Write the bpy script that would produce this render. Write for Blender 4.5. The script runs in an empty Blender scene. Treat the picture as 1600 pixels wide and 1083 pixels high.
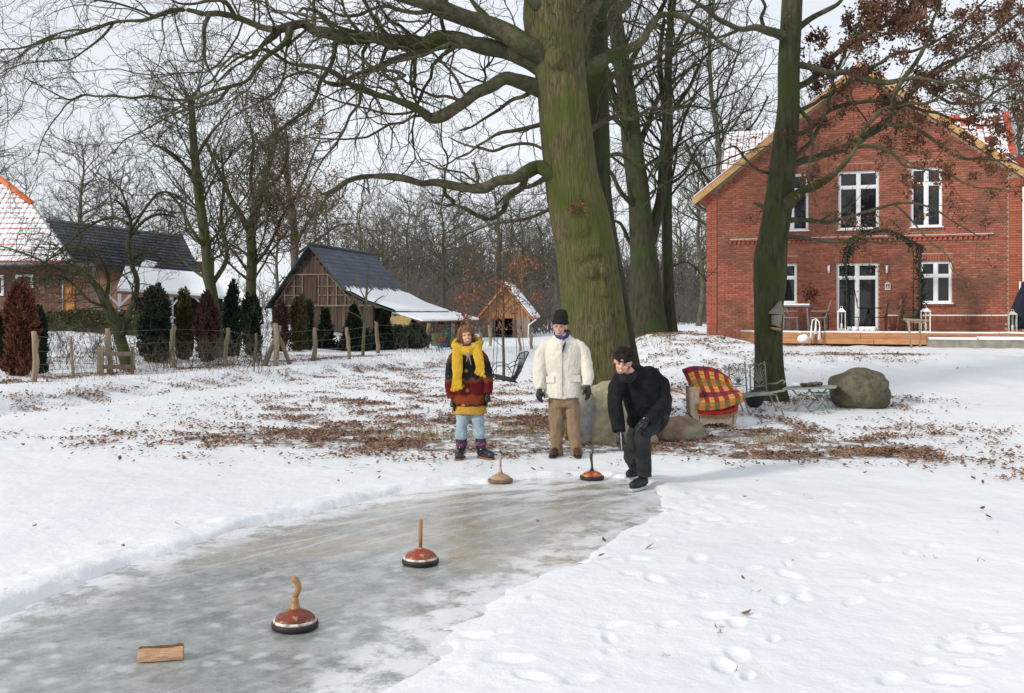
import bpy, math, random, time
import numpy as np
from mathutils import Vector, Matrix, Quaternion
random.seed(11)
rng = np.random.default_rng(11)
SC = bpy.context.scene
COL = SC.collection
R = math.radians
F = 1555.6      # focal length in photo pixels (35 mm on 36 mm, 1600 px wide)
HZ = 488.0      # horizon row
CH = 1.8        # camera height
# ---------------------------------------------------------------- camera, light, exposure
cam = bpy.data.cameras.new("camera")
cam.lens = 35.0
cam.sensor_width = 36.0
cam.shift_y = -(541.5 - HZ) / 1600.0
cam.clip_start = 0.1
cam.clip_end = 2500.0
camo = bpy.data.objects.new("camera", cam)
camo.location = (0, 0, CH)
camo.rotation_euler = (R(90), 0, 0)
COL.objects.link(camo)
SC.camera = camo
SUN_DIR = Vector((-0.76, -0.50, 0.42)).normalized()      # towards the sun
sun_el = math.asin(SUN_DIR.z)
sun_az = math.atan2(SUN_DIR.x, SUN_DIR.y)
W = bpy.data.worlds.new("World")
SC.world = W
W.use_nodes = True
wn, wl = W.node_tree.nodes, W.node_tree.links
wn.clear()
w_out = wn.new('ShaderNodeOutputWorld')
w_bg = wn.new('ShaderNodeBackground')
w_sky = wn.new('ShaderNodeTexSky')
w_sky.sky_type = 'NISHITA'
w_sky.sun_disc = False
w_sky.sun_elevation = sun_el
w_sky.sun_rotation = sun_az
w_sky.air_density = 1.0
w_sky.dust_density = 1.5
w_bg.inputs['Strength'].default_value = 0.10
w_tc = wn.new('ShaderNodeTexCoord')
w_map = wn.new('ShaderNodeMapping')
w_map.inputs['Scale'].default_value = (1, 1, 3.0)
w_ns = wn.new('ShaderNodeTexNoise')
w_ns.inputs['Scale'].default_value = 1.6
w_ns.inputs['Detail'].default_value = 5
w_ns.inputs['Roughness'].default_value = 0.5
w_rmp = wn.new('ShaderNodeMapRange')          # veil of thin high cloud, even over the whole sky
w_rmp.inputs['From Min'].default_value = 0.3
w_rmp.inputs['From Max'].default_value = 0.70
w_rmp.inputs['To Min'].default_value = 0.72
w_rmp.inputs['To Max'].default_value = 0.97
w_mix = wn.new('ShaderNodeMix')
w_mix.data_type = 'RGBA'
w_mix.inputs['B'].default_value = (9.3, 9.75, 10.4, 1)
wl.new(w_tc.outputs['Generated'], w_map.inputs['Vector'])
wl.new(w_map.outputs['Vector'], w_ns.inputs['Vector'])
wl.new(w_ns.outputs['Fac'], w_rmp.inputs['Value'])
wl.new(w_rmp.outputs['Result'], w_mix.inputs['Factor'])
wl.new(w_sky.outputs['Color'], w_mix.inputs['A'])
wl.new(w_mix.outputs['Result'], w_bg.inputs['Color'])
wl.new(w_bg.outputs['Background'], w_out.inputs['Surface'])
sl = bpy.data.lights.new("sun", 'SUN')
sl.energy = 2.6
sl.angle = R(8.0)
sl.color = (1.0, 0.94, 0.84)
so = bpy.data.objects.new("sun", sl)
so.rotation_euler = SUN_DIR.to_track_quat('Z', 'Y').to_euler()
so.location = (-20, -10, 20)
COL.objects.link(so)
vs = SC.view_settings
vs.view_transform = 'Standard'
vs.look = 'None'
vs.exposure = 0.0
vs.gamma = 1.0
vs.use_curve_mapping = False
SC.cycles.max_bounces = 5
SC.cycles.diffuse_bounces = 3
SC.cycles.glossy_bounces = 3

# ---------------------------------------------------------------- picture-to-place helpers
def P(px, py, Y):
    """the point at distance Y seen at photo pixel (px, py)"""
    return Vector(((px - 800) / F * Y, Y, CH + (HZ - py) / F * Y))
def sstep(t):
    t = np.clip(t, 0, 1)
    return t * t * (3 - 2 * t)
_perm = rng.random((256, 256))
def vnoise(x, y):
    xi = np.floor(x).astype(int); yi = np.floor(y).astype(int)
    fx = x - xi; fy = y - yi
    fx = fx * fx * (3 - 2 * fx); fy = fy * fy * (3 - 2 * fy)
    a = _perm[xi & 255, yi & 255]; b = _perm[(xi + 1) & 255, yi & 255]
    c = _perm[xi & 255, (yi + 1) & 255]; d = _perm[(xi + 1) & 255, (yi + 1) & 255]
    return (a * (1 - fx) + b * fx) * (1 - fy) + (c * (1 - fx) + d * fx) * fy - 0.5
def fbm(x, y, o=4, s=1.0):
    r = 0; a = 1.0
    for k in range(o):
        r = r + a * vnoise(x * s + 17.3 * k, y * s + 5.1 * k); s *= 2.03; a *= 0.5
    return r
def gp(px, py, z=0.0):
    Y = F * (CH - z) / (py - HZ)
    return ((px - 800) / F * Y, Y)

LANE = [gp(*p) for p in [(-420, 1240), (-150, 1020), (0, 962), (100, 925), (200, 884), (262, 866), (300, 850), (400, 822), (450, 812),
        (500, 800), (560, 786), (640, 768), (700, 761), (760, 757), (850, 749), (930, 744), (1000, 752), (1012, 768), (1010, 795), (985, 812), (940, 838),
        (900, 862), (860, 886), (800, 912), (742, 935), (700, 958), (668, 980), (645, 1003), (625, 1030), (585, 1062), (545, 1090), (430, 1240)]]
TOE = [gp(*p) for p in [(-400, 720), (-100, 672), (0, 655), (150, 632), (300, 613), (430, 600), (560, 588), (650, 580), (700, 575), (760, 572), (850, 565), (1000, 560), (1400, 556)]]
def seg_dist(x, y, pts, closed):
    n = len(pts); best = np.full(x.shape, 1e9); inside = np.zeros(x.shape, bool); side = np.zeros(x.shape)
    for i in range(n if closed else n - 1):
        ax, ay = pts[i]; bx, by = pts[(i + 1) % n]
        dx, dy = bx - ax, by - ay
        t = np.clip(((x - ax) * dx + (y - ay) * dy) / (dx * dx + dy * dy), 0, 1)
        d = np.hypot(x - ax - t * dx, y - ay - t * dy)
        if not closed:
            s = np.sign(dx * (y - ay) - dy * (x - ax))
            side = np.where(d < best, s, side)
        else:
            c = ((ay > y) != (by > y)) & (x < (bx - ax) * (y - ay) / (by - ay + 1e-12) + ax)
            inside ^= c
        best = np.minimum(best, d)
    return np.where(inside, -best, best) if closed else best * side

def base_h(x, y):
    """large shape of the ground, without the lane cut"""
    d = seg_dist(x, y, TOE, False)
    d = d + 0.5 * fbm(x, y, 3, 0.6)
    bank = 0.27 * sstep(d / 1.3) + 0.05 * sstep(d / 1.5) * fbm(x, y, 3, 0.9)
    gard = np.clip(d - 4.0, 0, None) * 0.07 * sstep((-3 - x) / 8.0)
    bank = bank + np.minimum(gard, 0.95)
    t = sstep((y - 12.6) / 16.5)
    lat = sstep((x - 0.3 - 0.055 * np.clip(y - 13, 0, 30)) / 3.2)
    lump = fbm(x, y, 4, 0.45) * 0.22 * sstep((y - 15) / 6) * (1 - sstep((y - 31) / 3))
    mound = lat * (1.12 * t + lump * t) + lat * 0.03 * fbm(x, y, 3, 0.8)
    mound = np.minimum(mound, 1.14 - .42 * sstep((x - 5.6) / 1.3) * sstep((y - 20) / 4))
    return np.maximum(bank, mound)
FOOT = []
def _foot(px, py, a=0.0, r=0.13, rad=None):
    x, y = gp(px, py); FOOT.append((x, y, a, r))
for px, py in [(1150, 980), (1165, 968), (1252, 940), (1245, 930), (1232, 905), (1285, 875), (1290, 850), (1337, 825), (1332, 797), (1022, 913), (1025, 848),
               (952, 1005), (955, 985), (998, 880), (1090, 880), (1130, 1050), (1150, 1030), (700, 1015), (790, 1040), (740, 1000), (1030, 800), (1060, 810), (1100, 795),
               (830, 1068), (1120, 970), (1515, 1045), (1500, 1022), (1535, 1005), (1558, 1010), (1545, 1025), (1580, 990), (1480, 1072), (1490, 1003),
               (1000, 840), (985, 905), (1080, 775), (1120, 782), (1180, 800), (1210, 778), (1150, 820), (60, 905), (180, 850), (220, 862), (330, 822), (380, 815), (430, 800)]:
    _foot(px, py, random.uniform(0, 3.1), random.uniform(0.05, 0.09))
_fr = random.Random(77)
for (x0, y0, x1, y1, n_) in [(700, 1060, 1000, 800, 9), (900, 1075, 1340, 790, 13), (1180, 1070, 1250, 860, 7), (1380, 1075, 1590, 960, 8), (1050, 800, 1230, 775, 9), (1040, 830, 1180, 812, 8), (1500, 830, 1300, 960, 6), (1020, 790, 1100, 770, 6)]:
    for i_ in range(0, n_, 1 if y0 < 850 else 2):
        t_ = i_ / n_; px_ = x0 + (x1 - x0) * t_ + _fr.uniform(-14, 14); py_ = y0 + (y1 - y0) * t_ + (8 if i_ % 2 else -4)
        X_, Y_ = gp(px_, py_); FOOT.append((X_, Y_, math.atan2(y0 - y1, (x1 - x0) * 1.2) + _fr.uniform(-.4, .4), _fr.uniform(.04, .072)))
def hgt(x, y):
    x = np.asarray(x, float); y = np.asarray(y, float)
    z = base_h(x, y)
    near = 1 - sstep((y - 14) / 12)
    z = z + 0.028 + 0.030 * fbm(x, y, 4, 0.35) + near * (0.012 * fbm(x, y, 4, 2.3) + 0.004 * fbm(x + 9, y, 3, 13.0))
    far = 1 - near
    z = z + far * (0.05 * fbm(x, y, 4, 0.8) + 0.035 * fbm(x + 5, y, 4, 2.6) * sstep((x - 1) / 3)) + far * .012 * fbm(x, y + 7, 3, 5.)
    for fx, fy, a, r in FOOT:
        m = (np.abs(x - fx) < 0.6) & (np.abs(y - fy) < 0.6)
        if not m.any(): continue
        ca, sa = math.cos(a), math.sin(a)
        dx = x - fx; dy = y - fy
        u = (dx * ca + dy * sa) / (r * 1.5); v = (-dx * sa + dy * ca) / (r * 0.75)
        q = np.hypot(u, v) + 0.25 * fbm(x, y, 2, 12.0)
        z = z - np.where(m, 0.017 * (1 - sstep((q - .5) / .6)) - 0.005 * np.exp(-((q - 1.25) / 0.35) ** 2), 0)
    ld = seg_dist(x, y, LANE, True)
    edge = ld + 0.12 * fbm(x, y, 3, 1.2) + 0.07 * fbm(x * .7 + y * .7, (y - x) * 2.2, 4, 4.0)
    # snow swept up along the lane edge, mostly on the far side
    lft = sstep((y - 1.02 * x - 7.6) / 1.6)          # the snow was shoved to the far-left side
    ridge = (0.012 + 0.036 * lft) * np.exp(-((edge - 0.20) / 0.17) ** 2) * (0.7 + 1.1 * fbm(x + 3, y, 3, 1.8))
    z = z - 0.012 * (1 - lft) * (1 - sstep((edge - .1) / .5)) * (np.abs(ld) < 1.2)
    z = z + np.where(np.abs(ld) < 1.2, ridge, 0)
    edge = edge + .10 * (1 - lft)
    cut = 1 - sstep((edge + 0.05) / (0.16 + .34 * (1 - lft)))
    z = z * (1 - cut) - 0.05 * cut
    # worn far end of the lane: thin snow skims over the ice
    return z
def hs(x, y):
    return float(hgt(np.array([x]), np.array([y]))[0])
def G(px, py, sink=0.0):
    """the ground point seen at photo pixel (px, py)"""
    Y = np.arange(4.6, 90, 0.05)
    X = (px - 800) / F * Y
    g = base_h(X, Y) + 0.02
    r = CH + (HZ - py) / F * Y
    k = np.where(r <= g)[0]
    i = int(k[0]) if len(k) else len(Y) - 1
    return Vector((X[i], Y[i], hs(X[i], Y[i]) - sink))

# ---------------------------------------------------------------- object helpers
OFF = {}
def tag(o, label=None, cat=None, group=None, kind=None):
    if label: o['label'] = label
    if cat: o['category'] = cat
    if group: o['group'] = group
    if kind: o['kind'] = kind
    return o
def thing(name, loc, label, cat, group=None):
    o = bpy.data.objects.new(name, None)
    o.empty_display_size = 0.2
    COL.objects.link(o)
    o.location = loc
    OFF[o.name] = Vector(loc)
    return tag(o, label, cat, group)
def link(name, me, parent=None, origin=None, mat=None):
    o = bpy.data.objects.new(name, me)
    COL.objects.link(o)
    if parent is not None:
        o.parent = parent
        OFF[o.name] = OFF[parent.name]
    else:
        o.location = origin if origin is not None else (0, 0, 0)
        OFF[o.name] = Vector(o.location)
    if mat is not None and me is not None and len(me.materials) == 0:
        me.materials.append(mat)
    return o
def np_mesh(name, V, Fq, smooth=False):
    """V (n,3) array, Fq (m,k) array of k-gons (k 3 or 4)"""
    me = bpy.data.meshes.new(name)
    V = np.asarray(V, np.float32); Fq = np.asarray(Fq, np.int32)
    me.vertices.add(len(V)); me.vertices.foreach_set('co', V.ravel())
    k = Fq.shape[1]
    me.loops.add(Fq.size); me.loops.foreach_set('vertex_index', Fq.ravel())
    me.polygons.add(len(Fq)); me.polygons.foreach_set('loop_start', np.arange(0, Fq.size, k, dtype=np.int32))
    if smooth: me.polygons.foreach_set('use_smooth', np.ones(len(Fq), bool))
    me.update(calc_edges=True)
    return me
class MB:
    def __init__(s): s.v = []; s.f = []; s.sm = []
    def _add(s, vs, fs, sm=False):
        n = len(s.v); s.v += [Vector(v) for v in vs]; s.f += [tuple(i + n for i in f) for f in fs]; s.sm += [sm] * len(fs)
        return s
    def box(s, c, d, rot=None, ax=None):
        """centre, full sizes, optional 3 axes"""
        c = Vector(c); a = ax or (Vector((1, 0, 0)), Vector((0, 1, 0)), Vector((0, 0, 1)))
        if rot is not None:
            a = [rot @ q for q in a]
        vs = [c + a[0] * (i * d[0] / 2) + a[1] * (j * d[1] / 2) + a[2] * (k * d[2] / 2) for k in (-1, 1) for j in (-1, 1) for i in (-1, 1)]
        return s._add(vs, [(0, 2, 3, 1), (4, 5, 7, 6), (0, 1, 5, 4), (2, 6, 7, 3), (0, 4, 6, 2), (1, 3, 7, 5)])
    def bar(s, a, b, w, h=None, up=(0, 0, 1)):
        a, b = Vector(a), Vector(b); h = h or w
        t = (b - a); L = t.length; t.normalize()
        u = t.cross(Vector(up))
        if u.length < 1e-4: u = t.cross(Vector((0, 1, 0)))
        u.normalize(); v = u.cross(t)
        return s.box((a + b) / 2, (w, L, h), ax=(u, t, v))
    def tube(s, pts, r, n=6, cap=True, flat=1.0):
        pts = [Vector(p) for p in pts]; m = len(pts)
        rr = r if isinstance(r, (list, tuple)) else [r] * m
        vs = []; pu = None
        for i, p in enumerate(pts):
            t = (pts[min(i + 1, m - 1)] - pts[max(i - 1, 0)]).normalized()
            if pu is None:
                pu = t.cross(Vector((0, 1, 0)))
                if pu.length < 0.2: pu = t.cross(Vector((1, 0, 0)))
            u = (pu - t * pu.dot(t)).normalized(); pu = u; w = t.cross(u)
            for k in range(n):
                q = 2 * math.pi * k / n
                vs.append(p + u * (rr[i] * math.cos(q)) + w * (rr[i] * flat * math.sin(q)))
        fs = [(i * n + k, i * n + (k + 1) % n, (i + 1) * n + (k + 1) % n, (i + 1) * n + k) for i in range(m - 1) for k in range(n)]
        if cap: fs += [tuple(range(n - 1, -1, -1)), tuple((m - 1) * n + k for k in range(n))]
        return s._add(vs, fs, True)
    def rings(s, rings, n=16, cap=True):
        """rings of (centre, rx, ry) seen from above: horizontal ellipses"""
        vs = []
        for c, rx, ry in rings:
            c = Vector(c)
            for k in range(n):
                q = 2 * math.pi * k / n
                vs.append(c + Vector((rx * math.cos(q), ry * math.sin(q), 0)))
        m = len(rings)
        fs = [(i * n + k, i * n + (k + 1) % n, (i + 1) * n + (k + 1) % n, (i + 1) * n + k) for i in range(m - 1) for k in range(n)]
        if cap: fs += [tuple(range(n - 1, -1, -1)), tuple((m - 1) * n + k for k in range(n))]
        return s._add(vs, fs, True)
    def lathe(s, c, prof, n=24, cap=True):
        c = Vector(c)
        return s.rings([(c + Vector((0, 0, z)), max(r, 1e-4), max(r, 1e-4)) for r, z in prof], n, cap)
    def ball(s, c, r, n=12, m=8):
        c = Vector(c); rx, ry, rz = r if isinstance(r, (tuple, list)) else (r, r, r)
        rg = []
        for i in range(m + 1):
            a = -math.pi / 2 + math.pi * i / m
            k = max(math.cos(a), 0.02)
            rg.append((c + Vector((0, 0, rz * math.sin(a))), rx * k, ry * k))
        return s.rings(rg, n)
    def poly(s, pts, ext):
        """polygon extruded by vector ext"""
        e = Vector(ext); n = len(pts); vs = [Vector(p) for p in pts] + [Vector(p) + e for p in pts]
        fs = [tuple(range(n - 1, -1, -1)), tuple(range(n, 2 * n))] + [(i, (i + 1) % n, (i + 1) % n + n, i + n) for i in range(n)]
        return s._add(vs, fs)
    def mesh(s, name, off=None):
        me = bpy.data.meshes.new(name)
        o = off or Vector((0, 0, 0))
        me.from_pydata([tuple(v - o) for v in s.v], [], s.f)
        me.polygons.foreach_set('use_smooth', s.sm)
        me.update()
        return me
    def build(s, name, mat, parent=None, origin=None, label=None, kind=None):
        off = OFF[parent.name] if parent is not None else Vector(origin or (0, 0, 0))
        o = link(name, s.mesh(name, off), parent, origin, mat)
        if label: o['label'] = label
        if kind: o['kind'] = kind
        return o
def fuse(o, voxel, smooth=2, keep_mat=True):
    """turn a mesh of overlapping lofts into ONE continuous skin"""
    mats = list(o.data.materials)
    m = o.modifiers.new("r", 'REMESH'); m.mode = 'VOXEL'; m.voxel_size = voxel; m.use_smooth_shade = True
    if smooth:
        q = o.modifiers.new("s", 'SMOOTH'); q.iterations = smooth; q.factor = 0.5
    dg = bpy.context.evaluated_depsgraph_get()
    dg.update()
    ev = o.evaluated_get(dg)
    me = bpy.data.meshes.new_from_object(ev)
    o.modifiers.clear()
    o.data = me
    if len(me.materials) == 0:
        for k in mats: me.materials.append(k)
    me.polygons.foreach_set('use_smooth', np.ones(len(me.polygons), bool))
    return o
def rough_up(o, amp, scale, seed=0, along=None):
    """break up a clean mesh with smooth noise along its normals"""
    from mathutils import noise
    me = o.data
    for v in me.vertices:
        n = noise.noise_vector(v.co * scale + Vector((seed, seed * 2.1, 0)))
        v.co += n * amp
    me.update()
def copy_tree(o, parent=None, loc=None, rz=None, sc=None):
    c = o.copy(); COL.objects.link(c)
    if parent is not None: c.parent = parent
    if loc is not None: c.location = loc
    if rz is not None: c.rotation_euler = (0, 0, rz)
    if sc is not None: c.scale = sc if isinstance(sc, tuple) else (sc, sc, sc)
    for ch in [q for q in o.children]: copy_tree(ch, c)
    return c
BOXM = {}
def pieces(name, items, mat, parent, limit=300, bevel=0.0):
    """items: (centre, (dx,dy,dz), axes). The nearest `limit` become parts sharing mesh data, the rest one stuff part."""
    items = sorted(items, key=lambda q: -(q[1][0] * q[1][2]) / (q[0].x ** 2 + q[0].y ** 2))
    off = OFF[parent.name]
    for c, d, ax in items[:limit]:
        key = (name, mat.name, round(d[0], 2), round(d[1], 3), round(d[2], 3))
        if key not in BOXM:
            me = MB().box((0, 0, 0), (key[2], key[3], key[4])).mesh(name); me.materials.append(mat); BOXM[key] = me
        o = bpy.data.objects.new(name, BOXM[key]); COL.objects.link(o)
        o.parent = parent
        M = Matrix((ax[0], ax[1], ax[2])).transposed().to_4x4()
        M.translation = c - off
        o.matrix_local = M
    rest = items[limit:]
    if rest:
        m = MB()
        for c, d, ax in rest: m.box(c, d, ax=ax)
        o = m.build(name, mat, parent); o['kind'] = 'stuff'

# ---------------------------------------------------------------- materials
MATS = {}
def pmat(name, c1, c2=None, scale=5.0, rough=0.8, bump=0.0, bscale=None, detail=5, stretch=(1, 1, 1), island=0.0, c3=None, s3=1.0,
         lo=0.35, hi=0.65, spec=0.3, metal=0.0, coat=0.0, bdist=0.02, randobj=0.0, l3=0.5, h3=0.62):
    """two-tone noise-mottled surface with an optional third large patch colour, bump and per-piece variation"""
    if name in MATS: return MATS[name]
    m = bpy.data.materials.new(name); m.use_nodes = True; MATS[name] = m
    n, l = m.node_tree.nodes, m.node_tree.links
    b = n['Principled BSDF']
    b.inputs['Roughness'].default_value = rough
    b.inputs['Specular IOR Level'].default_value = spec
    b.inputs['Metallic'].default_value = metal
    if coat: b.inputs['Coat Weight'].default_value = coat
    tc = n.new('ShaderNodeTexCoord'); mp = n.new('ShaderNodeMapping'); mp.inputs['Scale'].default_value = stretch
    l.new(tc.outputs['Object'], mp.inputs['Vector'])
    ns = n.new('ShaderNodeTexNoise'); ns.inputs['Scale'].default_value = scale; ns.inputs['Detail'].default_value = detail; ns.inputs['Roughness'].default_value = 0.6
    l.new(mp.outputs['Vector'], ns.inputs['Vector'])
    mr = n.new('ShaderNodeMapRange'); mr.inputs['From Min'].default_value = lo; mr.inputs['From Max'].default_value = hi
    l.new(ns.outputs['Fac'], mr.inputs['Value'])
    mx = n.new('ShaderNodeMix'); mx.data_type = 'RGBA'
    mx.inputs['A'].default_value = (*c1, 1); mx.inputs['B'].default_value = (*(c2 or c1), 1)
    l.new(mr.outputs['Result'], mx.inputs['Factor'])
    col = mx.outputs['Result']
    if c3:
        n3 = n.new('ShaderNodeTexNoise'); n3.inputs['Scale'].default_value = s3; n3.inputs['Detail'].default_value = 6
        l.new(tc.outputs['Object'], n3.inputs['Vector'])
        m3 = n.new('ShaderNodeMapRange'); m3.inputs['From Min'].default_value = l3; m3.inputs['From Max'].default_value = h3
        l.new(n3.outputs['Fac'], m3.inputs['Value'])
        x3 = n.new('ShaderNodeMix'); x3.data_type = 'RGBA'; x3.inputs['B'].default_value = (*c3, 1)
        l.new(m3.outputs['Result'], x3.inputs['Factor']); l.new(col, x3.inputs['A']); col = x3.outputs['Result']
    if island or randobj:
        hsv = n.new('ShaderNodeHueSaturation')
        val = n.new('ShaderNodeMapRange'); k = island or randobj
        val.inputs['To Min'].default_value = 1 - k; val.inputs['To Max'].default_value = 1 + k
        g = n.new('ShaderNodeNewGeometry'); oi = n.new('ShaderNodeObjectInfo'); ad = n.new('ShaderNodeMath'); ad.operation = 'ADD'
        fr = n.new('ShaderNodeMath'); fr.operation = 'FRACT'
        l.new(g.outputs['Random Per Island'], ad.inputs[0]); l.new(oi.outputs['Random'], ad.inputs[1]); l.new(ad.outputs[0], fr.inputs[0])
        l.new(fr.outputs[0], val.inputs['Value']); l.new(val.outputs['Result'], hsv.inputs['Value'])
        l.new(col, hsv.inputs['Color']); col = hsv.outputs['Color']
    l.new(col, b.inputs['Base Color'])
    if bump:
        nb = n.new('ShaderNodeTexNoise'); nb.inputs['Scale'].default_value = bscale or scale * 3; nb.inputs['Detail'].default_value = 6
        l.new(mp.outputs['Vector'], nb.inputs['Vector'])
        bp = n.new('ShaderNodeBump'); bp.inputs['Strength'].default_value = bump; bp.inputs['Distance'].default_value = bdist
        l.new(nb.outputs['Fac'], bp.inputs['Height']); l.new(bp.outputs['Normal'], b.inputs['Normal'])
    return m
M_snowcap = pmat('snow on things', (.80, .83, .86), (.88, .89, .90), 9, .6, .35, 14, spec=.25)
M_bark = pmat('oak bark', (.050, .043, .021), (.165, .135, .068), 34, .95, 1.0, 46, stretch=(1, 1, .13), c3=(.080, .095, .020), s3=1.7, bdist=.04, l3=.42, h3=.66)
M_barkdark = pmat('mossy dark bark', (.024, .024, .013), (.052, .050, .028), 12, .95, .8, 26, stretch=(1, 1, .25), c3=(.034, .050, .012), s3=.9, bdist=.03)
M_limb = pmat('branch bark', (.052, .048, .028), (.115, .102, .062), 10, .95, .8, 26, c3=(.050, .064, .018), s3=1.6, bdist=.025)
M_twig = pmat('twig bark', (.055, .047, .034), (.10, .085, .062), 4, .95)
M_twigfar = pmat('haze-paled twig bark', (.12, .105, .09), (.17, .15, .13), 1, .95)  # paler than near twigs: distance haze is put into the colour
M_barkfar = pmat('haze-paled trunk bark', (.075, .068, .054), (.14, .125, .098), 5, .95, .5, 12, stretch=(1, 1, .3), c3=(.06, .075, .028), s3=.6)  # bark tone lightened to stand in for haze over the far trees
M_birch = pmat('pale mossy bark', (.09, .09, .05), (.14, .13, .08), 9, .95, .4, 20, stretch=(1, 1, .3))
M_mossy = pmat('green mossy bark', (.030, .034, .015), (.075, .074, .036), 14, .95, .9, 30, stretch=(1, 1, .22), c3=(.050, .062, .018), s3=1.6, bdist=.03)
M_brownleaf = pmat('withered oak leaves', (.085, .040, .024), (.175, .088, .050), 3, .85, island=.45)
M_beechleaf = pmat('withered beech leaves', (.17, .06, .03), (.26, .10, .05), 3, .85, island=.35)
M_redtwig = pmat('reddish crown leaves', (.15, .085, .060), (.22, .125, .085), 2, .9, island=.4)
M_wood = pmat('weathered wood', (.16, .12, .085), (.26, .20, .15), 3, .85, .5, 9, stretch=(6, 6, .6), island=.25, bdist=.01)
M_postwood = pmat('pale split posts', (.19, .14, .095), (.32, .25, .175), 5, .9, .7, 14, stretch=(4, 4, .4), randobj=.25, bdist=.015)
M_white = pmat('white paint', (.76, .77, .78), (.80, .80, .80), 6, .45)
M_glass = pmat('window glass', (.006, .007, .010), (.016, .018, .024), 1.2, .03, spec=.6)
M_black = pmat('black metal', (.012, .012, .012), (.02, .02, .02), 10, .5, spec=.4)
# ---------------------------------------------------------------- the ground: one sheet of snow with the lane cut into it
def build_ground():
    ud = np.linspace(-1, 1, 441)
    ue = 1 + (np.linspace(0, 1, 26)[1:] ** 2.4) * 42
    u = np.concatenate([-ue[::-1], ud, ue])
    vd = 4.5 * np.power(60 / 4.5, np.linspace(0, 1, 430))
    vb = np.array([-160, -90, -50, -25, -12, -6, -2, 0, 1.5, 2.6, 3.3, 3.8, 4.2])
    vf = 60 * np.power(1200 / 60, np.linspace(0, 1, 40)[1:])
    v = np.concatenate([vb, vd, vf])
    U, V = np.meshgrid(u, v)
    X = U * (0.53 * np.maximum(V, 4.5) + 0.6); Y = V
    Z = hgt(X, Y)
    # litter of dead leaves and soil showing through thin snow
    lit = litter(X, Y)
    n, m = X.shape
    idx = np.arange(n * m).reshape(n, m)
    Fq = np.stack([idx[:-1, :-1], idx[:-1, 1:], idx[1:, 1:], idx[1:, :-1]], -1).reshape(-1, 4)
    me = np_mesh('snow_ground', np.stack([X, Y, Z], -1).reshape(-1, 3), Fq, True)
    at = me.attributes.new('litter', 'FLOAT', 'POINT')
    at.data.foreach_set('value', lit.ravel().astype(np.float32))
    o = link('snow_ground', me)
    o['kind'] = 'structure'
    m_ = bpy.data.materials.new('snow over frozen ground'); m_.use_nodes = True
    nn, l = m_.node_tree.nodes, m_.node_tree.links
    b = nn['Principled BSDF']; b.inputs['Roughness'].default_value = .55; b.inputs['Specular IOR Level'].default_value = .25
    tc = nn.new('ShaderNodeTexCoord')
    def noise(s, d=6, r=.6):
        q = nn.new('ShaderNodeTexNoise'); q.inputs['Scale'].default_value = s; q.inputs['Detail'].default_value = d; q.inputs['Roughness'].default_value = r
        l.new(tc.outputs['Object'], q.inputs['Vector']); return q
    def rng_(src, a, b_, c=0., d=1.):
        q = nn.new('ShaderNodeMapRange'); q.inputs['From Min'].default_value = a; q.inputs['From Max'].default_value = b_
        q.inputs['To Min'].default_value = c; q.inputs['To Max'].default_value = d; l.new(src, q.inputs['Value']); return q.outputs['Result']
    def mix(f, a, c):
        q = nn.new('ShaderNodeMix'); q.data_type = 'RGBA'
        l.new(f, q.inputs['Factor'])
        for s, k in ((a, 'A'), (c, 'B')):
            if isinstance(s, tuple): q.inputs[k].default_value = (*s, 1)
            else: l.new(s, q.inputs[k])
        return q.outputs['Result']
    snow = mix(rng_(noise(.5).outputs['Fac'], .35, .65), (.75, .765, .79), (.82, .83, .845))
    soil = mix(rng_(noise(14).outputs['Fac'], .35, .65), (.075, .048, .026), (.20, .13, .075))
    soil = mix(rng_(noise(1.1).outputs['Fac'], .55, .68), soil, (.085, .085, .03))
    atn = nn.new('ShaderNodeAttribute'); atn.attribute_name = 'litter'
    ma = nn.new('ShaderNodeMath'); ma.operation = 'ADD'
    l.new(atn.outputs['Fac'], ma.inputs[0]); l.new(rng_(noise(4.5, 9, .74).outputs['Fac'], .25, .75, -1.0, .12), ma.inputs[1])
    mask = rng_(ma.outputs[0], .16, .34, 0, .85)
    specks = rng_(noise(38, 3).outputs['Fac'], .72, .76, 0, .55)
    snow = mix(specks, snow, (.42, .40, .37))
    l.new(mix(mask, snow, soil), b.inputs['Base Color'])
    bp = nn.new('ShaderNodeBump'); bp.inputs['Strength'].default_value = .5; bp.inputs['Distance'].default_value = .012
    l.new(noise(22, 8, .65).outputs['Fac'], bp.inputs['Height'])
    bp2 = nn.new('ShaderNodeBump'); bp2.inputs['Strength'].default_value = .45; bp2.inputs['Distance'].default_value = .05
    l.new(noise(3.2, 6, .6).outputs['Fac'], bp2.inputs['Height']); l.new(bp.outputs['Normal'], bp2.inputs['Normal'])
    l.new(bp2.outputs['Normal'], b.inputs['Normal'])
    me.materials.append(m_)
    return o
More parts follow.
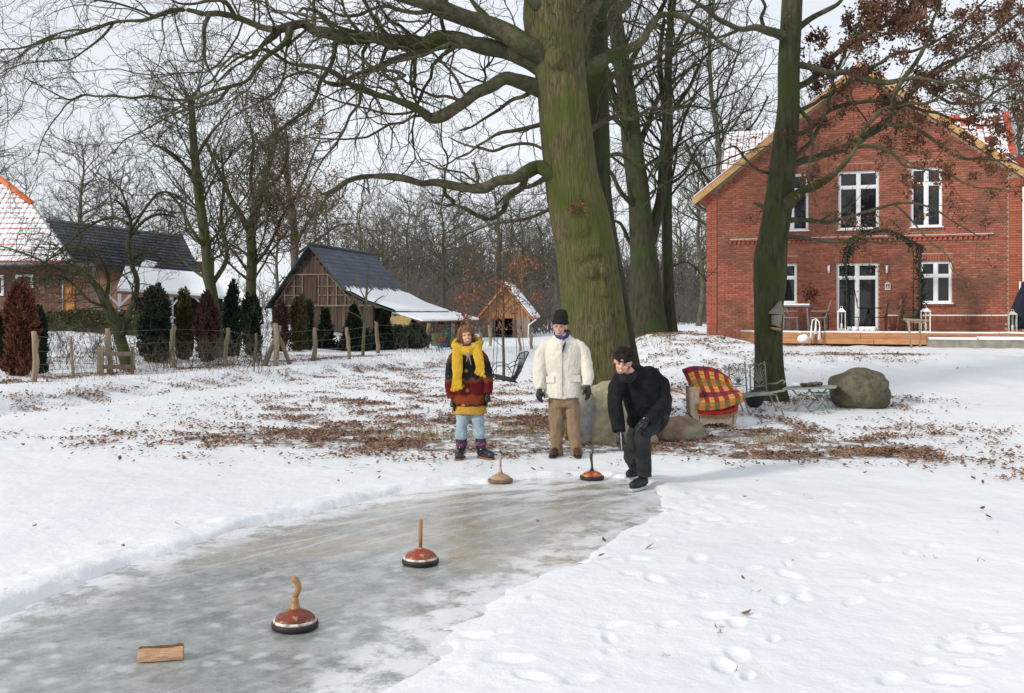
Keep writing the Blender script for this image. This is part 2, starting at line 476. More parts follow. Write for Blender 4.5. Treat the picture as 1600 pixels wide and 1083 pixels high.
def litter(x, y):
    """0..1 density of fallen leaves, in place coordinates: round the oak and stones, along the pond edge, on the left bank"""
    def blob(cx, cy, rx, ry, k=1.0):
        return k * np.exp(-(((x - cx) / rx) ** 2 + ((y - cy) / ry) ** 2) ** 1.6)
    d = blob(-1.2, 14.6, 3.4, 2.3, .55) + blob(1.0, 14.1, 2.4, 1.6, .66) + blob(2.6, 13.2, 2.6, 1.3, .55) + blob(-4.4, 14.0, 2.6, .9, .50)
    d += blob(4.6, 13.6, 2.4, 1.8, .42) + blob(5.0, 11.7, 1.2, .5, .34) + blob(6.0, 10.7, .8, .45, .38) + blob(3.6, 12.3, 1.5, .6, .34)
    d += blob(-1.5, 18.5, 3.8, 3.2, .36) + blob(-1.8, 24, 2.6, 5, .2) + blob(2.4, 17, 2.5, 2.5, .36) + blob(-2.2, 13.4, 2.2, .75, .45)
    d += blob(5.0, 28, 1.6, 1.8, .46) + blob(7.5, 24, 3, 2, .22) + blob(4.2, 22, 1.6, 2.5, .25) + blob(7.0, 31, 3.5, 1.0, .30) + blob(6.2, 17.3, 1.2, .8, .45)
    sd = seg_dist(x, y, TOE, False)
    d += .34 * np.exp(-((sd - .45) / .5) ** 2) * (x < 1)
    d += .42 * np.exp(-((sd - 3.2) / .7) ** 2) * (x < -2) + .16 * sstep((sd - 3.4) / 3) * (x < -1)
    d = d * (1 + 1.1 * fbm(x, y * 1.3, 4, .9))
    return np.clip(d, 0, .72) * (1 - sstep((-seg_dist(x, y, LANE, True) + .25) / .3))
ground = build_ground()
# ---------------------------------------------------------------- the ice lane: a sheet just above the ground cut
def build_ice():
    xs = [p[0] for p in LANE]; ys = [p[1] for p in LANE]
    gx, gy = np.meshgrid(np.linspace(min(xs) - .6, max(xs) + .8, 150), np.linspace(2.0, 11.4, 170))
    idx = np.arange(gx.size).reshape(gx.shape); Fq = np.stack([idx[:-1, :-1], idx[:-1, 1:], idx[1:, 1:], idx[1:, :-1]], -1).reshape(-1, 4)
    me = np_mesh('ice_lane', np.stack([gx, gy, gx * 0], -1).reshape(-1, 3), Fq, True)
    at = me.attributes.new('edge', 'FLOAT', 'POINT'); at.data.foreach_set('value', seg_dist(gx, gy, LANE, True).ravel().astype(np.float32))
    o = link('ice_lane', me)
    o['kind'] = 'structure'
    m = bpy.data.materials.new('swept pond ice'); m.use_nodes = True; o.data.materials.append(m)
    nn, l = m.node_tree.nodes, m.node_tree.links
    b = nn['Principled BSDF']; b.inputs['Specular IOR Level'].default_value = .42
    tc = nn.new('ShaderNodeTexCoord')
    ang = math.atan2(3.6, 3.4)
    def mapped(rot, sc):
        q = nn.new('ShaderNodeMapping'); q.inputs['Rotation'].default_value = (0, 0, rot); q.inputs['Scale'].default_value = tuple(1 / k for k in sc); q.vector_type = 'TEXTURE'
        l.new(tc.outputs['Object'], q.inputs['Vector']); return q.outputs['Vector']
    def noise(vec, s, d=6, r=.6, dist=0):
        q = nn.new('ShaderNodeTexNoise'); q.inputs['Scale'].default_value = s; q.inputs['Detail'].default_value = d; q.inputs['Roughness'].default_value = r
        q.inputs['Distortion'].default_value = dist
        l.new(vec, q.inputs['Vector']); return q.outputs['Fac']
    def rg(src, a, c, t0=0., t1=1.):
        q = nn.new('ShaderNodeMapRange'); q.inputs['From Min'].default_value = a; q.inputs['From Max'].default_value = c
        q.inputs['To Min'].default_value = t0; q.inputs['To Max'].default_value = t1; l.new(src, q.inputs['Value']); return q.outputs['Result']
    def mix(f, a, c):
        q = nn.new('ShaderNodeMix'); q.data_type = 'RGBA'; l.new(f, q.inputs['Factor'])
        for s, k in ((a, 'A'), (c, 'B')):
            if isinstance(s, tuple): q.inputs[k].default_value = (*s, 1)
            else: l.new(s, q.inputs[k])
        return q.outputs['Result']
    def mth(op, a, c):
        q = nn.new('ShaderNodeMath'); q.operation = op
        for i, s in enumerate((a, c)):
            if isinstance(s, float): q.inputs[i].default_value = s
            else: l.new(s, q.inputs[i])
        return q.outputs[0]
    flat = mapped(0, (1, 1, 1)); along = mapped(R(50), (.20, 1.5, 1))
    sep = nn.new('ShaderNodeSeparateXYZ'); l.new(tc.outputs['Object'], sep.inputs[0])
    base = mix(rg(noise(flat, .9, 5), .35, .65), (.16, .172, .165), (.28, .292, .28))
    base = mix(rg(noise(flat, 4.2, 10, .8), .43, .60, 0, .8), base, (.40, .415, .395))
    base = mix(rg(noise(flat, 11, 10, .85), .54, .64, 0, .75), base, (.115, .13, .122))
    # brownish ice
    tan = rg(noise(mapped(.2, (.45, .9, 1)), .9, 4), .42, .62, 0, .75)
    tan = mth('MULTIPLY', tan, rg(sep.outputs['Y'], 5.8, 7.6))
    base = mix(tan, base, (.40, .33, .25))
    # pale frozen-in air blotches, near end
    vo = nn.new('ShaderNodeTexVoronoi'); vo.inputs['Scale'].default_value = 6.5; vo.feature = 'SMOOTH_F1'; vo.inputs['Smoothness'].default_value = .15
    dst = nn.new('ShaderNodeMixRGB'); dst.blend_type = 'ADD'; dst.inputs[0].default_value = .16
    nz = nn.new('ShaderNodeTexNoise'); nz.inputs['Scale'].default_value = 6; l.new(flat, nz.inputs['Vector'])
    l.new(flat, dst.inputs[1]); l.new(nz.outputs['Color'], dst.inputs[2]); l.new(dst.outputs[0], vo.inputs['Vector'])
    big = rg(noise(flat, 1.7, 3), .44, .58)
    bl = mth('MULTIPLY', rg(vo.outputs['Distance'], .18, .42, 1, 0), big)
    bl = mth('MULTIPLY', bl, rg(sep.outputs['Y'], 6.6, 8.5, .8, .08))
    base = mix(bl, base, (.52, .54, .53))
    # frost dust and scratches swept along the lane
    fr = rg(noise(along, 4.5, 10, .76, .5), .52, .66, 0, .75)
    fr = mth('MULTIPLY', fr, rg(sep.outputs['Y'], 5.2, 8.5, .35, 1.))
    base = mix(fr, base, (.66, .67, .67))
    fr2 = rg(noise(flat, 34, 9, .85), .57, .64, 0, .75)
    base = mix(fr2, base, (.62, .63, .63))
    # drifted snow towards the far end
    dr = mth('MULTIPLY', rg(noise(mapped(R(30), (.4, 1.8, 1)), 2.6, 9, .75), .47, .55), rg(sep.outputs['Y'], 8.6, 10.6, 0., .95))
    base = mix(dr, base, (.80, .81, .83))
    ea = nn.new('ShaderNodeAttribute'); ea.attribute_name = 'edge'
    ed = mth('MULTIPLY', rg(ea.outputs['Fac'], -.75, .05), rg(noise(flat, 3.4, 10, .75), .36, .56))
    base = mix(rg(ed, .24, .75, 0, .9), base, (.74, .75, .77))
    l.new(base, b.inputs['Base Color'])
    l.new(rg(noise(flat, 4, 6), .35, .65, .12, .42), b.inputs['Roughness'])
    bp = nn.new('ShaderNodeBump'); bp.inputs['Strength'].default_value = .30; bp.inputs['Distance'].default_value = .006
    l.new(noise(along, 9, 8, .7), bp.inputs['Height']); l.new(bp.outputs['Normal'], b.inputs['Normal'])
    return o
build_ice()
# ---------------------------------------------------------------- fallen leaves on the snow
def leaf_field(name, N, tries, size, mat, fn, area, seed):
    rg = np.random.default_rng(seed)
    x = rg.uniform(area[0], area[1], tries); y = rg.uniform(area[2], area[3], tries)
    p = fn(x, y)
    cl = np.clip(.34 + fbm(x, y, 5, 2.3) * 2.6, 0.03, 1.3)
    keep = rg.random(tries) < p * np.clip(cl, .05, 1.4)
    x, y = x[keep][:N], y[keep][:N]
    n = len(x)
    z = hgt(x, y) + rg.uniform(.002, .02, n)
    L = rg.uniform(size[0], size[1], n); Wd = L * rg.uniform(.35, .6, n)
    a = rg.uniform(0, 2 * np.pi, n)
    tilt = rg.uniform(-.6, .6, (n, 2))
    u = np.stack([np.cos(a), np.sin(a), tilt[:, 0]], -1) * L[:, None] / 2
    v = np.stack([-np.sin(a), np.cos(a), tilt[:, 1]], -1) * Wd[:, None] / 2
    c = np.stack([x, y, z + .012], -1)
    up = np.array([0, 0, 1.0])[None] * (L * rg.uniform(.08, .32, n))[:, None]
    pts = np.stack([c - u + up, c - u * .35 + v + up * .4, c + u * .35 + v * .8 + up * .2, c + u + up * rg.uniform(-.2, 1, n)[:, None], c + u * .3 - v * .9 + up * .4, c - u * .4 - v + up * .3, c - up * .1], 1)
    F3 = np.array([[0, 1, 2], [0, 2, 3], [0, 3, 4], [0, 4, 5]])
    Fc = (np.arange(n)[:, None, None] * 7 + F3[None]).reshape(-1, 3)
    o = link(name, np_mesh(name, pts.reshape(-1, 3), Fc), mat=mat)
    o['kind'] = 'stuff'
    return o
M_fallen = pmat('fallen oak leaves', (.135, .064, .035), (.28, .155, .088), 2, .8, island=.5, spec=.35)
leaf_field('fallen_leaves', 52000, 800000, (.03, .075), M_fallen, lambda x, y: litter(x, y) ** .95, (-13, 10, 10, 34), 3)
leaf_field('scattered_leaves', 60, 900, (.04, .08), M_fallen, lambda x, y: .10 + 0 * x, (-6, 6, 5, 12), 5)
# dry stalks and grass poking from the snow near the bank
def stalks(name, pts, mat, h=(.12, .45), seed=1, label=None):
    rd = random.Random(seed); m = MB()
    for (x, y) in pts:
        z = hs(x, y); k = rd.uniform(*h)
        b = Vector((x, y, z - .02)); t = b + Vector((rd.uniform(-.4, .4) * k, rd.uniform(-.3, .3) * k, k))
        m.tube([b, (b + t) / 2 + Vector((rd.uniform(-.03, .03), 0, 0)), t], [.004, .003, .0015], 3, False)
        if rd.random() < .6:
            q = b.lerp(t, .5); m.tube([q, q + Vector((rd.uniform(-.4, .4) * k, 0, rd.uniform(.2, .45) * k))], [.003, .0012], 3, False)
    o = m.build(name, mat); o['kind'] = 'stuff'
rd = random.Random(4)
sp = []
for i in range(330):
    k = rd.random() ** .8
    px = rd.uniform(-20, 1050) if i % 3 else rd.uniform(60, 420)
    q = G(px, 580 - 40 * px / 1000 + rd.uniform(-6, 30) * (1 - px / 1400))
    sp.append((q.x, q.y))
stalks('dry_weeds', sp, pmat('dry stalks', (.16, .11, .07), (.25, .19, .12), 5, .9))
gr = []
for i in range(900):
    a = rd.uniform(0, 6.28); r_ = rd.random() ** .6
    c = rd.choice([(-.5, 14.4, 1.3, .5), (1.6, 14.2, .9, .4), (.6, 14.9, 1.2, .6), (3.6, 13.4, .8, .3), (-1.2, 14.0, .8, .3)])
    gr.append((c[0] + c[2] * r_ * math.cos(a), c[1] + c[3] * r_ * math.sin(a)))
stalks('dead_grass', gr, pmat('dead grass', (.20, .17, .07), (.34, .27, .14), 5, .9), (.05, .16), 2)
sc_ = [G(px, py) for px, py in [(1100, 990), (1130, 992), (1160, 1055), (1240, 880), (1460, 875), (1530, 880), (1500, 845), (1180, 930), (1045, 1030), (1440, 870), (1122, 985), (1118, 1000)]]
stalks('grass_blades_in_snow', [(q.x + rd.uniform(-.03, .03), q.y) for q in sc_ for _ in range(2)], MATS['dry stalks'], (.015, .05), 3)
# ---------------------------------------------------------------- trees: limbs, branches and twigs grown level by level
def resample(pts, n):
    """smooth curve through points, n samples; works on an (k,d) array"""
    p = np.asarray(pts, float); k = len(p)
    if k == 2:
        t = np.linspace(0, 1, n)[:, None]; return p[0] * (1 - t) + p[1] * t
    d = np.concatenate([[0], np.cumsum(np.linalg.norm(np.diff(p[:, :3], axis=0), axis=1))])
    t = np.linspace(0, d[-1], n)
    i = np.clip(np.searchsorted(d, t, 'right') - 1, 0, k - 2)
    s = ((t - d[i]) / (d[i + 1] - d[i] + 1e-9))[:, None]
    p0 = p[np.maximum(i - 1, 0)]; p1 = p[i]; p2 = p[i + 1]; p3 = p[np.minimum(i + 2, k - 1)]
    return .5 * ((2 * p1) + (-p0 + p2) * s + (2 * p0 - 5 * p1 + 4 * p2 - p3) * s ** 2 + (-p0 + 3 * p1 - 3 * p2 + p3) * s ** 3)
def tube_arrays(P_, Rd, sides):
    """P_ (N,n,3), Rd (N,n) -> verts, quads"""
    N, n, _ = P_.shape
    T = np.empty_like(P_); T[:, 1:-1] = P_[:, 2:] - P_[:, :-2]; T[:, 0] = P_[:, 1] - P_[:, 0]; T[:, -1] = P_[:, -1] - P_[:, -2]
    T /= np.linalg.norm(T, axis=2, keepdims=True) + 1e-9
    ref = np.where(np.abs(T[:, :1, 2:3]) > .75, np.array([1., .13, 0]), np.array([.11, .07, 1.]))
    ref = np.broadcast_to(ref, P_.shape)
    U = np.cross(T, ref); U /= np.linalg.norm(U, axis=2, keepdims=True) + 1e-9
    Wv = np.cross(T, U)
    a = np.arange(sides) * 2 * np.pi / sides
    V = P_[:, :, None] + Rd[:, :, None, None] * (U[:, :, None] * np.cos(a)[None, None, :, None] + Wv[:, :, None] * np.sin(a)[None, None, :, None])
    base = np.arange(N * n * sides).reshape(N, n, sides)
    b2 = np.roll(base, -1, axis=2)
    Fq = np.stack([base[:, :-1], b2[:, :-1], b2[:, 1:], base[:, 1:]], -1).reshape(-1, 4)
    return V.reshape(-1, 3), Fq
def grow(Pp, Rp, rg, per_m, lf, ang, n, wig, up=0.0, rk=.62, tmin=.12, rmin=.0022, lmin=.12, lmax=9., taper=.25, flat=None, tip=True):
    """children of a set of polylines"""
    N, m, _ = Pp.shape
    seg = np.linalg.norm(np.diff(Pp, axis=1), axis=2); L = seg.sum(1)
    cnt = rg.poisson(L * per_m)
    if tip: cnt = np.maximum(cnt, 1)
    par = np.repeat(np.arange(N), cnt)
    K = len(par)
    if K == 0: return np.zeros((0, n, 3)), np.zeros((0, n))
    t = tmin + (1 - tmin) * rg.random(K) ** .8
    f = t * (m - 1); i = np.minimum(f.astype(int), m - 2); s = (f - i)[:, None]
    A = Pp[par, i]; B = Pp[par, i + 1]
    st = A * (1 - s) + B * s
    r0 = (Rp[par, i] * (1 - s[:, 0]) + Rp[par, i + 1] * s[:, 0])
    T = B - A; T /= np.linalg.norm(T, axis=1, keepdims=True) + 1e-9
    q = rg.normal(size=(K, 3))
    if flat is not None: q *= np.array(flat)
    q -= T * (q * T).sum(1, keepdims=True); q /= np.linalg.norm(q, axis=1, keepdims=True) + 1e-9
    a = np.radians(ang[0] + (ang[1] - ang[0]) * rg.random(K))[:, None]
    D = T * np.cos(a) + q * np.sin(a)
    D[:, 2] += up; D /= np.linalg.norm(D, axis=1, keepdims=True)
    ln = np.clip(L[par] * (lf[0] + (lf[1] - lf[0]) * rg.random(K)) * (1.1 - .6 * t), lmin, lmax)
    step = (ln / (n - 1))[:, None]
    out = np.empty((K, n, 3)); out[:, 0] = st
    for k in range(1, n):
        D = D + rg.normal(size=(K, 3)) * wig
        D[:, 2] += up * .5
        D /= np.linalg.norm(D, axis=1, keepdims=True)
        out[:, k] = out[:, k - 1] + D * step
    rb = np.maximum(np.minimum(r0 * rk, ln * .011 + .001), rmin)
    R_ = rb[:, None] * np.linspace(1, taper, n)[None]
    return out, np.maximum(R_, rmin * .55)
def tube_obj(name, sets, mat, parent, sides, kind=None, label=None):
    Vs, Fs, o0 = [], [], 0
    off = np.array(OFF[parent.name])
    for (P_, R_), s in zip(sets, sides):
        if len(P_) == 0: continue
        V, Fq = tube_arrays(P_, R_, s); Vs.append(V - off); Fs.append(Fq + o0); o0 += len(V)
    o = link(name, np_mesh(name, np.concatenate(Vs), np.concatenate(Fs), True), parent, mat=mat)
    if kind: o['kind'] = kind
    if label: o['label'] = label
    return o
def leaves_on(name, P_, n, size, mat, parent, rg, spread=.05, sel=None):
    N, m, _ = P_.shape
    k = rg.integers(0, N, n) if sel is None else rg.choice(N, n, p=sel)
    i = rg.integers(1, m, n)
    c = P_[k, i] + rg.normal(size=(n, 3)) * spread
    a = rg.normal(size=(n, 3)); a /= np.linalg.norm(a, axis=1, keepdims=True)
    b = np.cross(a, rg.normal(size=(n, 3))); b /= np.linalg.norm(b, axis=1, keepdims=True)
    L = rg.uniform(size[0], size[1], n)[:, None]
    w = np.cross(a, b) * L * .15
    V = np.stack([c - a * L / 2, c + b * L * .28 + w, c + a * L / 2, c - b * L * .28 + w], 1).reshape(-1, 3) - np.array(OFF[parent.name])
    Fq = np.arange(n * 4).reshape(n, 4)
    Ft = np.concatenate([Fq[:, [0, 1, 2]], Fq[:, [0, 2, 3]]])
    o = link(name, np_mesh(name, V, Ft), parent, mat=mat)
    o['kind'] = 'stuff'
    return o
LK = .84
def px_limb(pts, Y, dY=0.0, wob=.15, n=None, seed=0):
    """limb from pixel points (px, py, width px) at distance Y drifting by dY towards its tip"""
    rg = np.random.default_rng(seed)
    k = len(pts); out = []
    ph = rg.uniform(0, 6.28)
    for j, (px, py, w) in enumerate(pts):
        y = Y + dY * j / (k - 1) + wob * math.sin(ph + 1.7 * j) * min(1, j)
        v = P(px, py, y)
        out.append((v.x, v.y, v.z, w * LK / 2 / F * y))
    return resample(out, n or 4 * k)
def ragged_trunk(sec, sides=40, rings=90, amp=.02, flare=None, seed=1, ridges=13):
    """sec: (x,y,z,r) array path -> bark-ridged trunk mesh arrays"""
    A = resample(sec, rings); rg = np.random.default_rng(seed)
    C = A[:, :3]; r = A[:, 3]
    a = np.arange(sides) * 2 * np.pi / sides
    T = np.gradient(C, axis=0); T /= np.linalg.norm(T, axis=1, keepdims=True)
    U = np.cross(T, np.array([0, 1., 0])); U /= np.linalg.norm(U, axis=1, keepdims=True); Wv = np.cross(U, T)
    aa, zz = np.meshgrid(a, np.arange(rings) / rings * np.linalg.norm(C[-1] - C[0]))
    big = fbm(aa * 0.9 + seed * 7 + 2.1 * np.cos(aa), zz * .8, 3, 1.) * .07
    rid = fbm(np.cos(aa) * ridges * .5 + 50, np.sin(aa) * ridges * .5 + zz * .5, 4, 1.) * amp
    mod = 1 + big + rid / r[:, None]
    V = C[:, None] + (r[:, None] * mod)[:, :, None] * (U[:, None] * np.cos(a)[None, :, None] + Wv[:, None] * np.sin(a)[None, :, None])
    base = np.arange(rings * sides).reshape(rings, sides); b2 = np.roll(base, -1, axis=1)
    Fq = np.stack([base[:-1], b2[:-1], b2[1:], base[1:]], -1).reshape(-1, 4)
    return V.reshape(-1, 3), Fq
def mesh_child(name, V, Fq, mat, parent, smooth=True, label=None):
    o = link(name, np_mesh(name, V - np.array(OFF[parent.name]), Fq, smooth), parent, mat=mat)
    if label: o['label'] = label
    return o
def as_set(limbs, n):
    A = np.stack([resample(l, n) for l in limbs]); return A[:, :, :3], A[:, :, 3]
def smooth_limb(A, rg, amp=.16):
    """kinks and swellings of a real limb at a few places along it, smoothly joined"""
    L = np.linalg.norm(np.diff(A[:, :3], axis=0), axis=1).sum(); n = max(6, int(L / max(.22, 1.6 * A[:, 3].max())))
    B = resample(A, n); j = rg.normal(size=(n, 3)) * (amp * B[:, 3:4] + .008); j[0] = 0; B[:, :3] += j; B[:, 3] *= 1 + .10 * rg.normal(size=n)
    B = resample(B, max(24, int(L / .05))); B[:, 3] = np.maximum(B[:, 3], .003)
    q = np.arange(len(B)) * .05; B[:, 3] *= 1 + .10 * fbm(q * 3, q * 0 + rg.uniform(0, 50), 3, 1.)
    return B[None, :, :3], B[None, :, 3]
def wiggle(S, rg, amp):
    P_, R_ = S
    d = rg.normal(size=P_.shape) * (amp * R_[:, :, None] + .003); d[:, 0] = 0
    ph = np.cumsum(rg.normal(size=R_.shape), axis=1) * .9
    return P_ + d, R_ * (1 + .09 * np.sin(ph))

# --- the big oak in the middle
YO = 14.6
oak = thing('oak_tree', (P(938, 690, YO).x, YO, 0.0), 'massive bare mossy oak with spreading crooked limbs behind the three people', 'tree', None)
sec = [(938, 712, 200), (936, 690, 165), (934, 655, 142), (932, 620, 130), (929, 560, 114), (925, 476, 97), (911, 370, 91), (897, 300, 83), (891, 262, 80), (880, 150, 76), (873, 95, 80), (868, 55, 90), (866, 10, 96), (870, -60, 80), (880, -150, 66), (890, -300, 50)]
secw = [(*P(x, y, YO), w / 2 / F * YO) for x, y, w in sec]
V, Fq = ragged_trunk(secw, 110, 300, .020, seed=3, ridges=26)
for (px, py, r, h_) in [(866, 102, 15, .10), (915, 427, 13, .06), (943, 425, 11, .055), (942, 458, 8, .04), (905, 398, 14, .05), (925, 395, 10, .04), (930, 520, 16, .04), (900, 350, 22, .05), (870, 370, 10, .04)]:
    c = P(px, py, YO); r = r / F * YO; dd = np.hypot(V[:, 0] - c.x, V[:, 2] - c.z) / r; fm = V[:, 1] < YO
    V[:, 1] -= np.where(fm, h_ * (np.exp(-dd ** 4) - .22 * np.exp(-((dd - 1.2) / .22) ** 2)), 0)
mesh_child('trunk', V, Fq, M_bark, oak)
OL = {}
def ol(k, pts, dY=0., n=None, wob=.12): OL[k] = px_limb(pts, YO + .0, dY, wob, n, seed=sum(map(ord, k)))
ol('1', [(862, 110, 40), (838, 80, 44), (800, 58, 38), (760, 43, 36), (732, 33, 34), (680, 9, 26), (627, -4, 22), (570, -22, 18), (500, -40, 12), (430, -52, 7)], -1.0)
ol('2', [(868, 130, 34), (838, 98, 36), (794, 83, 33), (741, 66, 30), (684, 61, 31), (645, 66, 26), (588, 63, 24), (536, 55, 21), (500, 51, 19), (478, 40, 18), (461, 36, 17), (435, 46, 15), (399, 41, 13), (369, 26, 12), (343, 20, 10), (325, 22, 10), (295, 18, 9), (273, 17, 9), (240, 26, 8), (207, 33, 7), (177, 35, 6.5), (155, 44, 6), (122, 55, 5), (74, 63, 4.4), (37, 74, 3.8), (0, 78, 3), (-60, 92, 2)], -1.8)
ol('3', [(870, 150, 34), (845, 136, 32), (815, 131, 27), (794, 127, 25), (776, 131, 25), (750, 144, 22), (724, 162, 21), (702, 175, 22), (680, 190, 21), (662, 175, 17), (636, 164, 14), (597, 149, 12), (553, 136, 11), (531, 118, 10), (510, 108, 9), (487, 103, 8), (457, 101, 7), (426, 83, 6), (400, 79, 5), (370, 92, 4), (345, 112, 2.5)], -1.2)
ol('4', [(875, 285, 34), (851, 268, 30), (838, 263, 27), (820, 271, 24), (785, 284, 20), (741, 293, 17), (689, 289, 15), (662, 286, 14), (632, 280, 14), (614, 280, 15), (588, 276, 12), (562, 278, 11), (536, 284, 10), (518, 304, 8), (503, 304, 5), (496, 296, 2.5)], -.8)
def child(k, j, pts, dY=0., n=None):
    """limb that starts on limb k at its pixel point: depth taken from the nearest point there"""
    A = OL[k]; pr = np.stack([800 + F * A[:, 0] / A[:, 1], HZ - F * (A[:, 2] - CH) / A[:, 1]], 1)
    i = int(np.argmin(((pr - np.array(pts[0][:2])) ** 2).sum(1))); Y0 = A[i, 1]
    L = px_limb(pts, Y0, dY, .1, n, seed=j); L[0, :3] = A[i, :3]
    OL['%s_%d' % (k, j)] = L
child('2', 1, [(325, 22, 9), (319, 40, 8), (318, 66, 7), (319, 100, 6), (330, 118, 4), (341, 135, 2.5)], .2)
child('2', 2, [(455, 42, 14), (450, 58, 12), (443, 70, 10), (417, 86, 9), (391, 120, 7), (358, 136, 7), (325, 147, 6), (280, 158, 6), (236, 151, 5), (203, 151, 5), (159, 153, 4), (125, 148, 4), (103, 155, 3), (74, 140, 2.6), (37, 122, 2)], -.8)
child('2', 3, [(530, 55, 10), (522, 80, 9), (509, 114, 8), (500, 135, 7), (487, 162, 6.5), (457, 188, 6), (430, 208, 5), (413, 222, 4), (380, 262, 3), (362, 300, 2)], .6)
child('2', 4, [(741, 76, 14), (706, 74, 12), (662, 80, 11), (627, 88, 10), (588, 105, 9), (549, 120, 8), (527, 135, 7), (505, 128, 6), (480, 112, 5), (450, 122, 4), (420, 150, 3.4), (388, 168, 3), (340, 195, 2)], -.5)
child('2', 5, [(447, 50, 9), (420, 58, 9), (401, 86, 7), (385, 90, 6), (372, 84, 5), (352, 96, 4.5), (330, 125, 4), (300, 148, 3), (270, 175, 2.4), (240, 186, 2)], .9)
child('2', 6, [(369, 26, 8), (355, 4, 7), (335, 0, 7), (300, 4, 5), (272, 2, 4), (250, -12, 3)], -.5)
child('2_2', 7, [(125, 148, 3.6), (107, 162, 3), (89, 184, 2.6), (70, 207, 2.2), (58, 240, 1.6)], .2)
child('2_2', 8, [(360, 136, 6), (340, 160, 5), (315, 165, 4.4), (270, 178, 4), (225, 205, 3), (200, 215, 2.4), (180, 240, 1.8)], .5)
child('2', 9, [(155, 44, 5), (120, 48, 4), (75, 58, 3.4), (40, 80, 3), (10, 100, 2.4), (-20, 130, 1.6)], .4)
child('2', 10, [(177, 35, 5), (150, 70, 4), (110, 90, 3), (70, 96, 3), (30, 104, 2.4), (-10, 120, 1.8)], -.6)
child('2', 11, [(240, 27, 5), (205, 12, 4), (150, 0, 3), (90, -10, 3), (30, -6, 2)], -.6)
child('4', 12, [(822, 274, 14), (815, 292, 12), (794, 306, 11), (785, 328, 10), (772, 338, 10), (755, 341, 9), (732, 332, 7), (720, 320, 6), (706, 315, 5), (695, 300, 4)], .5)
child('4', 13, [(697, 290, 7), (698, 305, 6), (710, 318, 5), (690, 322, 3), (672, 312, 2)], .2)
child('4', 14, [(860, 278, 12), (835, 288, 9), (805, 296, 7), (790, 306, 5), (776, 320, 3)], .5)
child('3', 15, [(838, 140, 10), (815, 152, 8), (790, 162, 6), (770, 176, 5), (740, 196, 4), (720, 205, 3)], .6)
child('3', 16, [(724, 160, 7), (700, 150, 6), (670, 148, 5), (640, 130, 4), (615, 110, 3), (590, 122, 2)], .4)
child('1', 17, [(760, 40, 14), (752, 20, 10), (735, -5, 8), (720, -40, 5)], .4)
child('1', 18, [(680, 10, 12), (655, 20, 9), (600, 10, 7), (555, 25, 6), (520, 20, 5), (495, 0, 4), (470, -20, 3)], .4)
ol('r1', [(893, 122, 30), (925, 104, 27), (951, 87, 24), (982, 74, 20), (1008, 61, 16), (1021, 31, 13), (1047, 22, 12), (1078, 35, 10), (1100, 44, 8), (1130, 70, 5), (1160, 84, 3)], 1.2)
ol('r2', [(880, 110, 34), (905, 60, 32), (925, 10, 28), (950, -40, 20), (985, -90, 12), (1040, -120, 8)], .8)
ol('r3', [(862, 50, 34), (835, 5, 28), (800, -40, 20), (750, -80, 12)], -.6)
ol('r4', [(872, 70, 16), (880, 40, 16), (898, 25, 12), (915, 5, 8), (935, -15, 5)], -.9)
ol('r5', [(900, 212, 14), (930, 196, 12), (960, 180, 10), (985, 185, 8), (1020, 170, 6), (1060, 172, 4), (1090, 150, 2.5)], .9)
rg_o = np.random.default_rng(21)
m_l = []
for k, A in OL.items():
    S = smooth_limb(A, rg_o)
    o = tube_obj('limb', [S], M_limb, oak, [14])
names = [k for k in OL]
S0 = as_set([OL[k] for k in names], 40)
S1 = grow(*S0, rg_o, 4.2, (.24, .55), (28, 80), 14, .26, -.02, .34, lmin=.6, lmax=3.0, flat=(1, .7, 1), rmin=.006)
S2 = grow(*S1, rg_o, 5.0, (.28, .6), (25, 70), 8, .30, -.03, .6, lmin=.3, lmax=1.2, rmin=.0034)
S3 = grow(*S2, rg_o, 6.0, (.3, .6), (20, 65), 5, .26, -.03, .6, lmin=.14, lmax=.6, rmin=.0024)
S2b = grow(*S0, rg_o, 5.0, (.08, .2), (30, 85), 8, .30, -.05, .3, lmin=.4, lmax=1.5, rmin=.0035)
S3b = grow(*S2b, rg_o, 5.5, (.3, .6), (20, 65), 5, .26, -.03, .6, lmin=.14, lmax=.5, rmin=.0024)
tube_obj('branches', [S1, S2, S2b], M_limb, oak, [6, 4, 4], 'stuff')
tube_obj('twigs', [S3, S3b], M_twig, oak, [3, 3], 'stuff')
# knots and a tuft of held leaves on the trunk
tw = [(np.array(P(900 + dx, 330 + dy, YO)) - np.array([0, .44, 0])) for dx, dy in [(-14, 4), (-6, -4), (2, 2), (10, -6), (-4, 8), (-12, 10), (6, 6)]]
Pt = np.stack([np.stack([t, t + np.array([random.uniform(-.1, .1), -.08, random.uniform(-.05, .1)])]) for t in tw])
leaves_on('held_leaves', Pt, 70, (.04, .08), M_brownleaf, oak, rg_o, .03)

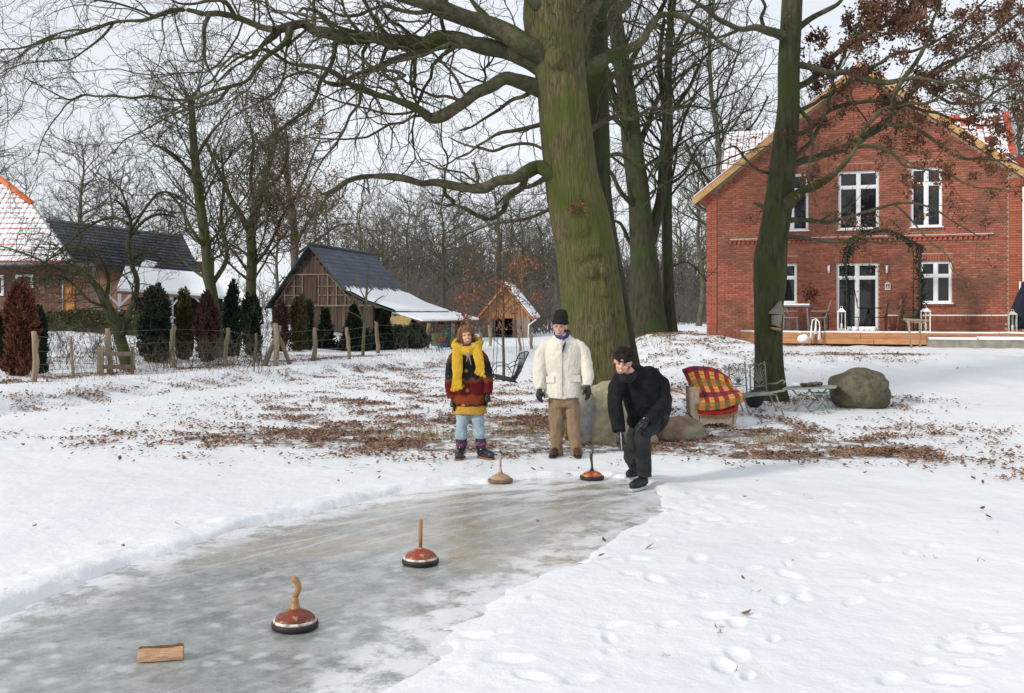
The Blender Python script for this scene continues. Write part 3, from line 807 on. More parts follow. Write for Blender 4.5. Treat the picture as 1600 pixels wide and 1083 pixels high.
# --- the second dark oak fused behind it
oakb = thing('oak_tree', (P(975, 640, 15.9).x, 15.9, .15), 'dark oak trunk leaning just behind the right side of the big oak', 'tree')
secb = [(*P(x, y, 15.9), w / 2 / F * 15.9) for x, y, w in [(975, 665, 95), (968, 600, 76), (960, 540, 66), (950, 480, 66), (938, 380, 56), (930, 300, 50), (928, 200, 48), (925, 100, 50), (924, 0, 48), (930, -120, 40), (940, -260, 30)]]
V, Fq = ragged_trunk(secb, 44, 110, .03, seed=8)
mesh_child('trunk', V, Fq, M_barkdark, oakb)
LB = [px_limb(p, 15.9, 1.5, .2, None, i + 70) for i, p in enumerate([
    [(935, 60, 26), (965, 20, 20), (1000, -20, 14), (1050, -60, 8)], [(935, 140, 16), (970, 110, 12), (1010, 100, 8), (1050, 75, 6), (1100, 60, 4)],
    [(930, 250, 12), (965, 240, 8), (1000, 260, 6), (1030, 250, 3)], [(925, 30, 22), (900, -40, 16), (860, -100, 9)], [(930, 190, 12), (900, 170, 10), (840, 195, 8), (780, 210, 6), (730, 240, 4), (690, 262, 2.5)],
    [(935, 330, 10), (890, 310, 8), (830, 340, 6), (770, 350, 5), (720, 372, 3)], [(930, 280, 10), (880, 250, 8), (820, 225, 6), (760, 235, 5), (700, 215, 3)]])]
S0b = as_set(LB, 24)
for A in LB: tube_obj('limb', [smooth_limb(A, rg_o)], M_limb, oakb, [10])
S1 = grow(*S0b, rg_o, 2.8, (.3, .55), (28, 75), 10, .22, .02, .38, lmin=.6, lmax=2.2, rmin=.006)
S2 = grow(*S1, rg_o, 2.6, (.3, .6), (25, 70), 7, .25, .0, .6, lmin=.3, lmax=1.1, rmin=.004)
S3 = grow(*S2, rg_o, 3.4, (.3, .6), (20, 65), 5, .25, 0, .6, lmin=.16, lmax=.6, rmin=.0028)
tube_obj('branches', [S1, S2], M_limb, oakb, [6, 4], 'stuff')
tube_obj('twigs', [S3], M_twig, oakb, [3], 'stuff')

# --- the leafy oak in front of the brick house
YR = 17.8
oakr = thing('oak_tree', tuple(G(1205, 625)), 'oak still holding brown leaves in front of the brick house', 'tree')
YR = oakr.location.y
rs = [(1207, 655, 74), (1205, 625, 54), (1202, 590, 47), (1201, 540, 43), (1201, 480, 44), (1203, 440, 50), (1204, 405, 50), (1209, 370, 45), (1215, 330, 44), (1219, 300, 42), (1225, 240, 38), (1232, 170, 34), (1233, 100, 33), (1237, 30, 32), (1240, -40, 30), (1246, -140, 24), (1250, -260, 16)]
V, Fq = ragged_trunk([(*P(x, y, YR), w / 2 / F * YR) for x, y, w in rs], 44, 150, .022, seed=12)
mesh_child('trunk', V, Fq, M_mossy, oakr)
RL = [
 [(1222, 330, 26), (1239, 312, 20), (1267, 293, 16), (1294, 278, 13), (1312, 262, 10), (1330, 240, 9), (1345, 215, 5)],
 [(1228, 265, 18), (1247, 253, 15), (1286, 241, 14), (1326, 227, 14), (1358, 209, 13), (1386, 190, 12), (1412, 160, 10), (1444, 125, 8), (1475, 100, 6), (1520, 85, 4), (1570, 60, 2.5)],
 [(1380, 192, 9), (1410, 200, 8), (1429, 199, 7), (1461, 221, 6.5), (1493, 243, 6), (1529, 249, 5), (1568, 249, 4), (1600, 262, 3), (1640, 275, 2)],
 [(1228, 345, 12), (1255, 342, 9), (1290, 346, 7), (1320, 340, 6), (1358, 329, 6), (1397, 318, 5), (1437, 320, 4.5), (1469, 332, 3.5), (1500, 352, 3), (1540, 375, 2)],
 [(1222, 372, 11), (1239, 368, 9), (1270, 374, 7), (1318, 378, 6), (1345, 370, 5), (1370, 380, 4), (1400, 376, 3)],
 [(1235, 140, 14), (1262, 128, 12), (1319, 72, 9), (1350, 56, 8), (1381, 40, 7), (1406, 25, 6), (1440, -10, 4), (1480, -40, 3)],
 [(1236, 70, 16), (1250, 40, 13), (1275, 26, 10), (1300, 12, 8), (1320, -10, 6), (1350, -50, 4)],
 [(1232, 60, 20), (1209, 52, 16), (1194, 46, 13), (1162, 44, 11), (1131, 33, 10), (1100, 14, 9), (1070, -8, 7), (1030, -30, 5)],
 [(1194, 46, 8), (1190, 25, 7), (1195, 10, 6), (1180, -20, 4)],
 [(1160, 44, 7), (1120, 58, 5), (1080, 52, 5), (1040, 66, 4), (1000, 90, 3), (970, 88, 2)],
 [(1230, 210, 12), (1262, 205, 10), (1300, 170, 9), (1340, 160, 8), (1385, 158, 7), (1430, 170, 6), (1475, 180, 5), (1530, 195, 4), (1590, 190, 3)],
 [(1238, 100, 14), (1280, 110, 12), (1330, 115, 10), (1375, 130, 9), (1425, 120, 8), (1480, 130, 6), (1540, 122, 5), (1610, 128, 3)],
 [(1392, 180, 10), (1400, 140, 9), (1430, 100, 8), (1450, 55, 7), (1462, 20, 5), (1480, -30, 4)],
 [(1440, 130, 8), (1500, 92, 7), (1545, 58, 6), (1590, 20, 5), (1630, -10, 3)],
 [(1222, 290, 10), (1200, 270, 7), (1178, 262, 5), (1150, 230, 4), (1130, 235, 2.5)],
 [(1240, 160, 9), (1262, 190, 7), (1270, 230, 6), (1262, 270, 4), (1275, 300, 3)],
 [(1395, 318, 4), (1430, 350, 3.4), (1452, 380, 3), (1480, 400, 2.4), (1500, 440, 1.8), (1522, 468, 1.4)],
 [(1222, 320, 8), (1200, 325, 6), (1185, 322, 8), (1178, 318, 4)],
 [(1240, 180, 9), (1290, 150, 8), (1340, 120, 7), (1390, 90, 6), (1440, 75, 5), (1500, 40, 4), (1550, -10, 3)],
 [(1340, 222, 8), (1370, 180, 7), (1400, 165, 6), (1450, 160, 5), (1500, 140, 4), (1560, 160, 3), (1620, 150, 2)],
 [(1330, 232, 7), (1380, 230, 6), (1420, 260, 5), (1470, 270, 4), (1520, 290, 3), (1580, 300, 2)],
 [(1440, 128, 7), (1480, 160, 6), (1530, 160, 5), (1580, 130, 4), (1640, 120, 3)],
 [(1236, 250, 8), (1280, 200, 7), (1300, 130, 6), (1330, 60, 5), (1360, 0, 4)]]
RL = [px_limb(p, YR, (-1.2, .9, .4, -.8)[i % 4], .12, None, 200 + i) for i, p in enumerate(RL)]
rg_r = np.random.default_rng(33)
for A in RL: tube_obj('limb', [smooth_limb(A, rg_r)], M_limb, oakr, [12])
S0 = as_set(RL, 32)
S1 = grow(*S0, rg_r, 2.8, (.22, .5), (28, 75), 10, .22, .02, .36, lmin=.5, lmax=1.9, rmin=.006)
S2 = grow(*S1, rg_r, 2.8, (.3, .6), (25, 70), 7, .25, .0, .6, lmin=.3, lmax=.95, rmin=.004)
S3 = grow(*S2, rg_r, 4.2, (.3, .6), (20, 65), 5, .25, 0, .6, lmin=.15, lmax=.5, rmin=.0028)
tube_obj('branches', [S1, S2], M_limb, oakr, [5, 4], 'stuff')
tube_obj('twigs', [S3], M_twig, oakr, [3], 'stuff')
end = S3[0][:, 2]; pxs = end[:, 0]; zz = end[:, 2]
cl = 0.5 + 1.6 * fbm(end[:, 0] + 40, end[:, 2] + 10, 3, 1.1) + 0.9 * fbm(end[:, 0], end[:, 1] * 2, 2, 2.2)
wgt = np.clip(cl + .5, .08, None) ** 1.2 * np.clip((end[:, 0] - 4.2) / 1.2, 0, 1) * np.where(end[:, 2] > 4.0, 1.0, .55) * np.where(end[:, 2] < 3.1, .3, 1)
wgt = wgt / wgt.sum()
leaves_on('withered_leaves', S3[0], 24000, (.04, .085), M_brownleaf, oakr, rg_r, .05, wgt)

# --- generic bare trees
def bare_tree(name, base, trunk_px, Y, label, limbs, mat_t, mat_b, mat_w, seed, den=(1.2, 1.6, 2.2), lens=(.35, .6), leaves=None, ridge=.015, up=.06, group=None, rm=(.012, .008, .005), lmx=(4, 2, .9), auto=0, side=28):
    rg = np.random.default_rng(seed)
    t = thing(name, base, label, 'tree', group)
    tr = [(*P(x, y, Y), w / 2 / F * Y) for x, y, w in trunk_px]
    V, Fq = ragged_trunk(tr, side, 60, ridge, seed=seed)
    mesh_child('trunk', V, Fq, mat_t, t)
    LL = [px_limb(p, Y, rg.uniform(-1, 1) * Y * .05, .01 * Y, None, seed + i) for i, p in enumerate(limbs)]
    A = np.stack([resample(tr, 20)] + [resample(l, 20) for l in LL]) if LL else np.stack([resample(tr, 20)])
    for q_ in LL: tube_obj('limb', [as_set([q_], 20)], mat_b, t, [7])
    S0 = (A[:, :, :3], A[:, :, 3])
    if auto:
        tS = (A[:1, :, :3], A[:1, :, 3])
        X0 = grow(*tS, rg, auto, (.25, .45), (35, 75), 14, .12, .05, .45, tmin=.3, lmin=2.0, lmax=7, rmin=.02)
        S0 = (np.concatenate([A[:, :14, :3] if False else resample_set(A[:, :, :3], 14), X0[0]]), np.concatenate([resample_r(A[:, :, 3], 14), X0[1]]))
        tube_obj('boughs', [X0], mat_b, t, [6], 'stuff')
    S1 = grow(*S0, rg, den[0], lens, (30, 75), 9, .17, up, .5, tmin=.25, lmin=.8, lmax=lmx[0], rmin=rm[0])
    S2 = grow(*S1, rg, den[1], (.3, .6), (25, 65), 6, .20, up * .6, .6, lmin=.5, lmax=lmx[1], rmin=rm[1])
    S3 = grow(*S2, rg, den[2], (.3, .6), (20, 60), 4, .22, up * .5, .6, lmin=.3, lmax=lmx[2], rmin=rm[2])
    tube_obj('branches', [S1, S2], mat_b, t, [4, 3], 'stuff')
    tube_obj('twigs', [S3], mat_w, t, [3], 'stuff')
    if leaves: leaves_on('withered_leaves', S3[0], leaves[0], leaves[1], leaves[2], t, rg, leaves[3])
    return t
def resample_set(A, n):
    t = np.linspace(0, A.shape[1] - 1, n); i = np.minimum(t.astype(int), A.shape[1] - 2); s = (t - i)[None, :, None]
    return A[:, i] * (1 - s) + A[:, i + 1] * s
def resample_r(A, n):
    t = np.linspace(0, A.shape[1] - 1, n); i = np.minimum(t.astype(int), A.shape[1] - 2); s = (t - i)[None, :]
    return A[:, i] * (1 - s) + A[:, i + 1] * s
YT = 30.
bare_tree('oak_tree', (P(1012, 520, YT).x, YT, 1.05), [(1013, 535, 80), (1012, 515, 66), (1010, 470, 54), (1007, 420, 46), (1002, 360, 38), (998, 300, 34), (990, 240, 32), (982, 170, 29), (972, 100, 26), (960, 20, 22), (950, -60, 18), (945, -160, 12)], YT,
  'thick mossy oak, the left of the twin trunks on the mound behind the big oak',
  [[(1012, 390, 26), (1025, 340, 22), (1034, 300, 20), (1036, 240, 17), (1040, 180, 14), (1030, 100, 10), (1038, 30, 7)], [(990, 240, 14), (1010, 200, 12), (1030, 150, 9), (1060, 120, 6), (1090, 100, 4)], [(1000, 330, 12), (970, 300, 9), (955, 270, 7), (930, 250, 5)],
   [(985, 190, 14), (960, 150, 11), (950, 110, 8), (930, 60, 5)], [(975, 120, 13), (1000, 70, 10), (1030, 20, 8), (1060, -40, 5)], [(1003, 400, 10), (985, 380, 8), (970, 350, 6), (955, 345, 4)], [(965, 60, 12), (940, 20, 9), (920, -30, 6)]],
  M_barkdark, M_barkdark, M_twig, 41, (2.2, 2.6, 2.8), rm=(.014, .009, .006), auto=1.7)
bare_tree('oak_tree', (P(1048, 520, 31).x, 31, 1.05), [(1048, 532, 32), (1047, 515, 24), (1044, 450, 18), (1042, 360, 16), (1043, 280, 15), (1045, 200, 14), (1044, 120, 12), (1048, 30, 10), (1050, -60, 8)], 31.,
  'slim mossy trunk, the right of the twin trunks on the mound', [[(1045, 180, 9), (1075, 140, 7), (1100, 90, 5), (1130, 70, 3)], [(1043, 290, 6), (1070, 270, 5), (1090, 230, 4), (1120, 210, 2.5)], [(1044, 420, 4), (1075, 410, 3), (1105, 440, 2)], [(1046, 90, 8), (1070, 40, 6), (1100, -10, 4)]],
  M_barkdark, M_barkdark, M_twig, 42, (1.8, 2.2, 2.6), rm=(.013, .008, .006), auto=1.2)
bare_tree('bare_tree', (P(1125, 520, 52).x, 52, .6), [(1122, 540, 16), (1122, 480, 13), (1123, 400, 12), (1124, 300, 11), (1122, 220, 9), (1112, 150, 7), (1108, 60, 5), (1110, -30, 4)], 52.,
  'bare tree rising behind the left corner of the brick house', [[(1123, 260, 6), (1150, 220, 5), (1180, 190, 4), (1200, 150, 3)], [(1122, 300, 6), (1090, 260, 5), (1070, 220, 4)], [(1115, 170, 5), (1140, 120, 4), (1160, 60, 3)], [(1123, 360, 5), (1095, 345, 4), (1075, 320, 3)]],
  M_barkfar, M_barkdark, M_twig, 43, (1.4, 1.5, 1.8), rm=(.020, .013, .009), auto=1.2)
# --- left group
bare_tree('bare_tree', (P(345, 565, 31).x, 31, .4), [(346, 575, 22), (342, 545, 19), (338, 500, 17), (331, 460, 17), (325, 420, 16), (321, 378, 16), (314, 330, 15), (308, 280, 14), (303, 230, 12), (300, 180, 9), (296, 150, 5)], 31.,
  'tall mossy tree with ivy-green trunk beyond the fence', [[(334, 440, 10), (355, 400, 8), (345, 340, 7), (350, 290, 6), (345, 230, 4)], [(322, 390, 8), (300, 360, 6), (280, 320, 5), (262, 300, 4)], [(308, 290, 8), (285, 255, 6), (262, 235, 4), (240, 225, 3)], [(304, 250, 8), (325, 215, 6), (345, 190, 4), (360, 170, 3)], [(330, 440, 7), (300, 420, 5), (275, 395, 4)]],
  M_mossy, M_mossy, M_twig, 51, (3.2, 3.2, 3.2), rm=(.013, .009, .006), auto=2.2)
bare_tree('bare_tree', (P(393, 560, 36).x, 36, .4), [(395, 560, 22), (393, 500, 18), (392, 450, 16), (394, 400, 16), (392, 365, 15), (402, 320, 13), (412, 280, 11), (425, 240, 8), (435, 200, 6)], 36.,
  'forked bare tree to the left of the timber barn', [[(392, 368, 13), (378, 340, 11), (364, 318, 10), (350, 285, 8), (336, 255, 7), (325, 225, 4)], [(400, 330, 8), (392, 280, 7), (396, 230, 5), (390, 190, 3)], [(410, 300, 7), (440, 270, 6), (450, 230, 4), (446, 200, 3)], [(393, 420, 8), (420, 385, 6), (440, 340, 5), (462, 310, 3)], [(391, 430, 6), (370, 400, 5), (352, 380, 4)]],
  M_mossy, M_barkdark, M_twig, 52, (2.8, 2.8, 2.8), rm=(.015, .010, .007), auto=1.8, leaves=(6000, (.06, .11), M_redtwig, .1))
bare_tree('bare_tree', (P(460, 540, 58).x, 58, .3), [(462, 540, 15), (461, 470, 13), (460, 385, 12), (458, 340, 11), (452, 300, 9), (448, 260, 7), (450, 220, 5)], 58.,
  'bare tree with a reddish crown rising above the barn gable', [[(460, 385, 7), (480, 350, 6), (500, 320, 5), (525, 300, 3)], [(457, 350, 7), (435, 310, 5), (425, 270, 4)], [(455, 320, 6), (475, 280, 5), (490, 240, 4), (500, 220, 3)], [(460, 400, 6), (500, 372, 4), (530, 352, 3), (560, 350, 2)]],
  M_barkfar, M_barkfar, M_twigfar, 53, (1.9, 1.8, 1.8), rm=(.022, .015, .011), auto=1.6, leaves=(9000, (.09, .16), M_redtwig, .2))
# old fruit tree, leaning with a drooping crown
rgf = 61
bare_tree('fruit_tree', tuple(G(200, 574)), [(203, 590, 24), (199, 573, 22), (193, 548, 19), (187, 528, 18), (183, 512, 17), (174, 492, 16), (163, 470, 14), (154, 452, 11), (140, 436, 8), (120, 420, 6), (100, 408, 4)], 26.,
  'gnarled old fruit tree with a low drooping crown by the fence', [
  [(188, 528, 12), (198, 510, 12), (200, 490, 11), (212, 465, 10), (214, 437, 10), (206, 415, 9), (200, 385, 9), (205, 350, 7), (195, 325, 6), (180, 312, 4)],
  [(206, 405, 8), (225, 395, 6), (245, 400, 4), (262, 415, 3)], [(203, 370, 7), (225, 345, 6), (250, 335, 5), (275, 340, 3)], [(200, 350, 7), (180, 340, 6), (155, 345, 5), (130, 360, 4), (100, 385, 3), (70, 410, 2)],
  [(164, 470, 8), (170, 440, 7), (160, 410, 6), (145, 390, 5), (120, 385, 4), (85, 400, 3), (50, 425, 2)], [(150, 450, 7), (130, 430, 5), (100, 425, 5), (60, 405, 4), (20, 390, 3), (-20, 380, 2)],
  [(200, 330, 5), (190, 300, 4), (175, 285, 3), (150, 270, 2)], [(205, 360, 6), (235, 315, 5), (255, 300, 4), (285, 310, 2)], [(170, 480, 6), (140, 470, 5), (110, 440, 4), (85, 430, 3), (50, 445, 2)]],
  M_mossy, M_barkdark, M_twig, rgf, (5.0, 4.2, 4.0), rm=(.010, .007, .005), up=-.03, lmx=(1.8, 1.0, .5))
# slender trees
bare_tree('young_tree', tuple(G(568, 556)), [(567, 560, 5.5), (568, 530, 5), (570, 500, 4.5), (572, 470, 4), (574, 440, 3), (576, 415, 2)], float(G(568, 556).y),
  'slender green-barked sapling at the fence in front of the barn', [[(570, 505, 3.5), (560, 480, 3), (548, 455, 2), (545, 440, 1.5)], [(571, 490, 3.2), (588, 470, 2.6), (600, 462, 1.6)], [(572, 470, 2.6), (562, 450, 2), (556, 430, 1.4)], [(572, 462, 2.6), (590, 440, 2), (600, 425, 1.4)], [(570, 500, 2.4), (548, 488, 1.8), (535, 484, 1.2)]],
  M_birch, M_birch, M_birch, 71, (.5, .8, 1.0), ridge=.002, rm=(.008, .005, .004), lmx=(.9, .5, .3))
bare_tree('beech_sapling', tuple(G(787, 590)), [(787, 596, 5), (787, 560, 4.4), (786, 520, 4), (787, 480, 3.4), (785, 450, 2.6), (786, 420, 1.8)], 24.,
  'small young beech with russet leaves in front of the wooden shed', [[(787, 500, 2.4), (770, 480, 2), (752, 472, 1.4)], [(787, 490, 2.4), (805, 475, 2), (822, 470, 1.4)], [(786, 470, 2), (770, 450, 1.8), (756, 448, 1.2)], [(786, 462, 2), (800, 445, 1.6), (812, 442, 1)], [(787, 480, 2), (765, 468, 1.6), (745, 480, 1)], [(787, 478, 2), (806, 462, 1.6), (830, 478, 1)]],
  M_limb, M_limb, M_twig, 72, (2.4, 3.0, 3.0), ridge=.002, rm=(.006, .005, .004), lmx=(.7, .5, .3), leaves=(1300, (.05, .09), M_beechleaf, .05))
# --- background trees: a handful of kinds, copied
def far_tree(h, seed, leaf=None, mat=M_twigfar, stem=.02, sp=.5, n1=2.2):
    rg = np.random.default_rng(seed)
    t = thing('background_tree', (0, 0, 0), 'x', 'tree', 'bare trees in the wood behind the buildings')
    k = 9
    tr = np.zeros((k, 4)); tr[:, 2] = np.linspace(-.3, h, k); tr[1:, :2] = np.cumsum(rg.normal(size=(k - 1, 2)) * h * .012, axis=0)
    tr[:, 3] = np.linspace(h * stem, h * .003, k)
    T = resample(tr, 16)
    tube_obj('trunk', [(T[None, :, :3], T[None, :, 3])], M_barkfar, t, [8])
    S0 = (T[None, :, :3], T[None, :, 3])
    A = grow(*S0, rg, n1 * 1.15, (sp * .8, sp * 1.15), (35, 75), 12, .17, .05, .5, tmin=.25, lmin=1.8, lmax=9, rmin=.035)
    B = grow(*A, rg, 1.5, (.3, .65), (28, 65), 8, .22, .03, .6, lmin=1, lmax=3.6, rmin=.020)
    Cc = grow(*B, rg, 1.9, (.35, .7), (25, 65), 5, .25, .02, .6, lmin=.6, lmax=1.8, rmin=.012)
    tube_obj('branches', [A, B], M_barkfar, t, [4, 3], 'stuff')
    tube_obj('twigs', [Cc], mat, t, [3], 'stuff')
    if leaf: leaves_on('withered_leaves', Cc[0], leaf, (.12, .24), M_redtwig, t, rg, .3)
    return t
proto = [far_tree(13, 81), far_tree(15, 82, sp=.42), far_tree(12, 83, 1500, sp=.5), far_tree(16, 84, stem=.026, sp=.46), far_tree(10, 85, sp=.6, n1=3)]
spots = [  # px, distance, kind, scale
 (30, 92, 0, 1.0), (110, 62, 3, .72), (175, 85, 4, 1.2), (265, 95, 4, 1.15), (505, 84, 2, .86), (430, 105, 4, 1.3),
 (560, 98, 4, 1.1), (600, 88, 4, .95), (640, 82, 4, .98), (688, 64, 4, .98), (705, 90, 0, .72), (738, 95, 4, 1.0), (780, 84, 3, .84), (815, 78, 4, .98), (842, 100, 4, 1.1),
 (868, 84, 4, 1.1), (1060, 105, 4, 1.3), (1090, 76, 1, .9), (1145, 84, 4, 1.3), (1180, 70, 0, 1.1), (-40, 70, 3, .9), (1260, 72, 1, 1.25), (1310, 80, 0, 1.2), (960, 110, 3, 1.0),
 (590, 118, 4, 1.2), (725, 118, 4, 1.1), (800, 125, 4, 1.3), (650, 112, 4, 1.2), (1580, 66, 1, 1.2), (1640, 60, 0, 1.3), (1500, 85, 3, 1.3)]
LBL = ['tall bare grey-brown tree', 'narrow bare tree', 'bare tree with russet leaves', 'big bare tree with a heavy trunk', 'broad low bare tree']
LM = [(-60, 'left behind the farmhouse'), (100, 'behind the farmhouse roof'), (200, 'behind the dark roof'), (320, 'behind the outbuilding right end'), (420, 'between outbuilding and barn'), (520, 'behind the barn gable'), (640, 'behind the barn roof'), (740, 'between barn and wooden shed'), (850, 'behind the small wooden shed'), (1030, 'behind the big oak'), (1120, 'right of the twin trunks'), (1240, 'behind the brick house left part'), (1440, 'behind the brick house ridge'), (2000, 'behind the brick house right end')]
ORD = 'first second third fourth fifth sixth seventh eighth ninth tenth'.split()
used_ = set(); rd = random.Random(9)
def put_tree(k, loc, s):
    t = proto[k]
    if k in used_: t = copy_tree(t, None, loc, rd.uniform(0, 6.28), s)
    else:
        used_.add(k); t.location = loc; t.rotation_euler = (0, 0, rd.uniform(0, 6.28)); t.scale = (s, s, s)
    return t
def lm(px): return next(l for x, l in LM if px < x or x == 2000)
cnt_ = {}
for px, Y, k, s in sorted(spots):
    x = (px - 800) / F * Y
    t = put_tree(k, (x, Y, hs(x, Y) - .1), s * rd.uniform(.94, 1.06))
    kk = (k, lm(px)); cnt_[kk] = cnt_.get(kk, 0) + 1
    tot = sum(1 for q in spots if (q[2], lm(q[0])) == kk)
    tag(t, LBL[k] + ' ' + kk[1] + (', %s such from the left' % ORD[cnt_[kk] - 1] if tot > 1 else ''), 'tree', 'bare trees in the wood behind the buildings')
for x, y, k, s in [(-6, -26, 0, 1.0), (3, -32, 3, 1.0), (-16, -30, 1, 1.0), (-24, -24, 4, 1.2), (-11, -38, 4, 1.3), (9, -24, 1, 1.)]:
    tag(put_tree(k, (x, y, 0), s), 'bare tree ' + {(-6, -26): 'nearest', (3, -32): 'heavy-trunked', (-16, -30): 'narrow', (-24, -24): 'low leftmost', (-11, -38): 'farthest', (9, -24): 'narrow rightmost'}[(x, y)] + ' of those behind the photographer', 'tree', 'trees behind the photographer')
# distant wood read as one mass
def wood_mass():
    rg = np.random.default_rng(90); n = 1900
    px = np.where(rg.random(n) < .86, rg.uniform(500, 1110, n), rg.uniform(-60, 480, n)); Y = rg.uniform(100, 165, n)
    x = (px - 800) / F * Y
    h = rg.uniform(2.5, 10, n) * np.where(px < 500, .6, 1)
    St = np.stack([np.stack([x, Y, np.full(n, .1)], -1), np.stack([x + rg.normal(size=n) * .5, Y, .1 + h * .5], -1), np.stack([x + rg.normal(size=n) * .8, Y, .1 + h], -1)], 1)
    Rr = np.stack([h * .016, h * .010, h * .004], 1)
    A = grow(St, Rr, rg, .7, (.3, .6), (20, 65), 3, .15, .1, .6, tmin=.1, lmin=1, lmax=4, rmin=.045)
    B = grow(*A, rg, .9, (.4, .8), (20, 65), 2, .2, .05, .6, lmin=.8, lmax=2.4, rmin=.03)
    Vs, Fs, o0 = [], [], 0
    for S_ in ((St, Rr), A, B):
        V, Fq = tube_arrays(*S_, 3); Vs.append(V); Fs.append(Fq + o0); o0 += len(V)
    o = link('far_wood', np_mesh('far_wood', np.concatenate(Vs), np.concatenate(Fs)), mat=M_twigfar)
    o['kind'] = 'stuff'
wood_mass()

_t = sum(len(m_.polygons) * 2 for m_ in bpy.data.meshes); print('TRIS so far about', _t)
# ================================================================ the brick house on the right
ZH = Vector((0, 0, 1))
HO = Vector((6.94, 35.4, 0)); HE = Vector((.945, -.326, 0)); HN = Vector((.326, .945, 0))
HAX = (HE, HN, ZH)
def HP(u, v, z): return HO + HE * u + HN * v + ZH * z
def hu(px, py, v=0.0):
    """house coordinates (along, height) of a photo pixel on the plane v"""
    o = HO + HN * v; k = (px - 800) / F
    u = (k * o.y - o.x) / (HE.x - k * HE.y)
    return u, CH + (HZ - py) / F * (o.y + HE.y * u)
def HF(px, py, v): u, z = hu(px, py, v); return HP(u, v, z)
M_brick = pmat('red brick', (.28, .076, .045), (.37, .125, .08), 7, .85, .4, 40, island=.24, c3=(.20, .075, .05), s3=.8, bdist=.006)
M_mortar = pmat('pale mortar', (.33, .25, .19), (.42, .33, .26), 12, .9, .3, 40)
M_pier = pmat('orange red pier brick', (.33, .088, .048), (.39, .115, .07), 5, .85, .3, 30, island=.16, c3=(.22, .09, .06), s3=1.2, bdist=.006)
M_larch = pmat('fresh larch boards', (.42, .25, .10), (.52, .33, .15), 2.5, .65, .3, 9, stretch=(1, 1, 5), island=.12, bdist=.006)
M_fascia = pmat('orange larch fascia', (.40, .18, .08), (.52, .26, .12), 2.5, .7, .4, 9, stretch=(1, 1, 6), randobj=.18, bdist=.006)
M_redtile = pmat('glazed red clay tile', (.42, .07, .035), (.52, .10, .05), 6, .45, .2, 20, island=.2)
M_dark = pmat('dark interior', (.012, .012, .013), (.02, .018, .018), 3, .9)
M_zinc = pmat('zinc flashing', (.25, .27, .29), (.33, .35, .37), 4, .45, metal=.6)
house = thing('brick_house', tuple(HP(0, 0, .7)), 'red brick gable house with white windows and yellow barge boards on the right', 'house')
HWL = 10.12; AX_ = 5.15; EZ = 5.72; AZ = 10.05; SL = (AZ - EZ) / (AX_ + .42)
def gz(u): return AZ - abs(u - AX_) * SL
OPEN = []
def hwin(x0, x1, y0, y1):
    u0, _ = hu(x0, y0); u1, _ = hu(x1, y0); _, zt = hu((x0 + x1) / 2, y0); _, zb = hu((x0 + x1) / 2, y1)
    OPEN.append((u0, u1, zb, zt)); return u0, u1, zb, zt
w_ur = hwin(1423, 1472, 262, 355); w_uc = hwin(1310, 1373, 267, 359); w_ul = hwin(1212, 1263, 272, 361)
w_lr = hwin(1438, 1487, 408, 474); w_ll = hwin(1194, 1245, 412, 474); w_dr = hwin(1307, 1372, 411, 517)
# wall body with openings: mortar-coloured slab made of strips between openings
def wall_strips():
    us = sorted({0.02, HWL - .02, AX_} | {q for o in OPEN for q in o[:2]})
    m = MB(); th = .30
    for a, b in zip(us[:-1], us[1:]):
        mid = (a + b) / 2; cuts = sorted([(o[2], o[3]) for o in OPEN if o[0] < mid < o[1]]); z = .7
        for c0, c1 in cuts:
            if c0 > z: m.box(HP(mid, .012 + th / 2, (z + c0) / 2), (b - a, th, c0 - z), ax=HAX)
            z = c1
        m.poly([HP(a, .012, z), HP(b, .012, z), HP(b, .012, gz(b) - .06), HP(a, .012, gz(a) - .06)], HN * th)
    m.poly([HP(.02, .32, .7), HP(.02, .32, gz(.02) - .1), HP(.02, 11, gz(.02) - .1), HP(.02, 11, .7)], HE * .25)
    m.poly([HP(HWL - .27, .32, .7), HP(HWL - .27, .32, gz(HWL) - .1), HP(HWL - .27, 11, gz(HWL) - .1), HP(HWL - .27, 11, .7)], HE * .25)
    m.poly([HP(.3, 10.7, .7), HP(HWL - .3, 10.7, .7), HP(HWL - .3, 10.7, gz(HWL) - .1), HP(AX_, 10.7, AZ - .1), HP(.3, 10.7, gz(.3) - .1)], HN * .2)
    return m
wall = wall_strips().build('wall', M_mortar, house)
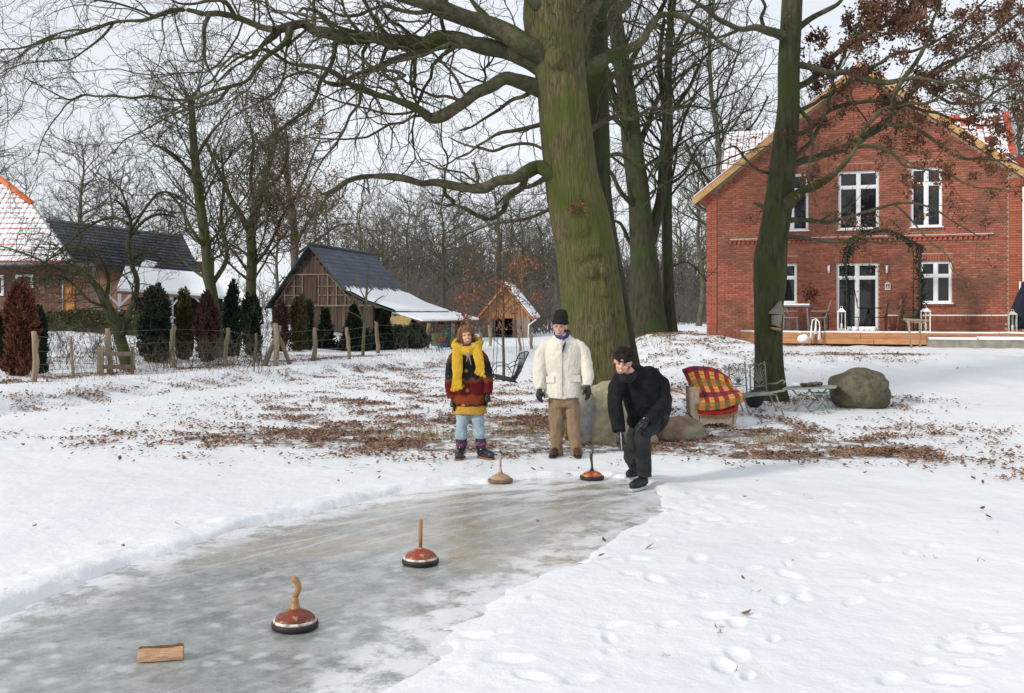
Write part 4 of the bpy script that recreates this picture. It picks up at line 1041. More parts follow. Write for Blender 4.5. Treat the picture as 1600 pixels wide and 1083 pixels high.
# bricks in running bond, cut at openings, gable and corners
def brick_rows():
    items = []; ph = .0775; L = .25
    soldier = [(o[0] - .06, o[1] + .06, o[3], o[3] + .235) for o in OPEN]
    sill = [(o[0] - .06, o[1] + .06, o[2] - .10, o[2]) for o in OPEN if o is not w_dr]
    nrow = int((AZ - .75) / ph); rd = random.Random(2)
    for r in range(nrow):
        z0 = .75 + r * ph; z = z0 + ph / 2
        half = (z - EZ) / SL if z > EZ else -.42
        a = max(0.36, (z + .14 - EZ) / SL - .42 + .06) if z > EZ - .3 else .36
        b = min(HWL - .46, 2 * AX_ - a if z > EZ - .3 else HWL - .46)
        if b - a < .3: break
        blocks = sorted([(max(o[0], a), min(o[1], b)) for o in OPEN + soldier + sill if o[2] - ph * .35 < z < o[3] + ph * .35 and o[1] > a and o[0] < b])
        free = []; c = a
        for s, e in blocks:
            if s > c: free.append((c, s))
            c = max(c, e)
        if c < b: free.append((c, b))
        sh = (r % 2) * L / 2
        for s, e in free:
            k = math.floor((s - sh) / L); x = k * L + sh
            while x < e:
                p, q = max(x, s) + .008, min(x + L, e) - .008
                if q - p > .03:
                    items.append((HP((p + q) / 2, .0 + rd.uniform(-.002, .002), z), (round(q - p, 2), .03, ph - .019), HAX))
                x += L
    for s in soldier:
        n = int((s[1] - s[0]) / .0775); w = (s[1] - s[0]) / n
        for i in range(n): items.append((HP(s[0] + w * (i + .5), -.001, (s[2] + s[3]) / 2), (w - .013, .03, s[3] - s[2] - .01), HAX))
    for s in sill:
        n = int((s[1] - s[0]) / .0775); w = (s[1] - s[0]) / n
        for i in range(n): items.append((HP(s[0] + w * (i + .5), -.03, (s[2] + s[3]) / 2 - .005), (w - .012, .10, s[3] - s[2] - .012), HAX))
    return items
pieces('brick', brick_rows(), M_brick, wall)
# belt course of dentils
bi = []
for seg in [(1141, 1552)]:
    u0, z0 = hu(seg[0], 379); u1, z1 = hu(seg[1], 370); n = int((u1 - u0) / .155)
    zz_ = (z0 + z1) / 2
    for i in range(n): bi.append((HP(u0 + .155 * i, -.035, zz_ - .03), (.085, .07, .10), HAX))
    for i in range(int((u1 - u0) / .25)): bi.append((HP(u0 + .25 * (i + .5), -.05, zz_ + .065), (.24, .10, .065), HAX))
pieces('belt_brick', bi, M_brick, wall)
mb = MB().box(HP((u0 + u1) / 2, -.052, zz_ + .106), (u1 - u0, .09, .014), ax=HAX); mb.build('belt_snow', M_snowcap, wall)
# corner piers, 4 cm proud
pi_ = []
for a, b in ((-.02, .34), (HWL - .44, HWL + .02)):
    top = min(gz(max(a, .0)), gz(min(b, HWL))) - .02
    for r in range(int((top - .72) / .0775)):
        z = .72 + .0775 * (r + .5)
        if r % 2: pi_ += [(HP(a + (b - a) * .25, -.02, z), ((b - a) / 2 - .012, .07, .069), HAX), (HP(a + (b - a) * .75, -.02, z), ((b - a) / 2 - .012, .07, .069), HAX)]
        else: pi_ += [(HP((a + b) / 2, -.02, z), (b - a - .01, .07, .069), HAX)]
pieces('pier_brick', pi_, M_pier, wall, 120)
# windows
def white_window(o, trans, kind='window', cols=2, sill=True):
    u0, u1, zb, zt = o; t = .055
    f = MB()
    fr = lambda a, b, c, d, v=.10, th=.06: f.box(HP((a + b) / 2, v, (c + d) / 2), (b - a, th, d - c), ax=HAX)
    fr(u0, u0 + t, zb, zt); fr(u1 - t, u1, zb, zt); fr(u0 + t, u1 - t, zt - t, zt); fr(u0 + t, u1 - t, zb, zb + t)
    mid = (u0 + u1) / 2
    fr(mid - .045, mid + .045, zb + t, zt - t, .092)
    if trans: 
        fr(u0 + t, mid - .045, trans - .035, trans + .035, .094); fr(mid + .045, u1 - t, trans - .035, trans + .035, .094)
    w = f.build(kind, M_white, house)
    zs = [zb + t, trans - .035, trans + .035, zt - t] if trans else [zb + t, zt - t]
    for a, b in ((u0 + t, mid - .045), (mid + .045, u1 - t)):
        for c, d in zip(zs[::2], zs[1::2]):
            s = MB(); q = .028
            for (p0, p1, r0, r1) in ((a, a + q, c, d), (b - q, b, c, d), (a + q, b - q, d - q, d), (a + q, b - q, c, c + q)):
                s.box(HP((p0 + p1) / 2, .105, (r0 + r1) / 2), (p1 - p0, .05, r1 - r0), ax=HAX)
            s.build('sash', M_white, w)
            MB().box(HP((a + b) / 2, .125, (c + d) / 2), (b - a - 2 * q + .01, .012, d - c - 2 * q + .01), ax=HAX).build('pane', M_glass, w)
    if sill: MB().box(HP(mid, -.03, zb - .012), (u1 - u0 + .08, .24, .028), ax=HAX).build('window_sill', M_white, w)
    MB().box(HP(mid, .19, (zb + zt) / 2), (u1 - u0 - .01, .02, zt - zb - .01), ax=HAX).build('dark_room', M_dark, w)
    return w
white_window(w_ur, hu(1447, 287)[1]); white_window(w_uc, hu(1342, 292)[1]); white_window(w_ul, hu(1240, 297)[1])
white_window(w_lr, hu(1462, 431)[1]); white_window(w_ll, hu(1220, 434)[1])
dd = white_window(w_dr, hu(1340, 434)[1], 'terrace_door', sill=False)
MB().box(HP(w_dr[0] + (w_dr[1] - w_dr[0]) / 2 - .02, .04, w_dr[2] + 1.05), (.02, .05, .13), ax=HAX).build('handle', M_zinc, dd)
# roof slabs, tiles at the edge, barge boards, eaves, dormers
def slope_poly(s, v0, v1, top, th):
    u_e = AX_ + s * (AX_ + .44); a = HP(AX_, 0, AZ + top); b = HP(u_e, 0, AZ - (AX_ + .44) * SL + top)
    return [a + HN * v0, b + HN * v0, b + HN * v1, a + HN * v1]
rf = MB()
for s in (-1, 1): rf.poly(slope_poly(s, -.30, 11.1, .10, .1), ZH * .07)
roof = rf.build('roof', M_redtile, house)
rs_ = MB()
for s in (-1, 1): rs_.poly(slope_poly(s, -.27, 11.0, .175, .1), ZH * .045)
rs_.build('roof_snow', M_snowcap, roof)
for s in (-1, 1):
    g = MB(); u_e = AX_ + s * (AX_ + .47)
    a0 = HP(AX_, -.36, AZ + .13); b0 = HP(u_e, -.36, AZ - (AX_ + .47) * SL + .13)
    g.poly([a0, b0, b0 - ZH * .25, a0 - ZH * .25], HN * .035)
    g.build('barge_board', M_larch, house)
    g = MB(); g.poly([HP(AX_, -.33, AZ - .0), HP(u_e, -.33, gz(AX_ + s * (AX_ + .47)) - .0), HP(u_e, .0, gz(AX_ + s * (AX_ + .47)) - .0), HP(AX_, .0, AZ - .0)], ZH * .05)
    g.build('verge_soffit', M_larch, house)
    ug = AX_ + s * (AX_ + .50)
    g = MB(); zg = gz(ug) + .06
    g.tube([HP(ug, -.3, zg), HP(ug, 11, zg)], .07, 8); g.build('gutter', M_zinc, house)
def tile_slope(parent, origin, ud, sd, inside, ulen, slen, tw=.21, tl=.33, snow=1.0, mat=None, limit=300, snowmat=None, seed=3, sfun=None, gap=.1):
    """tiles on a slope: origin lower-left corner, ud along the eave, sd up the slope"""
    rd = random.Random(seed); nd = ud.cross(sd).normalized()
    if nd.z < 0: nd = -nd
    sdt = (sd + nd * -.0).normalized()
    it = []; sn = MB()
    for r in range(int(slen / tl) + 1):
        for c in range(int(ulen / tw) + 1):
            u, s = (c + .5) * tw, (r + .5) * tl
            if not inside(u, s): continue
            p = origin + ud * u + sd * s
            tilt = (sd - nd * .10).normalized(); n2 = ud.cross(tilt).normalized()
            if n2.z < 0: n2 = -n2
            it.append((p + nd * (.03 + rd.uniform(-.004, .004)), (tw - .018, tl + .03, .035), (ud, tilt, n2)))
            k = snow if sfun is None else sfun(u, s)
            if k > 0 and rd.random() < k:
                w = tw * (1 - gap - rd.uniform(0, .10)); l = tl * rd.uniform(.78, .95)
                q = p + nd * .065 + sd * (tl * .04) + ud * rd.uniform(-.01, .01)
                vs = [(-.5, -.5, 0), (.5, -.5, 0), (.5, .5, 0), (-.5, .5, 0), (-.34, -.40, 1), (.34, -.40, 1), (.36, .44, 1), (-.36, .44, 1)]
                sn._add([q + ud * (a * w) + tilt * (b * l) + n2 * (h * .035 - .012) for a, b, h in vs], [(0, 1, 5, 4), (1, 2, 6, 5), (2, 3, 7, 6), (3, 0, 4, 7), (4, 5, 6, 7)], False)
    pieces('roof_tile', it, mat or M_redtile, parent, limit)
    if sn.v:
        o = sn.build('tile_snow', M_snowcap, parent); o['kind'] = 'stuff'
# dormers: tiled slopes facing us beyond the main roof
def dormer(xl, yt_l, xr, yt_r, xbl, ybl, xbr, ybr, vf, vr, k, snow):
    """front eave on plane vf, ridge on plane vr"""
    ub, zb = hu(xbl, ybl, vf); ub2, zb2 = hu(xbr, ybr, vf)
    ut, zt = hu(xl, yt_l, vr); ut2, zt2 = hu(xr, yt_r, vr)
    U0, U1 = min(ub, ut), max(ub2, ut2); zb = (zb + zb2) / 2; zt = (zt + zt2) / 2
    o = HP(U0, vf, zb); sd = HN * (vr - vf) + ZH * (zt - zb); L = sd.length; sd.normalize()
    m = MB(); m.poly([HP(U0, vf, zb - .08), HP(U1, vf, zb - .08), HP(U1, vr, zt - .08), HP(U0, vr, zt - .08)], ZH * .08)
    m.poly([HP(U0, vr, zt - .08), HP(U1, vr, zt - .08), HP(U1, 2 * vr - vf, zb - .08), HP(U0, 2 * vr - vf, zb - .08)], ZH * .08)
    d = m.build('dormer_roof', M_redtile, house)
    tile_slope(d, o, HE.copy(), sd, lambda u, s: u < U1 - U0 and s < L, U1 - U0, L, .235, .26, 1, M_redtile, 110, seed=k, sfun=snow, gap=.06)
    c = MB(); 
    c.poly([HP(U0 + .12, vf + .1, zb - 1.4), HP(U1 - .12, vf + .1, zb - 1.4), HP(U1 - .12, vf + .1, zb - .06), HP(U0 + .12, vf + .1, zb - .06)], HN * .1)
    for uu in (U0 + .1, U1 - .2):
        c.poly([HP(uu, vf + .2, zb - 1.4), HP(uu, vf + .2, zb - .06), HP(uu, vr, zt - .12), HP(uu, 2 * vr - vf - .1, zb - .1), HP(uu, 2 * vr - vf - .1, zb - 1.4)], HE * .1)
    c.build('dormer_cheek', M_zinc, house)
    g = MB(); g.bar(HP(U0 - .03, vf - .03, zb - .02), HP(U0 - .03, vr, zt), .05, .12); g.bar(HP(U1 + .03, vf - .03, zb - .02), HP(U1 + .03, vr, zt), .05, .12)
    g.bar(HP(U0, vf - .04, zb - .05), HP(U1, vf - .04, zb - .05), .05, .10)
    g.build('dormer_trim', M_zinc, house)
dormer(1140, 206, 1290, 203, 1127, 265, 1290, 262, 2.6, 4.2, 5, lambda u, s: 1.0)
dormer(1440, 186, 1576, 180, 1440, 250, 1584, 240, 2.4, 4.2, 6, lambda u, s: .95 if (u * .9 + 1.0 > 1.6 + .9 * math.sin(s * 3 + u) and u < 2.9 and s < 2.6) else .22)
# neighbouring red wing at the right edge
wg = MB(); a = HF(1586, 252, 3.4)
wg.poly([HF(1570, 246, 3.4), HF(1690, 240, 3.4), HF(1690, 330, 3.4), HF(1570, 330, 3.4)], HN * .5)
wg.build('side_wing_roof', M_redtile, house)
# downpipe at the right corner and small wall things
MB().tube([HF(1600, 292, -.12), HF(1600, 517, -.12)], .05, 8).build('downpipe', M_white, house)
for px in (1295, 1386):
    lm = MB(); c = HF(px, 421, -.06); lm.tube([c - ZH * .13, c + ZH * .13], .04, 10); lm.build('wall_lamp', M_white, house)
# low brick wall with snow cap against the house, right of the door
ul, _ = hu(1388, 500, -.30); ur_, _ = hu(1575, 500, -.30)
_, zt_ = hu(1480, 493, -.30); zb_ = hu(1480, 517, -.30)[1] - .05
lw = thing('low_brick_wall', tuple(HP(ul, -.3, zb_)), 'knee-high brick wall with a snow-dusted top under the right window', 'wall')
core = MB().box(HP((ul + ur_) / 2, -.17, (zb_ + zt_ - .05) / 2), (ur_ - ul - .02, .22, zt_ - .05 - zb_), ax=HAX).build('core', M_mortar, lw)
it = []
nn_ = int((ur_ - ul) / .0775)
for i in range(nn_): it.append((HP(ul + .0775 * (i + .5), -.175, zt_ - .12), (.066, .27, .20), HAX))
for r in range(4):
    z = zt_ - .26 - r * .0775
    if z < zb_: break
    for i in range(int((ur_ - ul) / .25)): it.append((HP(ul + .25 * (i + .5) + (r % 2) * .06, -.175, z), (.238, .25, .066), HAX))
pieces('brick', it, M_brick, lw, 200)
MB().box(HP((ul + ur_) / 2, -.175, zt_ + .005), (ur_ - ul + .04, .30, .035), ax=HAX).build('snow_cap', M_snowcap, lw)

# ================================================================ terrace
TZ = hu(1380, 518.5, -3.0)[1]; tu0 = hu(1157, 520, -3.0)[0]; tu1 = 11.2
ter = thing('wooden_terrace', tuple(HP(tu0, -3, TZ - .4)), 'raised terrace with orange larch fascia boards along the brick house', 'terrace')
u = tu0; rdx = random.Random(8)
for row in range(2):
    u = tu0
    while u < tu1:
        L = min(rdx.uniform(1.6, 2.9), tu1 - u)
        MB().box(HP(u + L / 2, -3.0 + rdx.uniform(-.006, .006), TZ - .12 - row * .178), (L - .012, .04, .172), ax=HAX).build('board', M_fascia, ter)
        u += L
v = -2.9
while v < -.05:
    MB().box(HP((tu0 + tu1) / 2, v, TZ - .035), (tu1 - tu0, .135, .03), ax=HAX).build('deck_plank', M_wood, ter); v += .145
MB().box(HP((tu0 + tu1) / 2, -1.5, TZ - .25), (tu1 - tu0 - .1, 2.85, .38), ax=HAX).build('substructure', M_dark, ter)
sn = MB()
x = tu0
while x < tu1:
    L = rdx.uniform(.25, .7); sn.box(HP(x + L / 2, -2.86, TZ + rdx.uniform(-.018, -.004)), (L, .28 + rdx.uniform(-.03, .03), .045), ax=HAX); x += L * .98
o = sn.build('edge_snow', M_snowcap, ter); rough_up(o, .012, 4); o['kind'] = 'stuff'
# concrete trough
c0 = HF(1449, 535, -3.9); uu0 = hu(1449, 530, -3.9)[0]; zt_ = hu(1520, 531, -3.9)[1]
tr = thing('concrete_trough', tuple(HP(uu0, -3.9, zt_ - .4)), 'long grey concrete trough with snow on top in front of the terrace', 'trough')
M_conc = pmat('grey concrete', (.20, .18, .15), (.30, .28, .24), 4, .9, .5, 20)
MB().box(HP(uu0 + 1.9, -3.6, zt_ - .24), (3.8, .55, .46), ax=HAX).build('box', M_conc, tr)
sn = MB(); sn.box(HP(uu0 + .7, -3.6, zt_ + .03), (1.3, .56, .06), ax=HAX); sn.box(HP(uu0 + 1.9 + .68, -3.6, zt_ + .045), (2.4, .58, .085), ax=HAX)
o = sn.build('snow_cap', M_snowcap, tr)

# ================================================================ farmhouse on the left with the snowy tile roof
M_oldbrick = pmat('dark farmhouse brick', (.13, .075, .05), (.22, .12, .085), 6, .9, .4, 30, island=.3, bdist=.006)
FYE = 39.3
def fplane(px, py):
    k = (HZ - py) / F; z = (CH + 35.5 * k) / (1 - k); Y = FYE + (z - 3.8); return Vector(((px - 800) / F * Y, Y, z))
farm = thing('farmhouse', (-22, 40.2, 1.1), 'farmhouse on the far left with red tiled roof under snow', 'house')
rp = [fplane(*p) for p in [(-140, 410), (112, 408), (50, 322), (0, 283), (-60, 236), (-140, 232)]]
m = MB(); m.poly(rp, Vector((0, .12, -.14))); froof = m.build('roof', M_redtile, farm)
o0 = fplane(-140, 410); sdf = Vector((0, 1, 1)).normalized()
poly = [((p - o0).x, (p - o0).dot(sdf)) for p in rp]
def inpoly(x, y, pl):
    c = False
    for i in range(len(pl)):
        (x1, y1), (x2, y2) = pl[i], pl[i - 1]
        if (y1 > y) != (y2 > y) and x < (x2 - x1) * (y - y1) / (y2 - y1) + x1: c = not c
    return c
tile_slope(froof, o0, Vector((1, 0, 0)), sdf, lambda u, s: inpoly(u, s, poly), 9, 9, .25, .33, .985, M_redtile, 300, seed=12, gap=-.02)
g = MB(); g.tube([rp[2] + ZH * .10, rp[3] + ZH * .10, rp[4] + ZH * .1], .13, 8); g.build('ridge_tiles', pmat('orange ridge tile', (.55, .13, .04), (.62, .18, .06), 5, .6), froof)
g = MB(); g.tube([rp[1] + ZH * .07, rp[2] + ZH * .07], .06, 6); g.build('verge', M_zinc, froof)
# rear slope and gable so that it is a solid house
m = MB(); top1, top0 = rp[4], rp[5]
m.poly([rp[1], rp[2], rp[3], rp[4], rp[4] + Vector((3.0, 4.5, -4.8))], Vector((-.05, .1, -.1))); m.build('hip_roof', M_redtile, farm)
m = MB(); m.box(Vector((-21.9, 40.35, 2.3)), (10.0, .35, 3.0))
wl_ = m.build('wall', pmat('old mortar', (.17, .13, .10), (.22, .17, .13), 9, .9), farm)
it = []
def fx(px, Y=40.15): return (px - 800) / F * Y
fw = [(-26, 6, 430, 462), (24, 52, 429, 461)]
for r in range(34):
    z = .95 + .0775 * r + .03
    x = fx(-60) + (r % 2) * .125
    while x < fx(139):
        py = HZ - (z - CH) / 40.15 * F; pxx = 800 + x / 40.15 * F
        if z < 3.75 and not any(a - 4 < pxx < b + 4 and c - 1 < py < d + 2 for a, b, c, d in fw) and not (99 < pxx < 118 and py > 438):
            it.append((Vector((x, 40.165, z)), (.238, .05, .066), (Vector((1, 0, 0)), Vector((0, 1, 0)), ZH)))
        x += .25
pieces('brick', it, M_oldbrick, wl_, 150)
def flat_window(par, x0, x1, y0, y1, Y, name='window', bar=False, mat=None):
    a, b = P(x0, y0, Y), P(x1, y1, Y); t = .09; f = MB()
    cx, cz = (a.x + b.x) / 2, (a.z + b.z) / 2; w, h = b.x - a.x, a.z - b.z
    for c, d in (((a.x + t / 2, cz), (t, h)), ((b.x - t / 2, cz), (t, h)), ((cx, a.z - t / 2), (w - 2 * t, t)), ((cx, b.z + t / 2), (w - 2 * t, t))):
        f.box((c[0], Y, c[1]), (d[0], .08, d[1]))
    if bar: f.box((cx, Y + .005, cz), (.05, .06, h - 2 * t))
    o = f.build(name, mat or M_white, par)
    MB().box((cx, Y + .04, cz), (w - 2 * t + .02, .02, h - 2 * t + .02)).build('pane', M_glass, o)
    return o
for q in fw: flat_window(farm, *q, 40.1)
dr = MB().box((fx(108.5), 40.14, (P(0, 440, 40.1).z + .95) / 2), (fx(117) - fx(100), .07, P(0, 440, 40.1).z - .95)).build('door', pmat('orange door', (.42, .16, .035), (.50, .22, .06), 4, .6, .2, 9, stretch=(6, 1, .5)), farm)
MB().box((fx(114), 40.09, 1.95), (.03, .05, .12)).build('handle', M_zinc, dr)
MB().tube([(fx(99.5), 40.08, 3.7), (fx(99.5), 40.08, .95)], .04, 8).build('downpipe', M_zinc, farm)
MB().tube([fplane(-140, 411) - ZH * .06, fplane(112, 409) - ZH * .06], .07, 8).build('gutter', M_zinc, farm)

# ================================================================ long outbuilding with the dark roof and the snowy porch
M_slate = pmat('dark blue slate', (.026, .033, .045), (.05, .06, .075), 3, .6, .4, 12, island=.35)
M_slate2 = pmat('blue grey corrugated roof', (.030, .045, .068), (.050, .068, .095), 1.4, .55, .25, 10, island=.2)
ob = thing('outbuilding', (-16.5, 49, 1.1), 'long outbuilding with dark slate roof and snow-covered porch', 'building')
def rplane(px, py, YE, pe, kz=1.0):
    """point on a slope rising 1:1/kz away from an eave at distance YE and pixel row pe"""
    ze = CH + (HZ - pe) / F * YE; k = (HZ - py) / F
    Y = (ze - CH - kz * YE) / (k - kz); return Vector(((px - 800) / F * Y, Y, CH + k * Y))
pts = [(100, 408), (316, 430), (286, 369), (72, 342)]
A_, B_, C_, D_ = [rplane(px, py, 47 + (0 if px > 200 else 1.0), 430 if px > 200 else 408, .8) for px, py in pts]
m = MB(); m.poly([A_, B_, C_, D_], Vector((0, .15, -.2))); r2 = m.build('roof', M_slate, ob)
n = 13
for i in range(n):
    a, b = A_.lerp(D_, i / n), B_.lerp(C_, i / n); a2, b2 = A_.lerp(D_, (i + 1.12) / n), B_.lerp(C_, (i + 1.12) / n)
    for k in range(9):
        q = [a.lerp(b, k / 9 + .002), a.lerp(b, (k + 1) / 9 - .002), a2.lerp(b2, (k + 1) / 9 - .002), a2.lerp(b2, k / 9 + .002)]
        lift = Vector((0, -.03, .05))
        MB()._add([q[0] + lift * 1.5, q[1] + lift * 1.5, q[2] + lift * .4, q[3] + lift * .4, q[0], q[1]], [(0, 1, 2, 3), (4, 5, 1, 0)]).build('slate_sheet', M_slate, r2)
m = MB(); m.poly([C_, D_, D_ + Vector((0, 5, -5)), C_ + Vector((0, 5, -5))], Vector((0, -.1, -.15))); m.build('rear_roof', M_slate, ob)
m = MB(); m.box(((A_.x + B_.x) / 2, 48.4, (A_.z + .6) / 2), (B_.x - A_.x - .3, .3, A_.z - .6)); m.build('wall', M_oldbrick, ob)
sk = [rplane(px, py, 47, 430, .8) + Vector((0, -.05, .12)) for px, py in [(226, 409), (246, 414), (238, 421), (220, 419)]]
M_sky = MB(); M_sky.poly([Vector(p) for p in sk], Vector((0, .05, -.1))); M_sky.build('roof_snow', M_snowcap, ob)
# porch
pa = [rplane(px, py, 44.5, 459, .45) for px, py in [(182, 455), (323, 463), (314, 430), (196, 420)]]
m = MB(); m.poly(pa, Vector((0, .03, -.12))); pr = m.build('porch_roof', M_wood, ob)
m = MB(); m.poly([p + ZH * .01 for p in pa], ZH * .12); o = m.build('porch_snow', M_snowcap, pr)
pa2 = [rplane(px, py, 45.5, 470, .6) for px, py in [(338, 466), (386, 470), (368, 445), (340, 432)]]
m = MB(); m.poly(pa2, ZH * .14); m.build('porch_snow', M_snowcap, pr)
m = MB(); m.box(((pa[0].x + pa[1].x) / 2, 46.6, 1.5), (pa[1].x - pa[0].x, .2, 2.0)); m.build('porch_back', M_dark, ob)
for px in (187, 268, 318):
    p = MB(); t = P(px, 459, 44.7); p.box((t.x, 44.7, (t.z + .9) / 2), (.13, .13, t.z - .9)); 
    p.bar(t + Vector((-.5, 0, -.05)), t + Vector((0, 0, -.55)), .08); p.bar(t + Vector((.5, 0, -.05)), t + Vector((0, 0, -.55)), .08)
    p.build('porch_post', M_white, ob)
m = MB(); m.box((pa[0].x + 1.8, 44.7, 1.55), (3.0, .06, .06)); m.build('rail', M_white, ob)

# ================================================================ timber barn
BO = Vector(((486 - 800) / F * 48, 48, 0)); BA = Vector((.97, -.24, 0)).normalized(); BB = Vector((.24, .97, 0)).normalized()
BAX = (BA, BB, ZH)
def BP(a, b, z): return BO + BA * a + BB * b + ZH * z
barn = thing('timber_barn', tuple(BP(0, 0, 0)), 'weathered timber barn with blue-grey roof half covered in snow', 'barn')
M_barnwood = pmat('brown barn boards', (.045, .029, .020), (.095, .064, .046), 2.5, .9, .5, 8, stretch=(6, 6, .5), island=.35, randobj=.2, bdist=.01)
M_palewood = pmat('pale lattice wood', (.13, .095, .07), (.21, .16, .12), 4, .9, .4, 9)
prof = [(-2.25, 2.02), (0, 5.01), (1.72, 2.93), (3.0, 2.28), (4.35, 1.83)]
def pz(a):
    for (a0, z0), (a1, z1) in zip(prof[:-1], prof[1:]):
        if a0 <= a <= a1: return z0 + (z1 - z0) * (a - a0) / (a1 - a0)
    return 0
m = MB(); m.poly([BP(-2.0, .06, -.1), BP(3.2, .06, -.1), BP(3.2, .06, 2.05), BP(1.72, .06, 2.8), BP(0, .06, 4.85), BP(-2.0, .06, 2.2)], BB * .15)
m.box(BP(-2.0, 4, 1.0), (.12, 8, 2.2), ax=BAX); m.box(BP(3.2, 4, 1.0), (.12, 8, 2.0), ax=BAX)
bw = m.build('wall', M_dark, barn)
a = -2.05; rdx = random.Random(3)
while a < 3.15:
    w = rdx.uniform(.15, .21); top = min(pz(a), pz(a + w)) - .12
    if -.50 < a < .55:
        segs = [(2.15, top)]
    else: segs = [(-.1, 2.08), (2.15, top)]
    for z0, z1 in segs:
        if z1 - z0 > .1: MB().box(BP(a + w / 2, rdx.uniform(-.008, .008), (z0 + z1) / 2), (w - .015, .04, z1 - z0), ax=BAX).build('board', M_barnwood, bw)
    a += w
m = MB()
m.box(BP(0.02, -.0, 1.05), (1.0, .05, 2.15), ax=BAX); m.build('door', M_barnwood, barn)
# frame lattice on the gable
fr = MB()
def fb(a0, z0, a1, z1, w=.055): 
    o = MB(); o.bar(BP(a0, -.05, z0), BP(a1, -.05, z1), w, w, up=BB); o.build('timber', M_palewood, bw)
fb(-1.9, 2.12, 3.1, 2.12, .08); fb(-1.5, 2.95, -.95, 3.62); fb(-1.85, 2.2, -.85, 3.6); fb(-.85, 3.62, .95, 3.62, .07); fb(.95, 3.6, 2.1, 2.35)
for a, z0, z1 in [(-1.35, 2.15, 2.9), (-.85, 2.15, 3.6), (-.42, 2.15, 3.6), (.42, 2.15, 3.6), (.9, 2.15, 3.6), (1.35, 2.15, 3.1), (1.8, 2.15, 2.65), (2.2, 2.15, 2.4)]: fb(a, z0, a, z1)
for z, a0, a1 in [(2.62, -1.5, -.45), (3.05, -1.15, -.45), (2.62, .45, 1.75), (3.05, .45, 1.4)]: fb(a0, z, a1, z, .045)
o = MB(); o.box(BP(0, -.04, 2.9), (.62, .04, 1.2), ax=BAX); o.build('loft_hatch', M_barnwood, bw)
# roof
def barn_roof(pr, b0, b1, lift, th):
    m = MB()
    for (a0, z0), (a1, z1) in zip(pr[:-1], pr[1:]):
        m.poly([BP(a0, b0, z0 + lift), BP(a1, b0, z1 + lift), BP(a1, b1, z1 + lift), BP(a0, b1, z0 + lift)], ZH * th)
    return m
broof = barn_roof(prof, -.25, 8.2, -.04, .05).build('roof', M_slate2, barn)
# slate courses on the near right slope, as long overlapping strips
rows = 10
for i in range(rows):
    a0 = 1.72 * i / rows; z0 = 5.01 - (5.01 - 2.93) * i / rows
    a1 = 1.72 * (i + 1.05) / rows; z1 = 5.01 - (5.01 - 2.93) * (i + 1.05) / rows
    for k in range(12):
        b0 = -.25 + 8.45 * k / 12; b1 = b0 + 8.45 / 12 - .012
        MB()._add([BP(a0, b0, z0 + .025), BP(a1, b0, z1 + .05), BP(a1, b1, z1 + .05), BP(a0, b1, z0 + .025), BP(a1, b0, z1 - .0), BP(a1, b1, z1 - .0)], [(0, 1, 2, 3), (1, 4, 5, 2)]).build('slate_sheet', M_slate2, broof)
# snow on the lower slope with a ragged melting upper edge
V_, F_ = [], []; nb, na = 90, 26; rdn = random.Random(5)
prS = [(1.55, 3.14), (1.72, 2.93), (3.0, 2.28), (4.38, 1.82)]
def psz(a):
    for (a0, z0), (a1, z1) in zip(prS[:-1], prS[1:]):
        if a0 <= a <= a1: return z0 + (z1 - z0) * (a - a0) / (a1 - a0)
    return 1.82
for j in range(nb + 1):
    b = -.22 + 8.4 * j / nb; st_ = 1.72 + .16 * (vnoise(np.array([b * 5.]), np.array([.5]))[0]) - (.16 if rdn.random() < .25 else 0) + .25 * max(0, .5 - b)
    st_ = max(st_, 1.56)
    for i in range(na + 1):
        a = st_ + (4.42 - st_) * i / na; t = min(1, i / 3) * min(1, (na - i) / 1.5 + .25)
        V_.append(BP(a, b, psz(min(a, 4.38)) + .015 + .09 * t + .02 * float(vnoise(np.array([a * 2]), np.array([b * 2]))[0])) - Vector(OFF[barn.name]))
for j in range(nb):
    for i in range(na): q = j * (na + 1) + i; F_.append((q, q + 1, q + na + 2, q + na + 1))
o = link('roof_snow', np_mesh('roof_snow', np.array([tuple(v) for v in V_]), np.array(F_), True), broof, mat=M_snowcap)
g = MB(); g.bar(BP(-2.3, -.28, 1.93), BP(.03, -.28, 5.03), .04, .16, up=BB); g.bar(BP(0, -.281, 5.03), BP(1.74, -.281, 2.92), .04, .16, up=BB); g.bar(BP(1.72, -.282, 2.95), BP(3.0, -.282, 2.29), .04, .16, up=BB); g.bar(BP(3.0, -.283, 2.29), BP(4.4, -.283, 1.81), .04, .16, up=BB)
g.build('verge_board', pmat('dark green verge', (.03, .045, .035), (.05, .065, .05), 4, .7), barn)
g = MB(); g.tube([BP(0, -.28, 5.06), BP(0, 8.2, 5.06)], .09, 8); g.build('ridge', M_slate, broof)
lean = [(4.15, 1.74), (5.65, 1.36)]
barn_roof(lean, -.1, 9.6, -.03, .05).build('lean_to_roof', M_wood, barn)
o = barn_roof([(4.2, 1.75), (5.68, 1.37)], -.12, 9.62, .02, .09).build('lean_to_snow', M_snowcap, barn)
for b in (.1, 2.6, 5.2, 7.8):
    p = MB(); p.box(BP(5.4, b, .65), (.12, .12, 1.5), ax=BAX); p.build('post', M_wood, barn)
p = MB(); p.box(BP(4.2, .0, .9), (.12, .12, 1.8), ax=BAX); p.build('post', M_wood, barn)
